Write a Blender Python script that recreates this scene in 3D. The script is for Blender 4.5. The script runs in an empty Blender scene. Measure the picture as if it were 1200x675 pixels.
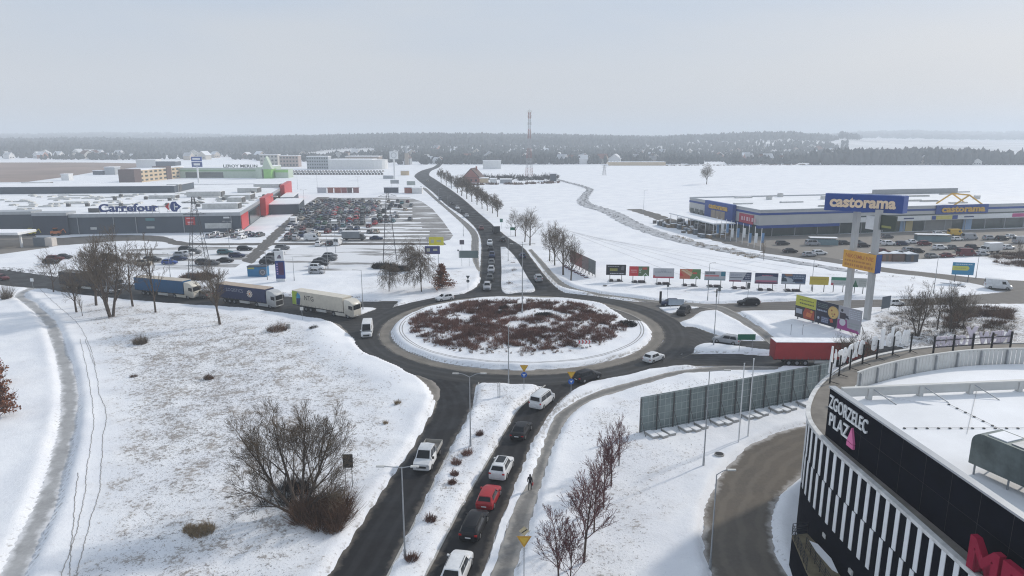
import bpy, math, random
import numpy as np
from mathutils import Vector, Matrix
R = math.radians
SC = bpy.context.scene
COL = SC.collection
# ------------------------------------------------------------------ camera, sky, sun, exposure
F_PX, Y_HOR, CAM_H = 800.0, 160.0, 36.0
TH = math.atan((337.5 - Y_HOR) / F_PX)
cam_d = bpy.data.cameras.new('camera')
cam_d.lens = 24.0; cam_d.sensor_width = 36.0; cam_d.clip_start = 0.5; cam_d.clip_end = 30000
cam = bpy.data.objects.new('camera', cam_d); COL.objects.link(cam)
cam.location = (0, 0, CAM_H); cam.rotation_euler = (math.pi / 2 - TH, 0, 0)
SC.camera = cam
SUN_AZ = math.atan2(0.58, 0.81)          # direction towards the sun, measured from +X to +Y
SUN_EL = R(28)
sun_d = bpy.data.lights.new('sun', 'SUN'); sun_d.energy = 2.8; sun_d.angle = R(2.5); sun_d.color = (1.0, 0.93, 0.84)
sun = bpy.data.objects.new('sun', sun_d); COL.objects.link(sun)
sdir = Vector((math.cos(SUN_EL) * math.cos(SUN_AZ), math.cos(SUN_EL) * math.sin(SUN_AZ), math.sin(SUN_EL)))
sun.rotation_euler = sdir.to_track_quat('Z', 'Y').to_euler()
sun.location = (200, 100, 200)
W = bpy.data.worlds.new('World'); SC.world = W; W.use_nodes = True
nt = W.node_tree; nt.nodes.clear()
n_out = nt.nodes.new('ShaderNodeOutputWorld'); n_bg = nt.nodes.new('ShaderNodeBackground')
n_sky = nt.nodes.new('ShaderNodeTexSky'); n_sky.sky_type = 'NISHITA'; n_sky.sun_disc = False
n_sky.sun_elevation = SUN_EL; n_sky.sun_rotation = math.pi / 2 - SUN_AZ
n_sky.air_density = 1.0; n_sky.dust_density = 4.0; n_sky.ozone_density = 1.0
n_sc = nt.nodes.new('ShaderNodeVectorMath'); n_sc.operation = 'SCALE'; n_sc.inputs['Scale'].default_value = 1.0
n_tc = nt.nodes.new('ShaderNodeTexCoord'); n_map = nt.nodes.new('ShaderNodeMapping')
n_map.inputs['Scale'].default_value = (1.2, 1.2, 5.0)
n_noi = nt.nodes.new('ShaderNodeTexNoise'); n_noi.inputs['Scale'].default_value = 1.6; n_noi.inputs['Detail'].default_value = 4
n_noi.inputs['Roughness'].default_value = 0.5
n_rmp = nt.nodes.new('ShaderNodeValToRGB')
n_rmp.color_ramp.elements[0].position = 0.33; n_rmp.color_ramp.elements[0].color = (4.7, 5.8, 7.4, 1)
n_rmp.color_ramp.elements[1].position = 0.70; n_rmp.color_ramp.elements[1].color = (6.0, 6.5, 7.2, 1)
n_mix = nt.nodes.new('ShaderNodeMix'); n_mix.data_type = 'RGBA'; n_mix.inputs['Factor'].default_value = 0.9
L = nt.links
L.new(n_tc.outputs['Generated'], n_map.inputs['Vector']); L.new(n_map.outputs['Vector'], n_noi.inputs['Vector'])
L.new(n_noi.outputs['Fac'], n_rmp.inputs['Fac'])
n_sep = nt.nodes.new('ShaderNodeSeparateXYZ'); L.new(n_tc.outputs['Generated'], n_sep.inputs['Vector'])
n_el = nt.nodes.new('ShaderNodeMapRange'); n_el.interpolation_type = 'SMOOTHSTEP'; n_el.inputs['From Min'].default_value = 0.0; n_el.inputs['From Max'].default_value = 0.22
L.new(n_sep.outputs['Z'], n_el.inputs['Value'])
n_veil = nt.nodes.new('ShaderNodeMix'); n_veil.data_type = 'RGBA'; n_veil.inputs['A'].default_value = (6.25, 6.3, 6.45, 1)
L.new(n_el.outputs['Result'], n_veil.inputs['Factor']); L.new(n_rmp.outputs['Color'], n_veil.inputs['B'])
L.new(n_sky.outputs['Color'], n_mix.inputs['A']); L.new(n_veil.outputs['Result'], n_mix.inputs['B'])
L.new(n_mix.outputs['Result'], n_bg.inputs['Color']); n_bg.inputs['Strength'].default_value = 0.1
L.new(n_bg.outputs['Background'], n_out.inputs['Surface'])
vs = SC.view_settings
vs.view_transform = 'Standard'; vs.look = 'None'; vs.exposure = 0.04; vs.gamma = 1.0; vs.use_curve_mapping = False
SC.render.engine = 'CYCLES'
SC.cycles.use_denoising = True
SC.cycles.denoising_prefilter = 'NONE'
SC.cycles.filter_width = 1.15
SC.cycles.sample_clamp_indirect = 4.0
SC.cycles.max_bounces = 5; SC.cycles.diffuse_bounces = 3; SC.cycles.glossy_bounces = 2; SC.cycles.volume_bounces = 1
SC.cycles.transparent_max_bounces = 4; SC.cycles.caustics_reflective = False; SC.cycles.caustics_refractive = False
rnd = random.Random(7)

# ------------------------------------------------------------------ layout helper: survey point -> place on the level ground (or on a level z)
_c, _s = math.cos(TH), math.sin(TH)
def P(px, py, z=0.0):
    u = (px - 600) / F_PX; v = (337.5 - py) / F_PX
    dx, dy, dz = u, _c + v * _s, -_s + v * _c
    t = (z - CAM_H) / dz
    return (dx * t, dy * t)
def P3(px, py, z=0.0):
    a = P(px, py, z); return (a[0], a[1], z)
def heading(a, b): return math.atan2(b[1] - a[1], b[0] - a[0])

# ------------------------------------------------------------------ materials
MATS = {}
def nodes_of(m):
    m.use_nodes = True
    return m.node_tree, m.node_tree.nodes['Principled BSDF']
def mat(name, col, rough=0.6, metal=0.0, spec=0.4, var=0.10, scale=0.6, coat=0.0, bump=0.0):
    if name in MATS: return MATS[name]
    m = bpy.data.materials.new(name); t, b = nodes_of(m)
    b.inputs['Roughness'].default_value = rough; b.inputs['Metallic'].default_value = metal
    b.inputs['Specular IOR Level'].default_value = spec
    if coat: b.inputs['Coat Weight'].default_value = coat; b.inputs['Coat Roughness'].default_value = 0.12
    g = t.nodes.new('ShaderNodeNewGeometry'); n = t.nodes.new('ShaderNodeTexNoise')
    n.inputs['Scale'].default_value = scale; n.inputs['Detail'].default_value = 5; n.inputs['Roughness'].default_value = 0.65
    t.links.new(g.outputs['Position'], n.inputs['Vector'])
    r = t.nodes.new('ShaderNodeMapRange'); r.inputs['From Min'].default_value = 0.3; r.inputs['From Max'].default_value = 0.7
    r.inputs['To Min'].default_value = 1 - var; r.inputs['To Max'].default_value = 1 + var
    t.links.new(n.outputs['Fac'], r.inputs['Value'])
    mu = t.nodes.new('ShaderNodeVectorMath'); mu.operation = 'SCALE'; mu.inputs[0].default_value = col[:3]
    t.links.new(r.outputs['Result'], mu.inputs['Scale']); t.links.new(mu.outputs['Vector'], b.inputs['Base Color'])
    if bump:
        bp = t.nodes.new('ShaderNodeBump'); bp.inputs['Strength'].default_value = bump; bp.inputs['Distance'].default_value = 0.1
        t.links.new(n.outputs['Fac'], bp.inputs['Height']); t.links.new(bp.outputs['Normal'], b.inputs['Normal'])
    MATS[name] = m
    return m
def paint(name, col): return mat('paint_' + name, col, 0.36, 0.0, 0.20 if max(col) < .2 else 0.35, 0.12, 2.0, coat=0.08)
def noise(t, vec, scale, detail=4, rough=0.6, dim='3D'):
    n = t.nodes.new('ShaderNodeTexNoise'); n.inputs['Scale'].default_value = scale
    n.inputs['Detail'].default_value = detail; n.inputs['Roughness'].default_value = rough
    t.links.new(vec, n.inputs['Vector']); return n.outputs['Fac']
def mathn(t, op, a, b=None, clamp=False):
    n = t.nodes.new('ShaderNodeMath'); n.operation = op; n.use_clamp = clamp
    for i, x in enumerate((a, b)):
        if x is None: continue
        if isinstance(x, (int, float)): n.inputs[i].default_value = x
        else: t.links.new(x, n.inputs[i])
    return n.outputs[0]
def smooth(t, v, lo, hi, a=0.0, b=1.0):
    n = t.nodes.new('ShaderNodeMapRange'); n.interpolation_type = 'SMOOTHSTEP'
    n.inputs['From Min'].default_value = lo; n.inputs['From Max'].default_value = hi
    n.inputs['To Min'].default_value = a; n.inputs['To Max'].default_value = b
    t.links.new(v, n.inputs['Value']); return n.outputs['Result']
def mixc(t, f, a, b):
    n = t.nodes.new('ShaderNodeMix'); n.data_type = 'RGBA'
    for k, x in (('Factor', f), ('A', a), ('B', b)):
        if isinstance(x, (int, float)): n.inputs[k].default_value = x
        elif isinstance(x, tuple): n.inputs[k].default_value = (*x[:3], 1)
        else: t.links.new(x, n.inputs[k])
    return n.outputs['Result']
def attr(t, name):
    n = t.nodes.new('ShaderNodeAttribute'); n.attribute_name = name; return n.outputs['Fac']

def snow_ground():
    m = bpy.data.materials.new('snow_ground'); t, b = nodes_of(m)
    g = t.nodes.new('ShaderNodeNewGeometry').outputs['Position']
    tuft = attr(t, 'tuft'); dirt = attr(t, 'dirt')
    n1 = noise(t, g, 0.11, 4, 0.6); n2 = noise(t, g, 2.0, 7, 0.80); n3 = noise(t, g, 0.30, 5, 0.6)
    n4 = noise(t, g, 2.6, 3, 0.6); n5 = noise(t, g, 5.5, 4, 0.7)
    base = mixc(t, smooth(t, n1, 0.35, 0.65), (0.76, 0.775, 0.81), (0.84, 0.85, 0.87))
    base = mixc(t, mathn(t, 'MULTIPLY', smooth(t, n5, 0.45, 0.75), 0.10), base, (0.55, 0.56, 0.60))
    on = smooth(t, tuft, 0.02, 0.25)
    # thin snow with the grass showing through as a tint, then single blades and dark clods
    thin = mathn(t, 'MULTIPLY', smooth(t, mathn(t, 'ADD', n3, mathn(t, 'MULTIPLY', tuft, 0.25)), 0.52, 0.80), 0.17)
    c = mixc(t, mathn(t, 'MULTIPLY', thin, on), base, (0.44, 0.40, 0.36))
    s = mathn(t, 'ADD', n2, mathn(t, 'MULTIPLY', tuft, 0.26))
    s = mathn(t, 'ADD', s, mathn(t, 'MULTIPLY', mathn(t, 'SUBTRACT', n3, 0.5), 0.45))
    f1 = mathn(t, 'MULTIPLY', smooth(t, s, 0.675, 0.76), on)
    grass = mixc(t, smooth(t, n3, 0.42, 0.62), (0.10, 0.088, 0.082), (0.24, 0.20, 0.165))
    c = mixc(t, mathn(t, 'MULTIPLY', f1, 0.75), c, grass)
    f2 = mathn(t, 'MULTIPLY', smooth(t, mathn(t, 'ADD', n5, mathn(t, 'MULTIPLY', tuft, 0.16)), 0.675, 0.745), on)
    c = mixc(t, mathn(t, 'MULTIPLY', f2, 0.85), c, (0.09, 0.08, 0.075))
    # slush along the roads
    d = smooth(t, mathn(t, 'ADD', dirt, mathn(t, 'MULTIPLY', mathn(t, 'SUBTRACT', n4, 0.5), 0.9)), 0.42, 0.80)
    c = mixc(t, mathn(t, 'MULTIPLY', d, 0.75), c, (0.25, 0.225, 0.20))
    t.links.new(c, b.inputs['Base Color']); b.inputs['Roughness'].default_value = 0.75; b.inputs['Specular IOR Level'].default_value = 0.2
    bp = t.nodes.new('ShaderNodeBump'); bp.inputs['Strength'].default_value = 0.7; bp.inputs['Distance'].default_value = 0.25
    h = mathn(t, 'ADD', mathn(t, 'MULTIPLY', n2, mathn(t, 'ADD', mathn(t, 'MULTIPLY', tuft, 0.9), 0.22)), mathn(t, 'MULTIPLY', n1, 0.5))
    h = mathn(t, 'ADD', h, mathn(t, 'MULTIPLY', n3, 0.8))
    t.links.new(h, bp.inputs['Height']); t.links.new(bp.outputs['Normal'], b.inputs['Normal'])
    return m
def asphalt(name, col, slush=0.5, tracks=0.35, wet=0.55, slush_col=(0.27, 0.245, 0.215)):
    """road surface: u across in metres ('across'), distance from the edge in metres ('edge')"""
    m = bpy.data.materials.new(name); t, b = nodes_of(m)
    g = t.nodes.new('ShaderNodeNewGeometry').outputs['Position']
    ed = attr(t, 'edge'); ac = attr(t, 'across')
    n1 = noise(t, g, 0.25, 4, 0.6); n2 = noise(t, g, 3.0, 5, 0.7); n3 = noise(t, g, 0.9, 5, 0.65)
    c = mixc(t, smooth(t, n1, 0.3, 0.7), tuple(x * 0.82 for x in col), tuple(x * 1.2 for x in col))
    c = mixc(t, mathn(t, 'MULTIPLY', smooth(t, n2, 0.35, 0.75), 0.25), c, tuple(x * 1.7 for x in col))
    # worn wheel tracks and salty strips between them
    tr = mathn(t, 'COSINE', mathn(t, 'MULTIPLY', ac, 2 * math.pi / 1.75))
    tr = smooth(t, mathn(t, 'ADD', tr, mathn(t, 'MULTIPLY', mathn(t, 'SUBTRACT', n1, 0.5), 1.6)), -0.1, 0.9)
    c = mixc(t, mathn(t, 'MULTIPLY', tr, tracks), c, tuple(min(1, x * 2.0) for x in col))
    sl = smooth(t, mathn(t, 'ADD', mathn(t, 'MULTIPLY', ed, -1.0), mathn(t, 'MULTIPLY', n3, 1.6)), 0.0, 0.75)
    c = mixc(t, mathn(t, 'MULTIPLY', sl, slush), c, slush_col)
    t.links.new(c, b.inputs['Base Color'])
    rr = smooth(t, n1, 0.35, 0.65, wet, 0.85); t.links.new(rr, b.inputs['Roughness'])
    b.inputs['Specular IOR Level'].default_value = 0.18
    bp = t.nodes.new('ShaderNodeBump'); bp.inputs['Strength'].default_value = 0.25; bp.inputs['Distance'].default_value = 0.03
    t.links.new(n2, bp.inputs['Height']); t.links.new(bp.outputs['Normal'], b.inputs['Normal'])
    return m
def bark(name, c0, c1, scale=6.0):
    m = bpy.data.materials.new(name); t, b = nodes_of(m)
    g = t.nodes.new('ShaderNodeNewGeometry').outputs['Position']
    n = noise(t, g, scale, 3, 0.6)
    t.links.new(mixc(t, smooth(t, n, 0.3, 0.7), c0, c1), b.inputs['Base Color'])
    b.inputs['Roughness'].default_value = 0.9; b.inputs['Specular IOR Level'].default_value = 0.1
    MATS[name] = m; return m

M_SNOW = snow_ground()
M_SNOWCAP = mat('snow_cap', (0.84, 0.85, 0.87), 0.75, 0, 0.2, 0.05, 0.8, bump=0.4)
M_SNOWROOF = mat('snow_roof', (0.81, 0.82, 0.84), 0.75, 0, 0.2, 0.08, 0.12, bump=0.2)
M_GLASS = mat('dark_glass', (0.008, 0.010, 0.013), 0.10, 0, 0.28, 0.2, 1.0)
M_TYRE = mat('tyre_rubber', (0.018, 0.018, 0.019), 0.85, 0, 0.2, 0.2, 5)
M_RIM = mat('alloy_rim', (0.32, 0.33, 0.34), 0.35, 0.7, 0.5, 0.2, 5)
M_TRIM = mat('black_trim', (0.022, 0.022, 0.024), 0.6, 0, 0.3, 0.2, 3)
M_STEEL = mat('galvanised_steel', (0.33, 0.345, 0.36), 0.5, 0.35, 0.5, 0.2, 2)
M_WHITE = mat('white_paint', (0.72, 0.73, 0.73), 0.5, 0, 0.4, 0.06, 1.5)
M_CONC = mat('concrete', (0.40, 0.39, 0.37), 0.85, 0, 0.2, 0.18, 1.5, bump=0.2)
M_RED = mat('red_lens', (0.45, 0.02, 0.02), 0.25, 0, 0.5, 0.1, 2)
M_LAMP = mat('clear_lens', (0.62, 0.64, 0.66), 0.15, 0.2, 0.6, 0.1, 2)
M_BARK = bark('bark_dark', (0.055, 0.042, 0.034), (0.12, 0.095, 0.078))
M_TWIG = bark('twigs_brown', (0.095, 0.072, 0.052), (0.18, 0.14, 0.10), 0.7)
M_TWIGRED = bark('twigs_reddish', (0.11, 0.05, 0.052), (0.20, 0.105, 0.105), 0.8)
M_BIRCH = bark('birch_bark', (0.16, 0.145, 0.13), (0.40, 0.38, 0.36))
M_BRUSH = bark('brush_brown', (0.075, 0.044, 0.030), (0.19, 0.115, 0.075), 0.35)
M_BRUSHRED = bark('brush_maroon', (0.10, 0.05, 0.040), (0.25, 0.135, 0.105), 0.25)
M_BRUSHDK = bark('brush_dark', (0.022, 0.02, 0.018), (0.05, 0.042, 0.036), 0.5)
M_STRAW = bark('dry_grass', (0.22, 0.165, 0.10), (0.40, 0.31, 0.20), 1.5)
M_RUST = bark('rust_leaves', (0.16, 0.065, 0.035), (0.28, 0.125, 0.07), 0.8)
M_FOREST = bark('forest_dark', (0.022, 0.030, 0.034), (0.065, 0.07, 0.072), 0.012)

# ------------------------------------------------------------------ object helpers
def meta(o, label=None, cat=None, group=None, kind=None):
    if label: o['label'] = label
    if cat: o['category'] = cat
    if group: o['group'] = group
    if kind: o['kind'] = kind
    return o
def thing(name, label, cat, loc=(0, 0, 0), rz=0.0, group=None):
    o = bpy.data.objects.new(name, None); COL.objects.link(o)
    o.empty_display_size = 0.3
    o.location = loc if len(loc) == 3 else (loc[0], loc[1], 0.0); o.rotation_euler = (0, 0, rz)
    return meta(o, label, cat, group)
def obj(name, me, parent=None, loc=(0, 0, 0), rz=0.0):
    o = bpy.data.objects.new(name, me); COL.objects.link(o)
    o.location = loc if len(loc) == 3 else (loc[0], loc[1], 0.0); o.rotation_euler = (0, 0, rz); o.parent = parent
    return o
def copy_tree(o, parent=None):
    c = o.copy(); COL.objects.link(c); c.parent = parent
    for ch in o.children: copy_tree(ch, c)
    return c
TXT = {}
def text_geo(s, bold=0.0, shear=0.0, space=1.0):
    k = (s, bold, shear, space)
    if k not in TXT:
        cu = bpy.data.curves.new('t', 'FONT'); cu.body = s; cu.size = 1.0; cu.resolution_u = 3
        cu.offset = bold; cu.shear = shear; cu.space_character = space; cu.align_x = 'LEFT'; cu.extrude = 0
        ob = bpy.data.objects.new('t', cu)
        me = bpy.data.meshes.new_from_object(ob)
        v = np.array([x.co[:2] for x in me.vertices]) if len(me.vertices) else np.zeros((0, 2))
        f = [tuple(p.vertices) for p in me.polygons]
        bpy.data.objects.remove(ob); bpy.data.curves.remove(cu); bpy.data.meshes.remove(me)
        if len(v): v = v - v.min(0)
        TXT[k] = (v, f)
    return TXT[k]
class MB:
    def __init__(s): s.v = []; s.f = []; s.m = []
    def add(s, vs, fs, mi=0):
        n = len(s.v); s.v.extend(tuple(x) for x in vs)
        for f in fs: s.f.append(tuple(i + n for i in f)); s.m.append(mi)
        return s
    def box(s, x0, x1, y0, y1, z0, z1, mi=0):
        v = [(x0,y0,z0),(x1,y0,z0),(x1,y1,z0),(x0,y1,z0),(x0,y0,z1),(x1,y0,z1),(x1,y1,z1),(x0,y1,z1)]
        return s.add(v, [(3,2,1,0),(4,5,6,7),(0,1,5,4),(1,2,6,5),(2,3,7,6),(3,0,4,7)], mi)
    def obox(s, cx, cy, z0, z1, lx, ly, rz, mi=0):
        c, n = math.cos(rz), math.sin(rz)
        v = []
        for z in (z0, z1):
            for a, b in ((-1,-1),(1,-1),(1,1),(-1,1)):
                v.append((cx + a*lx/2*c - b*ly/2*n, cy + a*lx/2*n + b*ly/2*c, z))
        return s.add(v, [(3,2,1,0),(4,5,6,7),(0,1,5,4),(1,2,6,5),(2,3,7,6),(3,0,4,7)], mi)
    def cyl(s, a, b, r0, r1=None, n=8, mi=0, caps=True):
        r1 = r0 if r1 is None else r1
        a, b = Vector(a), Vector(b); d = (b - a).normalized()
        u = d.orthogonal().normalized(); w = d.cross(u)
        v = [a + (u*math.cos(2*math.pi*i/n) + w*math.sin(2*math.pi*i/n))*r0 for i in range(n)]
        v += [b + (u*math.cos(2*math.pi*i/n) + w*math.sin(2*math.pi*i/n))*r1 for i in range(n)]
        f = [(i, (i+1) % n, n + (i+1) % n, n + i) for i in range(n)]
        if caps: f += [tuple(reversed(range(n))), tuple(range(n, 2*n))]
        return s.add(v, f, mi)
    def prism(s, poly, z0, z1, mi=0, mtop=None, bottom=True):
        n = len(poly)
        v = [(p[0], p[1], z0) for p in poly] + [(p[0], p[1], z1) for p in poly]
        s.add(v, [(i, (i+1) % n, n + (i+1) % n, n + i) for i in range(n)], mi)
        s.add([(p[0], p[1], z1) for p in poly], [tuple(range(n))], mi if mtop is None else mtop)
        if bottom: s.add([(p[0], p[1], z0) for p in poly], [tuple(reversed(range(n)))], mi)
        return s
    def extr(s, pts, y0, y1, mi=0):     # profile in x-z, extruded along y
        n = len(pts)
        v = [(p[0], y0, p[1]) for p in pts] + [(p[0], y1, p[1]) for p in pts]
        return s.add(v, [(i, (i+1) % n, n + (i+1) % n, n + i) for i in range(n)] + [tuple(reversed(range(n))), tuple(range(n, 2*n))], mi)
    def panel(s, x0, x1, z0, z1, y=0.0, mi=0, t=0.02):   # upright slab facing -y
        return s.box(x0, x1, y - t, y, z0, z1, mi)
    def disc(s, cx, cz, r, y=0.0, mi=0, t=0.02, n=20):
        return s.cyl((cx, y, cz), (cx, y - t, cz), r, n=n, mi=mi)
    def text(s, st, x0, x1, z0, z1, y=0.0, mi=0, t=0.02, bold=0.0, shear=0.0, back=False):
        """raised lettering facing -y inside the rectangle x0..x1, z0..z1"""
        v, f = text_geo(st, bold, shear)
        if not len(v): return s
        w, h = v.max(0)
        X = x0 + v[:, 0] / w * (x1 - x0); Z = z0 + v[:, 1] / h * (z1 - z0)
        n = len(v)
        s.add([(X[i], y - t, Z[i]) for i in range(n)], f, mi)
        if t > 0.03 or back:
            s.add([(X[i], y, Z[i]) for i in range(n)], [tuple(reversed(q)) for q in f], mi)
            cnt = {}
            for q in f:
                for i in range(len(q)):
                    e = (q[i], q[(i+1) % len(q)]); cnt[e] = cnt.get(e, 0) + 1
            for a, b in cnt:
                if (b, a) not in cnt:
                    s.add([(X[a], y-t, Z[a]), (X[b], y-t, Z[b]), (X[b], y, Z[b]), (X[a], y, Z[a])], [(3, 2, 1, 0)], mi)
        return s
    def mesh(s, name, mats, smooth_ang=None):
        me = bpy.data.meshes.new(name)
        me.from_pydata(s.v, [], s.f)
        for m in (mats if isinstance(mats, (list, tuple)) else [mats]): me.materials.append(m)
        if len(s.m): me.polygons.foreach_set('material_index', s.m)
        if smooth_ang is not None:
            me.polygons.foreach_set('use_smooth', [True] * len(me.polygons))
            me.set_sharp_from_angle(angle=R(smooth_ang))
        me.update()
        return me
    def build(s, name, mats, parent=None, loc=(0, 0, 0), rz=0.0, smooth_ang=None):
        return obj(name, s.mesh(name, mats, smooth_ang), parent, loc, rz)
def mesh_np(name, v, f, mats, attrs=None, mi=None, smooth_all=False):
    """v (n,3), f (m,k) arrays"""
    v = np.asarray(v, np.float32); f = np.asarray(f, np.int32); k = f.shape[1]
    me = bpy.data.meshes.new(name)
    me.vertices.add(len(v)); me.vertices.foreach_set('co', v.ravel())
    me.loops.add(f.size); me.loops.foreach_set('vertex_index', f.ravel())
    me.polygons.add(len(f)); me.polygons.foreach_set('loop_start', np.arange(0, f.size, k, dtype=np.int32))
    for m in (mats if isinstance(mats, (list, tuple)) else [mats]): me.materials.append(m)
    if mi is not None: me.polygons.foreach_set('material_index', np.asarray(mi, np.int32))
    if smooth_all: me.polygons.foreach_set('use_smooth', np.ones(len(f), dtype=bool))
    for k2, a in (attrs or {}).items():
        at = me.attributes.new(k2, 'FLOAT', 'POINT'); at.data.foreach_set('value', np.asarray(a, np.float32))
    me.update(calc_edges=True); me.validate()
    return me
def catmull(pts, step):
    """smooth curve through the points, about one vertex each 'step' metres"""
    p = [np.array(q, float) for q in pts]; p = [2*p[0]-p[1]] + p + [2*p[-1]-p[-2]]
    out = []
    for i in range(1, len(p)-2):
        n = max(1, int(np.linalg.norm(p[i+1]-p[i]) / step))
        for k in range(n):
            t = k / n
            out.append(0.5*((2*p[i]) + (-p[i-1]+p[i+1])*t + (2*p[i-1]-5*p[i]+4*p[i+1]-p[i+2])*t*t + (-p[i-1]+3*p[i]-3*p[i+1]+p[i+2])*t**3))
    out.append(p[-2]); return np.array(out)
def resample(c, n):
    d = np.r_[0, np.cumsum(np.linalg.norm(np.diff(c, axis=0), axis=1))]
    s = np.linspace(0, d[-1], n)
    return np.stack([np.interp(s, d, c[:, i]) for i in range(c.shape[1])], 1)
# ------------------------------------------------------------------ roads, paths, car parks
M_ASPH = asphalt('asphalt_dark', (0.014, 0.014, 0.015), 0.8, 0.60, 0.5, (0.13, 0.115, 0.098))
M_ASPH2 = asphalt('asphalt_ring', (0.030, 0.030, 0.030), 0.75, 0.50, 0.55, (0.15, 0.135, 0.115))
M_ASPH3 = asphalt('asphalt_salted', (0.105, 0.099, 0.092), 0.6, 0.25, 0.7)
M_PATHM = asphalt('path_slush', (0.165, 0.16, 0.152), 0.85, 0.22, 0.75, (0.36, 0.34, 0.31))
M_TRAIL = asphalt('trail_icy', (0.33, 0.33, 0.33), 0.95, 0.0, 0.7, (0.66, 0.66, 0.67))
M_RAMP = asphalt('ramp_brown', (0.115, 0.100, 0.082), 0.85, 0.20, 0.6, (0.40, 0.38, 0.36))
M_APRON = asphalt('apron_setts', (0.17, 0.155, 0.135), 0.5, 0.1, 0.8, (0.33, 0.30, 0.27))
def lot_material():
    m = bpy.data.materials.new('car_park_surface'); t, b = nodes_of(m)
    g = t.nodes.new('ShaderNodeNewGeometry').outputs['Position']
    mp = t.nodes.new('ShaderNodeMapping'); mp.inputs['Scale'].default_value = (0.035, 0.16, 1); t.links.new(g, mp.inputs['Vector'])
    n1 = noise(t, mp.outputs['Vector'], 1.0, 5, 0.6); n2 = noise(t, g, 0.6, 5, 0.65)
    c = mixc(t, smooth(t, n2, 0.3, 0.7), (0.16, 0.155, 0.15), (0.27, 0.26, 0.25))
    c = mixc(t, mathn(t, 'MULTIPLY', smooth(t, mathn(t, 'ADD', n1, mathn(t, 'MULTIPLY', attr(t, 'snowy'), 0.35)), 0.62, 0.72), 0.9), c, (0.76, 0.77, 0.79))
    t.links.new(c, b.inputs['Base Color']); b.inputs['Roughness'].default_value = 0.8
    return m
M_LOT = lot_material()
CX, CY, RIN, RAP, ROUT = 1.8, 127.0, 24.6, 26.9, 31.6
ROAD_POLYS = []
def wl(px): return np.array([P(*q) for q in px])
def jitter(c, amp, seed):
    if amp <= 0: return c
    d = np.r_[0, np.cumsum(np.linalg.norm(np.diff(c, axis=0), axis=1))]
    rs = np.random.RandomState(seed); o = np.zeros(len(d))
    for w in (0.7, 1.6, 3.7, 9.0): o += (w / 4) ** 0.3 * np.sin(d * 2 * math.pi / w * rs.uniform(0.8, 1.2) + rs.uniform(0, 6.3))
    tg = np.gradient(c, axis=0); tg /= np.linalg.norm(tg, axis=1)[:, None] + 1e-9
    return c + np.stack([-tg[:, 1], tg[:, 0]], 1) * (o * amp)[:, None]
def strip(name, left, right, m, z, step=0.6, amp=0.035, seed=1, mask=True, kind='structure', world=False, K=9, label=None):
    l = catmull(left if world else wl(left), step); r = catmull(right if world else wl(right), step)
    n = max(len(l), len(r)); l = resample(l, n); r = resample(r, n)
    if mask: ROAD_POLYS.append(np.r_[l, r[::-1]])
    l = jitter(l, amp, seed); r = jitter(r, amp, seed + 50)
    u = np.linspace(0, 1, K)
    v = l[:, None, :] * (1 - u)[None, :, None] + r[:, None, :] * u[None, :, None]
    w = np.linalg.norm(r - l, axis=1)
    ac = w[:, None] * u[None, :]; ed = w[:, None] * np.minimum(u, 1 - u)[None, :]
    V = np.concatenate([v.reshape(-1, 2), np.full((n * K, 1), z)], 1)
    i = np.arange(n - 1)[:, None] * K + np.arange(K - 1)[None, :]
    f = np.stack([i, i + 1, i + K + 1, i + K], -1).reshape(-1, 4)
    o = obj(name, mesh_np(name, V, f, m, {'across': ac.ravel(), 'edge': ed.ravel()}))
    # keep the upper side up
    if o.data.polygons[0].normal.z < 0: o.data.flip_normals()
    meta(o, kind=kind)
    return o
def off(c, d):     # a polyline shifted sideways by d metres
    c = np.array(c, float); tg = np.gradient(c, axis=0); tg /= np.linalg.norm(tg, axis=1)[:, None] + 1e-9
    return c + np.stack([-tg[:, 1], tg[:, 0]], 1) * d
def band(name, centre, width, m, z, **k):   # strip about a centre line given in survey points
    c = catmull(wl(centre), 2.0); return strip(name, off(c, width / 2), off(c, -width / 2), m, z, world=True, **k)
def ringpts(r, n=220, j=0.0, seed=3):
    a = np.linspace(0, 2 * math.pi, n); rs = np.random.RandomState(seed)
    rr = r + j * sum(np.sin(a * k + rs.uniform(0, 6.3)) for k in (17, 31, 53, 90))
    rr[-1] = rr[0]
    return np.stack([CX + rr * np.cos(a), CY + rr * np.sin(a)], 1)
def ring(name, r0, r1, m, z, mask=True, j0=0.05, j1=0.05, K=9, kind='structure'):
    a, b = ringpts(r0, j=j0, seed=5), ringpts(r1, j=j1, seed=9)
    n = len(a); u = np.linspace(0, 1, K)
    v = a[:, None] * (1 - u)[None, :, None] + b[:, None] * u[None, :, None]
    V = np.concatenate([v.reshape(-1, 2), np.full((n * K, 1), z)], 1)
    w = r1 - r0
    i = np.arange(n - 1)[:, None] * K + np.arange(K - 1)[None, :]
    f = np.stack([i, i + K, i + K + 1, i + 1], -1).reshape(-1, 4)
    o = obj(name, mesh_np(name, V, f, m, {'across': np.tile(u * w, n), 'edge': np.tile(u * w + (0 if r0 < RAP - .1 else 0.25), n)}))
    if o.data.polygons[0].normal.z < 0: o.data.flip_normals()
    if mask: ROAD_POLYS.append(np.r_[ringpts(r1), ringpts(r0)[::-1]])
    return meta(o, kind=kind)
ring('roundabout_road', RAP, ROUT, M_ASPH2, 0.044)
ring('roundabout_apron', RIN, RAP, M_APRON, 0.048, j0=0.08, j1=0.02)
strip('road_south_exit', [(466,434),(481,441),(494,448),(504,460),(508,472),(503,487),(495,502),(483,524),(450,572),(420,618),(388,668),(350,722)],
      [(590,446),(561,447),(557,470),(546,495),(533,518),(515,553),(498,589),(470,645),(436,712)], M_ASPH, 0.040, seed=11)
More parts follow.
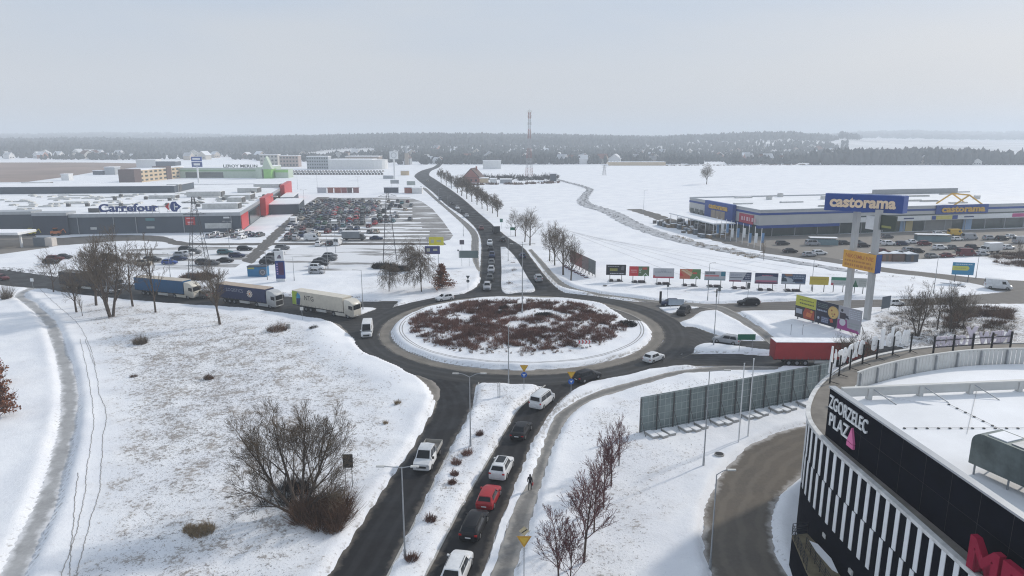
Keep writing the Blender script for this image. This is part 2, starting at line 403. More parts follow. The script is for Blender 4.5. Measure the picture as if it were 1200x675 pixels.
strip('road_south_entry', [(645,440),(639,450),(624,463),(606,480),(591,506),(568,546),(543,589),(498,675),(472,722)],
      [(720,432),(700,443),(678,455),(659,468),(643,487),(627,514),(612,550),(598,584),(581,627),(565,675),(546,728)], M_ASPH, 0.036, seed=12)
strip('foot_path_south', [(912,430),(861,429),(824,431),(786,436),(750,445),(702,458),(672,472),(651,488),(636,521),(621,561),(604,593),(576,675),(558,725)],
      [(912,435),(861,435),(824,438),(792,441),(750,453),(702,467),(672,484),(659,503),(646,533),(629,589),(622,613),(603,675),(588,725)], M_PATHM, 0.040, seed=13, amp=0.04)
strip('road_west', [(468,352.5),(416,353),(330,347),(234,341),(126,331),(70,325),(0,316),(-160,298),(-420,268)],
      [(420,402),(402,388),(386,378),(351,371.5),(283,363),(227,358),(151,352),(100,346.5),(40,338),(0,334),(-160,316),(-420,284)], M_ASPH2, 0.032, seed=14)
strip('road_north', [(531,349),(546,343),(560,333),(563,310),(564,288),(562,277),(556,266),(541,252),(523,240),(507,225),(489,210.5),(486,205.5),(494,200),(508,195.5),(515,190)],
      [(712,352),(670,346),(646,331),(624,304),(613,290),(593,276.5),(576,262),(560,248.5),(545,235),(528,222),(510,210),(503,205.0),(506,200),(515,195.7),(520,190)], M_ASPH, 0.028, step=1.2, seed=15, K=11)
strip('road_east', [(690,346),(740,353),(800,355.5),(860,355.5),(930,353),(1027,351),(1100,349),(1160,344),(1215,338)],
      [(740,380),(790,378),(808,374),(822,366),(850,365.5),(890,366),(930,365),(1050,361),(1140,358),(1215,355)], M_ASPH3, 0.024, seed=16)
strip('access_road_east', [(1215,330),(1155,326.5),(1107,321.5),(1040,314),(985,304),(940,297),(905,291)],
      [(1215,343),(1166,341),(1149,334),(1107,327.5),(1040,319.5),(985,309.5),(930,301.5),(890,296)], M_ASPH3, 0.020, seed=17)
strip('road_east_entry', [(800,384),(813,383),(836,391),(866,398.5),(900,400),(960,402),(1060,406)],
      [(800,420),(812,414),(820,404),(861,406),(900,411.5),(960,414),(1060,418)], M_ASPH2, 0.016, seed=18)
strip('road_east_exit', [(780,416),(814,415),(850,414),(904,417),(960,418),(1080,421)],
      [(730,441),(770,433),(804,429.5),(846,429),(912,430),(980,432),(1080,436)], M_ASPH2, 0.012, seed=19)
strip('foot_path_east', [(700,346.5),(760,353.8),(800,357.5),(830,362),(846,367),(870,380),(897,399),(905,407)],
      [(702,344.0),(765,351.8),(806,354.6),(843,358.5),(862,366),(886,380),(909,397),(918,405)], M_PATHM, 0.052, seed=20, amp=0.03)
strip('foot_path_north', [(619,293),(631,308),(645,325),(662,338),(700,346.3)], [(623,292),(637,307),(653,325),(672,337),(702,343.6)], M_PATHM, 0.050, seed=21, amp=0.03)
strip('foot_path_northwest', [(560,318),(554,305),(552,290),(552,276),(543,264),(528,250),(505,230),(492,218)],
      [(563,318),(561,305),(561,290),(560,275),(551,264),(536,252),(515,235),(500,221)], M_PATHM, 0.016, seed=22)
band('cycle_trail', [(40,337),(23,346),(38,358),(58,378),(68,402),(79,440),(81.5,470),(79,502),(61,571),(37,628),(12,680),(-10,720)], 2.3, M_TRAIL, 0.024, seed=23, amp=0.10)
strip('service_ramp', [(975,486),(944,498),(900,511),(867,531),(843,558),(829,585),(822,613),(824,645),(831,675),(845,720)],
      [(985,500),(968,520),(945,556),(920,575),(908,600),(905,625),(911,650),(925,672),(945,715)], M_RAMP, 0.030, seed=24, amp=0.10)
# car parks and service roads on the north-west side
strip('store_road', [(-60,283),(60,279),(120,276),(150,275.5),(190,277),(212,283),(243,285),(307,284.7),(330,284.5),(400,284.4),(480,284.4),(520,284)],
      [(-60,291),(60,288),(120,284),(150,282),(190,283.5),(208,287.5),(243,287.5),(307,287.4),(330,287.4),(400,287.2),(480,287.2),(523,287)], M_ASPH3, 0.020, step=2, seed=25, amp=0.2)
strip('store_avenue', [(372,231),(352,244),(336,258),(322,270),(310,281),(297,293),(283,306)], [(386,231),(364,246),(349,259),(334,272),(322,283),(310,296),(296,309)], M_ASPH3, 0.024, step=2, seed=26, amp=0.2)
def sheet(name, px, m, z, at=None, mask=False, kind='structure', step=None, world=False):
    pts = np.array(px, float) if world else wl(px)
    if step: pts = catmull(np.r_[pts, pts[:1]], step)[:-1]
    if mask: ROAD_POLYS.append(pts)
    me = bpy.data.meshes.new(name); me.from_pydata([(x, y, z) for x, y in pts], [], [tuple(range(len(pts)))])
    me.materials.append(m)
    if me.polygons[0].normal.z < 0: me.flip_normals()
    if at is not None:
        a = me.attributes.new('snowy', 'FLOAT', 'POINT'); a.data.foreach_set('value', [at] * len(pts))
    me.update()
    return meta(obj(name, me), kind=kind)
sheet('car_park_north', [(383,231.5),(480,231.5),(494,236),(507,245),(519,259),(531,276),(527,281),(515,283.4),(326,283.4),(352,258)], M_LOT, 0.014, 0.30)
for k_, y_ in enumerate((235.2, 238.2, 241.2, 244.4, 247.9, 251.8, 256.2, 261.2, 267.0, 271.3, 275.2, 279.2)):
    xr = np.interp(y_, [231, 236, 245, 259, 276, 283], [478, 492, 506, 517, 529, 524]) - 22 - 3*(k_ % 3); xl = (430, 415, 402, 425, 440, 410, 395, 405, 380, 372, 365, 352)[k_]; th = (y_-160)*.011
    strip('snow_strip', [(xl, y_-th), ((xl+xr)/2, y_-th*.8), (xr, y_-th*.5)], [(xl, y_+th*.6), ((xl+xr)/2, y_+th*.8), (xr, y_+th*.4)], M_SNOWCAP, 0.03, step=2, amp=.25, seed=70+k_, mask=False)
sheet('car_park_snow', [(355,288),(500,288),(480,318),(360,326),(300,318),(310,300)], M_LOT, 0.010, 0.75)
sheet('car_park_west', [(140,293),(210,289),(300,289.5),(296,300),(275,314),(150,318)], M_LOT, 0.010, 0.55)
sheet('car_park_east', [(812,259),(886,277.5),(1215,267),(1215,303),(1130,300),(1090,303.5),(1010,306),(975,303),(905,293),(812,275)], M_ASPH3, 0.012)
sheet('petrol_yard', [(-80,276),(40,275),(58,290),(0,298),(-80,304)], M_ASPH3, 0.010)
band('yard_road', [(742,245),(765,252),(800,265),(840,279),(880,289),(915,295)], 8.0, M_ASPH3, 0.016, step=2, seed=28, amp=.3, mask=False)
# ------------------------------------------------------------------ the ground: one sheet, fine near the camera, out to the horizon
def axis(lo, hi, fine, far, g=1.16):
    a = list(np.arange(lo, hi + 1e-6, fine)); st = fine; x = hi
    up = []
    while x < far[1]: st *= g; x += st; up.append(min(x, far[1]))
    st = fine; x = lo; dn = []
    while x > far[0]: st *= g; x -= st; dn.append(max(x, far[0]))
    return np.array(dn[::-1] + a + up)
FX0, FX1, FY0, FY1, FS = -125.0, 115.0, 34.0, 184.0, 0.5
ax = axis(FX0, FX1, FS, (-7800, 7800)); ay = axis(FY0, FY1, FS, (-300, 8600))
GX, GY = np.meshgrid(ax, ay)
def inside(poly, X, Y):
    poly = np.asarray(poly); x0, y0 = poly.min(0); x1, y1 = poly.max(0)
    out = np.zeros(X.shape, bool)
    sel = (X >= x0) & (X <= x1) & (Y >= y0) & (Y <= y1)
    x, y = X[sel], Y[sel]; r = np.zeros(len(x), bool)
    px, py = poly[:, 0], poly[:, 1]; qx, qy = np.roll(px, 1), np.roll(py, 1)
    for a, b, c, d in zip(px, py, qx, qy):
        if b == d: continue
        k = (b > y) != (d > y)
        r ^= k & (x < (c - a) * (y - b) / (d - b) + a)
    out[sel] = r; return out
def blur(a, n, it=2):
    for _ in range(it):
        for axn in (0, 1):
            c = np.cumsum(np.pad(a, [(n + 1, n) if i == axn else (0, 0) for i in (0, 1)], mode='edge'), axis=axn)
            k = 2 * n + 1
            a = (np.take(c, range(k, c.shape[axn]), axn) - np.take(c, range(0, c.shape[axn] - k), axn)) / k
    return a
def vnoise(X, Y, s, seed):
    rs = np.random.RandomState(seed); T = rs.rand(256, 256)
    x, y = X / s, Y / s; xi, yi = np.floor(x).astype(int), np.floor(y).astype(int); fx, fy = x - xi, y - yi
    fx, fy = fx * fx * (3 - 2 * fx), fy * fy * (3 - 2 * fy)
    g = lambda a, b: T[(a % 256), (b % 256)]
    return (g(xi, yi) * (1 - fx) + g(xi + 1, yi) * fx) * (1 - fy) + (g(xi, yi + 1) * (1 - fx) + g(xi + 1, yi + 1) * fx) * fy
ix = np.where((ax >= FX0 - 1e-6) & (ax <= FX1 + 1e-6))[0]; iy = np.where((ay >= FY0 - 1e-6) & (ay <= FY1 + 1e-6))[0]
sx, sy = slice(ix[0], ix[-1] + 1), slice(iy[0], iy[-1] + 1)
X, Y = GX[sy, sx], GY[sy, sx]
road = np.zeros(X.shape, bool)
for q in ROAD_POLYS: road |= inside(q, X, Y)
rb1 = blur(road.astype(float), 1); rb2 = blur(road.astype(float), 3); rb3 = blur(road.astype(float), 7)
def poly_mask(px): return inside(wl(px), X, Y).astype(float)
meadow = poly_mask([(85,352),(250,366),(345,378),(372,386),(385,400),(430,425),(470,445),(492,468),(470,505),(430,570),(370,650),(330,720),(70,720),(120,600),(140,500),(128,430),(100,385)])
tuft = 0.13 + 0.44 * blur(meadow, 4)
tuft += 0.16 * blur(poly_mask([(150,395),(330,395),(340,470),(300,560),(170,560)]), 10)
tuft = np.maximum(tuft, 0.42 * blur(poly_mask([(545,450),(640,452),(600,490),(500,680),(450,680)]), 2))
tuft = np.maximum(tuft, 0.50 * blur(poly_mask([(590,290),(612,300),(626,340),(589,342)]), 1))
tuft = np.maximum(tuft, 0.45 * blur(poly_mask([(690,485),(750,470),(760,520),(830,520),(800,580),(740,720),(620,720)]), 4))
tuft = np.maximum(tuft, 0.30 * blur(poly_mask([(700,340),(930,330),(930,350),(700,346)]), 2))
tuft = np.maximum(tuft, 0.30 * blur(poly_mask([(640,520),(735,455),(800,445),(905,436),(905,445),(750,500),(700,500),(640,640)]), 3))
tuft = np.maximum(tuft, 0.8 * blur(poly_mask([(1020,366),(1200,358),(1240,420),(1030,412),(1015,390)]), 3))
tuft = np.maximum(tuft, 0.35 * blur(poly_mask([(420,300),(555,295),(560,330),(520,345),(420,348)]), 4))
tuft = np.maximum(tuft, 0.40 * blur(poly_mask([(200,334),(420,349),(420,352),(200,340)]), 1))
isl = ((X - CX) ** 2 + (Y - CY) ** 2) < (RIN - 4.5) ** 2
tuft = np.maximum(tuft, 0.45 * blur(isl.astype(float), 3))
tuft *= 1 - np.clip(blur(poly_mask([(362,384),(392,388),(470,446),(500,462),(478,505),(455,505),(460,470),(430,445),(370,415)]), 2), 0, 1) * 0.85
dirt = np.clip(rb1 * 1.0 + rb2 * 0.45, 0, 1) * (~road)
dirt *= 0.55 + 0.7 * vnoise(X, Y, 9, 4)
hgt = 0.05 + 0.22 * vnoise(X, Y, 7, 1) + 0.10 * vnoise(X, Y, 2.2, 2) + 0.30 * vnoise(X, Y, 19, 3)
hgt += 0.10 * tuft * vnoise(X, Y, 0.9, 6)
bank = blur(poly_mask([(366,386),(384,384),(405,402),(470,438),(505,462),(498,490),(484,500),(480,478),(440,452),(385,425),(362,402)]), 3)
hgt += 0.75 * bank
hgt += 0.9 * blur(isl.astype(float), 12)
hgt += 0.22 * np.clip(rb2 * 4, 0, 1) * (0.4 + vnoise(X, Y, 3, 8)) * (1 - rb1)       # ploughed snow along the kerbs
ed = np.minimum.reduce([X - FX0, FX1 - X, Y - FY0, FY1 - Y]); hgt *= np.clip(ed / 14, 0, 1)
def ss_(a, b, x): t = np.clip((x - a) / (b - a), 0, 1); return t * t * (3 - 2 * t)
hgt = np.maximum(hgt, 0.03 + 0.05 * (rb1 > 0.02))
k_ = ss_(0.16, 0.62, rb1); hgt = hgt * (1 - k_) - 0.07 * k_
Z = np.zeros(GX.shape); TU = np.zeros(GX.shape); DI = np.zeros(GX.shape)
Z[sy, sx] = hgt; TU[sy, sx] = tuft; DI[sy, sx] = dirt
for q, val in (([(700,318),(960,318),(1040,322),(1140,336),(1155,341),(1030,345),(930,330)], 0.28), ([(1150,300),(1240,290),(1240,318),(1170,312)], 0.8)):
    TU = np.maximum(TU, val * inside(wl(q), GX, GY))
def ground_z(x, y):
    if not (FX0 < x < FX1 and FY0 < y < FY1): return 0.0
    i, j = (x - FX0) / FS, (y - FY0) / FS; a, b = int(i), int(j); u, v = i - a, j - b
    a = min(a, hgt.shape[1] - 2); b = min(b, hgt.shape[0] - 2)
    return float((hgt[b, a] * (1-u) + hgt[b, a+1] * u) * (1-v) + (hgt[b+1, a] * (1-u) + hgt[b+1, a+1] * u) * v)
def G3(px, py):
    x, y = P(px, py); return (x, y, ground_z(x, y))
ny, nx = GX.shape
idx = np.arange(ny - 1)[:, None] * nx + np.arange(nx - 1)[None, :]
gf = np.stack([idx, idx + 1, idx + nx + 1, idx + nx], -1).reshape(-1, 4)
o = obj('ground', mesh_np('ground', np.stack([GX, GY, Z], -1).reshape(-1, 3), gf, M_SNOW, {'tuft': TU.ravel(), 'dirt': DI.ravel()}, smooth_all=True))
meta(o, kind='structure')
strip('verge_snow', [(660,470),(645,488),(628,516),(613.5,550),(599.5,584),(582.5,627),(566.5,675),(547,728)], [(669,473),(650,489.5),(635,522),(620,561),(603,593),(590,632),(575,675),(557,725)], M_SNOW, 0.085, amp=.05, seed=44, mask=False)
# kerbs of the island, thin tracks round it and footprints over the meadow
ring('roundabout_kerb', RIN - 0.16, RIN, M_CONC, 0.13, mask=False, j0=0, j1=0, K=2)
for px, nm in (([(561,449),(557,470),(546,495),(533,518),(515,553),(498,589),(470,645),(436,712)], 'kerb_south_exit'),
               ([(639,452),(624,465),(606,482),(591,507),(568,547),(543,590),(498,676),(470,722)], 'kerb_south_entry')):
    c = catmull(wl(px), 1.0); a, b = off(c, 0.09), off(c, -0.09); n = len(c); mb = MB()
    for i in range(n - 1):
        v = [(*a[i], 0), (*b[i], 0), (*b[i+1], 0), (*a[i+1], 0), (*a[i], .13), (*b[i], .13), (*b[i+1], .13), (*a[i+1], .13)]
        mb.add(v, [(4,5,6,7), (0,1,5,4), (2,3,7,6), (1,2,6,5), (3,0,4,7)], 0)
    meta(mb.build(nm, M_CONC), kind='structure')
def island(name, px, z=0.17, tufty=0.45):
    pts = catmull(np.r_[wl(px), wl(px)[:1]], 0.8)[:-1]
    n = len(pts); c = pts.mean(0); V = []; F_ = []
    for k, s_ in enumerate((1.0, 0.985, 0.7, 0.35)):
        for q in pts: V.append((*(c + (q - c) * s_), 0.0 if k == 0 else z + 0.10 * (k - 1) * 0.6))
    V.append((*c, z + 0.14))
    for k in range(3):
        for i in range(n): F_.append((k*n + i, k*n + (i+1) % n, (k+1)*n + (i+1) % n, (k+1)*n + i))
    for i in range(n): F_.append((3*n + i, 3*n + (i+1) % n, 4*n))
    me = bpy.data.meshes.new(name); me.from_pydata(V, [], F_); me.materials.append(M_SNOW); me.update()
    if me.polygons[0].normal.z < -0.1 or sum(p.normal.z for p in me.polygons) < 0: me.flip_normals()
    for nm, val in (('tuft', tufty), ('dirt', 0.0)):
        a = me.attributes.new(nm, 'FLOAT', 'POINT'); a.data.foreach_set('value', [(0.55 if nm == 'dirt' and i < 2*n else val) for i in range(len(V))])
    return meta(obj(name, me), kind='structure')
island('traffic_island_north', [(586.5,289.5),(592,289.5),(605,303),(618,325),(627,341),(609,343),(589,342),(587.5,315)])
island('traffic_island_west', [(419,361),(430,360.8),(441,362),(431,366),(421,369)], 0.15, 0.1)
island('traffic_island_east', [(772,361),(790,359.5),(819,360.5),(800,364),(785,367.5)], 0.15, 0.1)
strip('dirt_verge', [(490,440.5),(506,446),(514,455),(515,467),(509,481)], [(476,439),(492,446.5),(503,459),(507.5,472),(505,483)], M_APRON, 0.060, step=.5, amp=.06, seed=81, mask=False)
strip('dirt_verge', [(384,377),(396,380),(405,387),(412,396)], [(383,379),(392,384),(400,391),(409,399)], M_APRON, 0.058, step=.5, amp=.06, seed=82, mask=False)
M_RUT = mat('trodden_slush', (0.30, 0.29, 0.28), 0.8, 0, 0.2, 0.35, 1.2)
def rut(name, c, w):
    """a narrow trodden line that lies on the snow"""
    c = np.array(c); a, b = off(c, w / 2), off(c, -w / 2); v = []; f = []
    for i in range(len(c)):
        for q in (a[i], b[i]): v.append((q[0], q[1], ground_z(*q) + 0.02))
    for i in range(len(c) - 1): f.append((2*i, 2*i+1, 2*i+3, 2*i+2))
    me = bpy.data.meshes.new(name); me.from_pydata(v, [], f); me.materials.append(M_RUT)
    return meta(obj(name, me), kind='structure')
for r, a0, a1 in ((23.2, 150, 395), (22.7, 175, 380)):
    a = np.radians(np.linspace(a0, a1, 160)); rut('tyre_track', np.stack([CX + r*np.cos(a), CY + r*np.sin(a)], 1), 0.16)
for px in ([(94,400),(103,440),(109,478),(110,505),(104,545),(98,592),(86,640),(72,680)], [(100,400),(112,435),(117,465),(125,487),(121,520),(117,575),(103,625),(90,680)],
           [(46,340),(70,362),(92,382),(106,410),(112,432)], [(130,440),(170,428),(215,412),(250,402),(300,392)], [(92,560),(86,620),(82,680)]):
    rut('footprint_trail', jitter(catmull(wl(px), 0.12), 0.03, len(px)), 0.075)
for k in range(6):      # tractor lines over the big field
    t = k * 0.17
    a, b = np.array(P(640 + 60*t, 262 + 20*t)), np.array(P(800 + 170*t, 324 - 10*t))
    rut('field_line', np.array([a + (b - a) * s for s in np.linspace(0, 1, 12)]), 0.12)
sheet('brown_field', [(-120,190.6),(0,190.6),(60,190.5),(110,190.6),(172,191.8),(178,194),(150,197.5),(112,201.5),(80,207),(30,213.5),(-120,215)], mat('stubble_field', (0.27, 0.20, 0.165), 0.9, 0, 0.1, 0.25, 0.012), 0.20)
# the ditch that winds through the field
ditch_c = [(640,207),(662,213),(681,218),(691,222),(687,228),(683,235),(690,241),(707,246),(722,252),(740,262),(765,272),(795,281),(830,289),(870,297),(905,303),(960,312),(1020,322),(1090,331),(1130,336)]
M_DITCH = mat('ditch_bank', (0.42, 0.43, 0.45), 0.9, 0, 0.1, 0.6, 0.5, bump=0.6)
dc = catmull(wl(ditch_c), 4.0); dn_ = len(dc)
wid = np.interp(np.linspace(0, 1, dn_), [0, 0.45, 0.60, 0.8, 1.0], [3.5, 5.0, 8.5, 7.5, 3.0])
lft, rgt = dc.copy(), dc.copy(); tg = np.gradient(dc, axis=0); tg /= np.linalg.norm(tg, axis=1)[:, None]
nrm = np.stack([-tg[:, 1], tg[:, 0]], 1)
strip('ditch', dc + nrm * wid[:, None] / 2, dc - nrm * wid[:, None] / 2, M_DITCH, 0.12, world=True, step=2, amp=0.35, seed=40, mask=False)
# ------------------------------------------------------------------ far hills and forest
near_px = [-900, 0, 100, 200, 300, 420, 480, 560, 650, 760, 820, 880, 920, 960, 1000, 1100, 1200, 2100]
near_y = [162, 162.5, 161.5, 162, 160, 157.5, 156, 156.5, 157.5, 160, 157.5, 155, 154.5, 158, 163.5, 166, 167, 166]
far_px = [-900, 0, 60, 120, 200, 260, 320, 400, 600, 900, 960, 1000, 1060, 1100, 1150, 1200, 2100]
far_y = [156, 157, 157, 155.5, 156, 157.5, 159, 160, 161, 160, 157.5, 154.5, 153, 154.5, 155, 153.5, 153]
R1, R2 = 2300.0, 5200.0
def sstep(a, b, x): t = np.clip((x - a) / (b - a), 0, 1); return t * t * (3 - 2 * t)
def hill(x, y):
    px = 600 + 800 * x / np.maximum(y, 1)
    h1 = np.maximum(36 + (160 - np.interp(px, near_px, near_y)) / 800 * R1 - np.where(px > 975, 0, 15), 3)
    h2 = np.maximum(36 + (160 - np.interp(px, far_px, far_y)) / 800 * R2 - 15, 8)
    return h1 * sstep(1150, R1, y) + (h2 - h1) * sstep(2900, R2, y)
pa = np.linspace(-1.15, 1.15, 150); rr = np.r_[np.linspace(1050, 3000, 40), np.linspace(3100, 8000, 34)]
A, Q = np.meshgrid(pa, rr); HX, HY = np.tan(A) * Q, Q
HZ = hill(HX, HY) + 3.0 * sstep(1300, 2200, HY) * (vnoise(HX, HY, 300, 12) - 0.5) - 0.4
keep = np.abs(HX) < 7700
HX = np.clip(HX, -7700, 7700)
n0, n1 = A.shape; idx = np.arange(n0 - 1)[:, None] * n1 + np.arange(n1 - 1)[None, :]
me = mesh_np('hills', np.stack([HX, HY, HZ], -1).reshape(-1, 3), np.stack([idx, idx + 1, idx + n1 + 1, idx + n1], -1).reshape(-1, 4),
             mat('hill_fields', (0.62, 0.62, 0.63), 0.9, 0, 0.1, 0.35, 0.004), smooth_all=True)
meta(obj('hills', me), kind='structure')
_a = np.arange(5) * 2 * math.pi / 5
OCT_V = np.array([(0,0,1),(0,0,0)] + [(.34*math.cos(a), .34*math.sin(a), .80) for a in _a] + [(.5*math.cos(a+.6), .5*math.sin(a+.6), .42) for a in _a], float)
OCT_F = np.array([(0,2+i,2+(i+1)%5) for i in range(5)] + [(2+i,7+i,2+(i+1)%5) for i in range(5)] + [(2+(i+1)%5,7+i,7+(i+1)%5) for i in range(5)] + [(1,7+(i+1)%5,7+i) for i in range(5)])
def blobs(name, pts, hs, ws, m, seed, label, cat):
    rs = np.random.RandomState(seed); n = len(pts)
    a = rs.uniform(0, 6.28, n); V = np.repeat(OCT_V[None], n, 0) * (1 + rs.uniform(-.22, .22, (n, 12, 3)))
    x = V[:, :, 0] * np.cos(a)[:, None] - V[:, :, 1] * np.sin(a)[:, None]; y = V[:, :, 0] * np.sin(a)[:, None] + V[:, :, 1] * np.cos(a)[:, None]
    v = np.stack([x * ws[:, None] + pts[:, 0:1], y * ws[:, None] + pts[:, 1:2], V[:, :, 2] * hs[:, None] + pts[:, 2:3]], -1).reshape(-1, 3)
    f = (OCT_F[None] + (np.arange(n) * 12)[:, None, None]).reshape(-1, 3)
    return meta(obj(name, mesh_np(name, v, f, m)), label, cat, kind='stuff')
rs = np.random.RandomState(5)
def scatter(n, px0, px1, y0, y1, fn):
    y = 1 / rs.uniform(1 / y1, 1 / y0, n); x = (rs.uniform(px0, px1, n) - 600) / 800 * y
    k = fn(x, y); x, y = x[k], y[k]
    return np.stack([x, y, hill(x, y) - 1.0], -1)
pxof = lambda x, y: 600 + 800 * x / y
def fmask(x, y):
    px = pxof(x, y); lim = np.interp(px, [-300, 0, 300, 460, 700, 960, 1400], [1330, 1330, 1350, 1650, 1720, 1900, 4200])
    return (y > lim + 160 * (vnoise(x, y, 120, 3) - .5)) & (px < 985 + 25 * vnoise(x, y, 200, 9))
p = scatter(17000, -120, 1010, 1250, 2800, fmask); n = len(p)
blobs('forest', p, rs.uniform(11, 19, n), rs.uniform(9, 15, n), M_FOREST, 1, 'dark leafless forest covering the low ridge behind the village', 'forest')
p = scatter(7000, -150, 1350, 3300, 6200, lambda x, y: vnoise(x, y, 500, 4) > np.interp(pxof(x, y), [0, 950, 1000, 1300], [0, 0, .25, .3])); n = len(p)
blobs('forest', p, rs.uniform(14, 22, n), rs.uniform(26, 46, n), M_FOREST, 2, 'pale hazy forest on the most distant ridge at the horizon', 'forest')
p = scatter(1900, 945, 1215, 900, 1150, lambda x, y: (y < np.interp(pxof(x, y), [940, 960, 1000, 1060, 1130, 1165, 1220], [905, 940, 1080, 1140, 1060, 925, 908])))
n = len(p); blobs('forest', p, rs.uniform(12, 20, n), rs.uniform(8, 12, n), M_FOREST, 3, 'dark grove at the far edge of the snowfield, right of the village', 'grove')
p = scatter(6500, 440, 985, 915, 1800, lambda x, y: vnoise(x, y, 45, 21) > 0.36); n = len(p)
blobs('village_trees', p, rs.uniform(6, 13, n), rs.uniform(5, 9, n), M_FOREST, 4, 'bare trees standing between the village houses beyond the snowfield', 'trees')
p = scatter(2200, -60, 460, 1020, 1380, lambda x, y: (vnoise(x, y, 60, 22) > 0.42) & (y > np.interp(pxof(x, y), [0, 250, 460], [1120, 1060, 960]))); n = len(p)
blobs('village_trees', p, rs.uniform(6, 12, n), rs.uniform(5, 9, n), M_FOREST, 6, 'bare trees along the foot of the forest behind the brown field', 'trees')
# ------------------------------------------------------------------ buildings
def xf(mb, rz=0.0, loc=(0, 0, 0)):
    c, n = math.cos(rz), math.sin(rz)
    mb.v = [(x*c - y*n + loc[0], x*n + y*c + loc[1], z + loc[2]) for x, y, z in mb.v]
    return mb
C_ = lambda name, col, r=0.55, **k: mat(name, col, r, **k)
M_SLATE = C_('slate_cladding', (0.060, 0.078, 0.10), 0.5, var=0.12, scale=0.15)
M_SLATE2 = C_('slate_cladding_dark', (0.040, 0.052, 0.075), 0.5, var=0.15, scale=0.15)
M_FASC = C_('silver_fascia', (0.40, 0.42, 0.44), 0.4, metal=0.3, var=0.08)
M_CRED = C_('store_red', (0.50, 0.035, 0.035), 0.45)
M_CBLUE = C_('store_blue', (0.02, 0.05, 0.20), 0.45)
M_UNIT = C_('roof_unit_grey', (0.52, 0.52, 0.50), 0.6, var=0.2)
M_DKUNIT = C_('roof_unit_dark', (0.10, 0.10, 0.10), 0.6)
M_CBL = C_('hardware_blue', (0.010, 0.055, 0.26), 0.5)
M_YEL = C_('sign_yellow', (0.62, 0.36, 0.05), 0.5)
M_CREAM = C_('cream_letters', (0.80, 0.62, 0.44), 0.5)
M_PANELW = C_('pale_cladding', (0.50, 0.50, 0.49), 0.5, var=0.06, scale=0.2)
M_GREENG = C_('greenish_glazing', (0.035, 0.055, 0.05), 0.15, spec=0.6, var=0.3, scale=0.4)
M_ORANGE = C_('orange_board', (0.66, 0.34, 0.045), 0.5)
M_BLK = C_('black_cladding', (0.003, 0.004, 0.009), 0.75, var=0.3, scale=0.6, spec=0.04)
M_FIN = C_('white_fin', (0.76, 0.77, 0.78), 0.5, var=0.06)
M_LEDGE = C_('ledge_membrane', (0.17, 0.155, 0.135), 0.8, var=0.3, scale=0.5)
M_PINK = C_('pink_sign', (0.72, 0.16, 0.36), 0.45)
M_MEDIA = C_('crimson_sign', (0.27, 0.004, 0.032), 0.55, spec=.2)
M_DUCT = C_('duct_zinc', (0.15, 0.18, 0.175), 0.5, metal=0.3, var=0.35, scale=0.7)
M_LILAC = C_('lilac_letters', (0.55, 0.50, 0.56), 0.5)
M_GREENW = C_('pale_green_cladding', (0.42, 0.50, 0.40), 0.5)
M_LGREEN = C_('bright_green', (0.22, 0.48, 0.10), 0.5)
M_BEIGE = C_('beige_render', (0.55, 0.42, 0.27), 0.8, var=0.1)
M_BRICK = C_('brick_red', (0.28, 0.10, 0.075), 0.8, var=0.15)
M_ROOFBR = C_('tile_brown', (0.10, 0.062, 0.055), 0.8)
M_GREYW = C_('grey_render', (0.34, 0.36, 0.38), 0.8)
M_WHW = C_('white_render', (0.66, 0.66, 0.65), 0.8)

# --- hypermarket with the roof lettering
rz_ = lambda a, b: heading(a, b)
FR, FL, SR = P(281, 248.7, 7.6), P(80, 251, 7.6), P(337, 215, 7.6)
rzc = heading(FL, FR); LEN = math.dist(FL, FR); DEP = math.dist(FR, SR)
store = thing('hypermarket', 'long slate grey hypermarket with snowy roof and blue lettering above its front', 'store', (*FL, 0), rzc)
lx = lambda px, z, py: (math.cos(-rzc)*(P(px,py,z)[0]-FL[0]) - math.sin(-rzc)*(P(px,py,z)[1]-FL[1]))      # distance along the front
sk = (SR[0]-FR[0])*math.cos(rzc) + (SR[1]-FR[1])*math.sin(rzc); DY = math.sqrt(DEP**2 - sk**2)
BX = -95.0
mb = MB(); mb.prism([(BX,0),(LEN,0),(LEN+sk,DY),(BX,DY)], 0, 6.3); mb.build('wall', M_SLATE, store)
mb = MB(); mb.prism([(BX,.3),(LEN-.3,.3),(LEN-.3+sk,DY-.3),(BX,DY-.3)], 6.3, 7.35, 0); mb.build('roof', M_SNOWROOF, store)
mb = MB(); mb.box(-.1, LEN+.15, -.18, .3, 6.3, 7.6); mb.prism([(LEN-.3,.3),(LEN+.15,.3),(LEN+.15+sk,DY),(LEN-.3+sk,DY)], 6.3, 7.6)
mb.box(BX+sk, LEN+sk, DY-.3, DY+.1, 6.3, 7.6); mb.build('fascia', M_FASC, store)
for (a, b, zt) in ((lx(47, 8.2, 248), -.1, 8.3), (BX, lx(47, 8.2, 248), 8.9)):
    mb = MB(); mb.box(a, b-.02, -1.2, .28, 0, zt-1.1, 0); mb.box(a, b-.02, -1.3, 6, zt-1.1, zt, 1); mb.build('wall_block', [M_SLATE2 if zt < 8.5 else M_SLATE, M_FASC], store)
mb = MB(); mb.box(BX, lx(204, 10.8, 218), DY*0.62, DY*0.62+30, 7.35, 10.8, 0); mb.box(BX+.4, lx(204, 10.8, 218)-.4, DY*0.62+.5, DY*0.62+29.6, 10.8, 10.95, 1)
mb.build('rear_block', [M_SLATE, M_SNOWROOF], store)
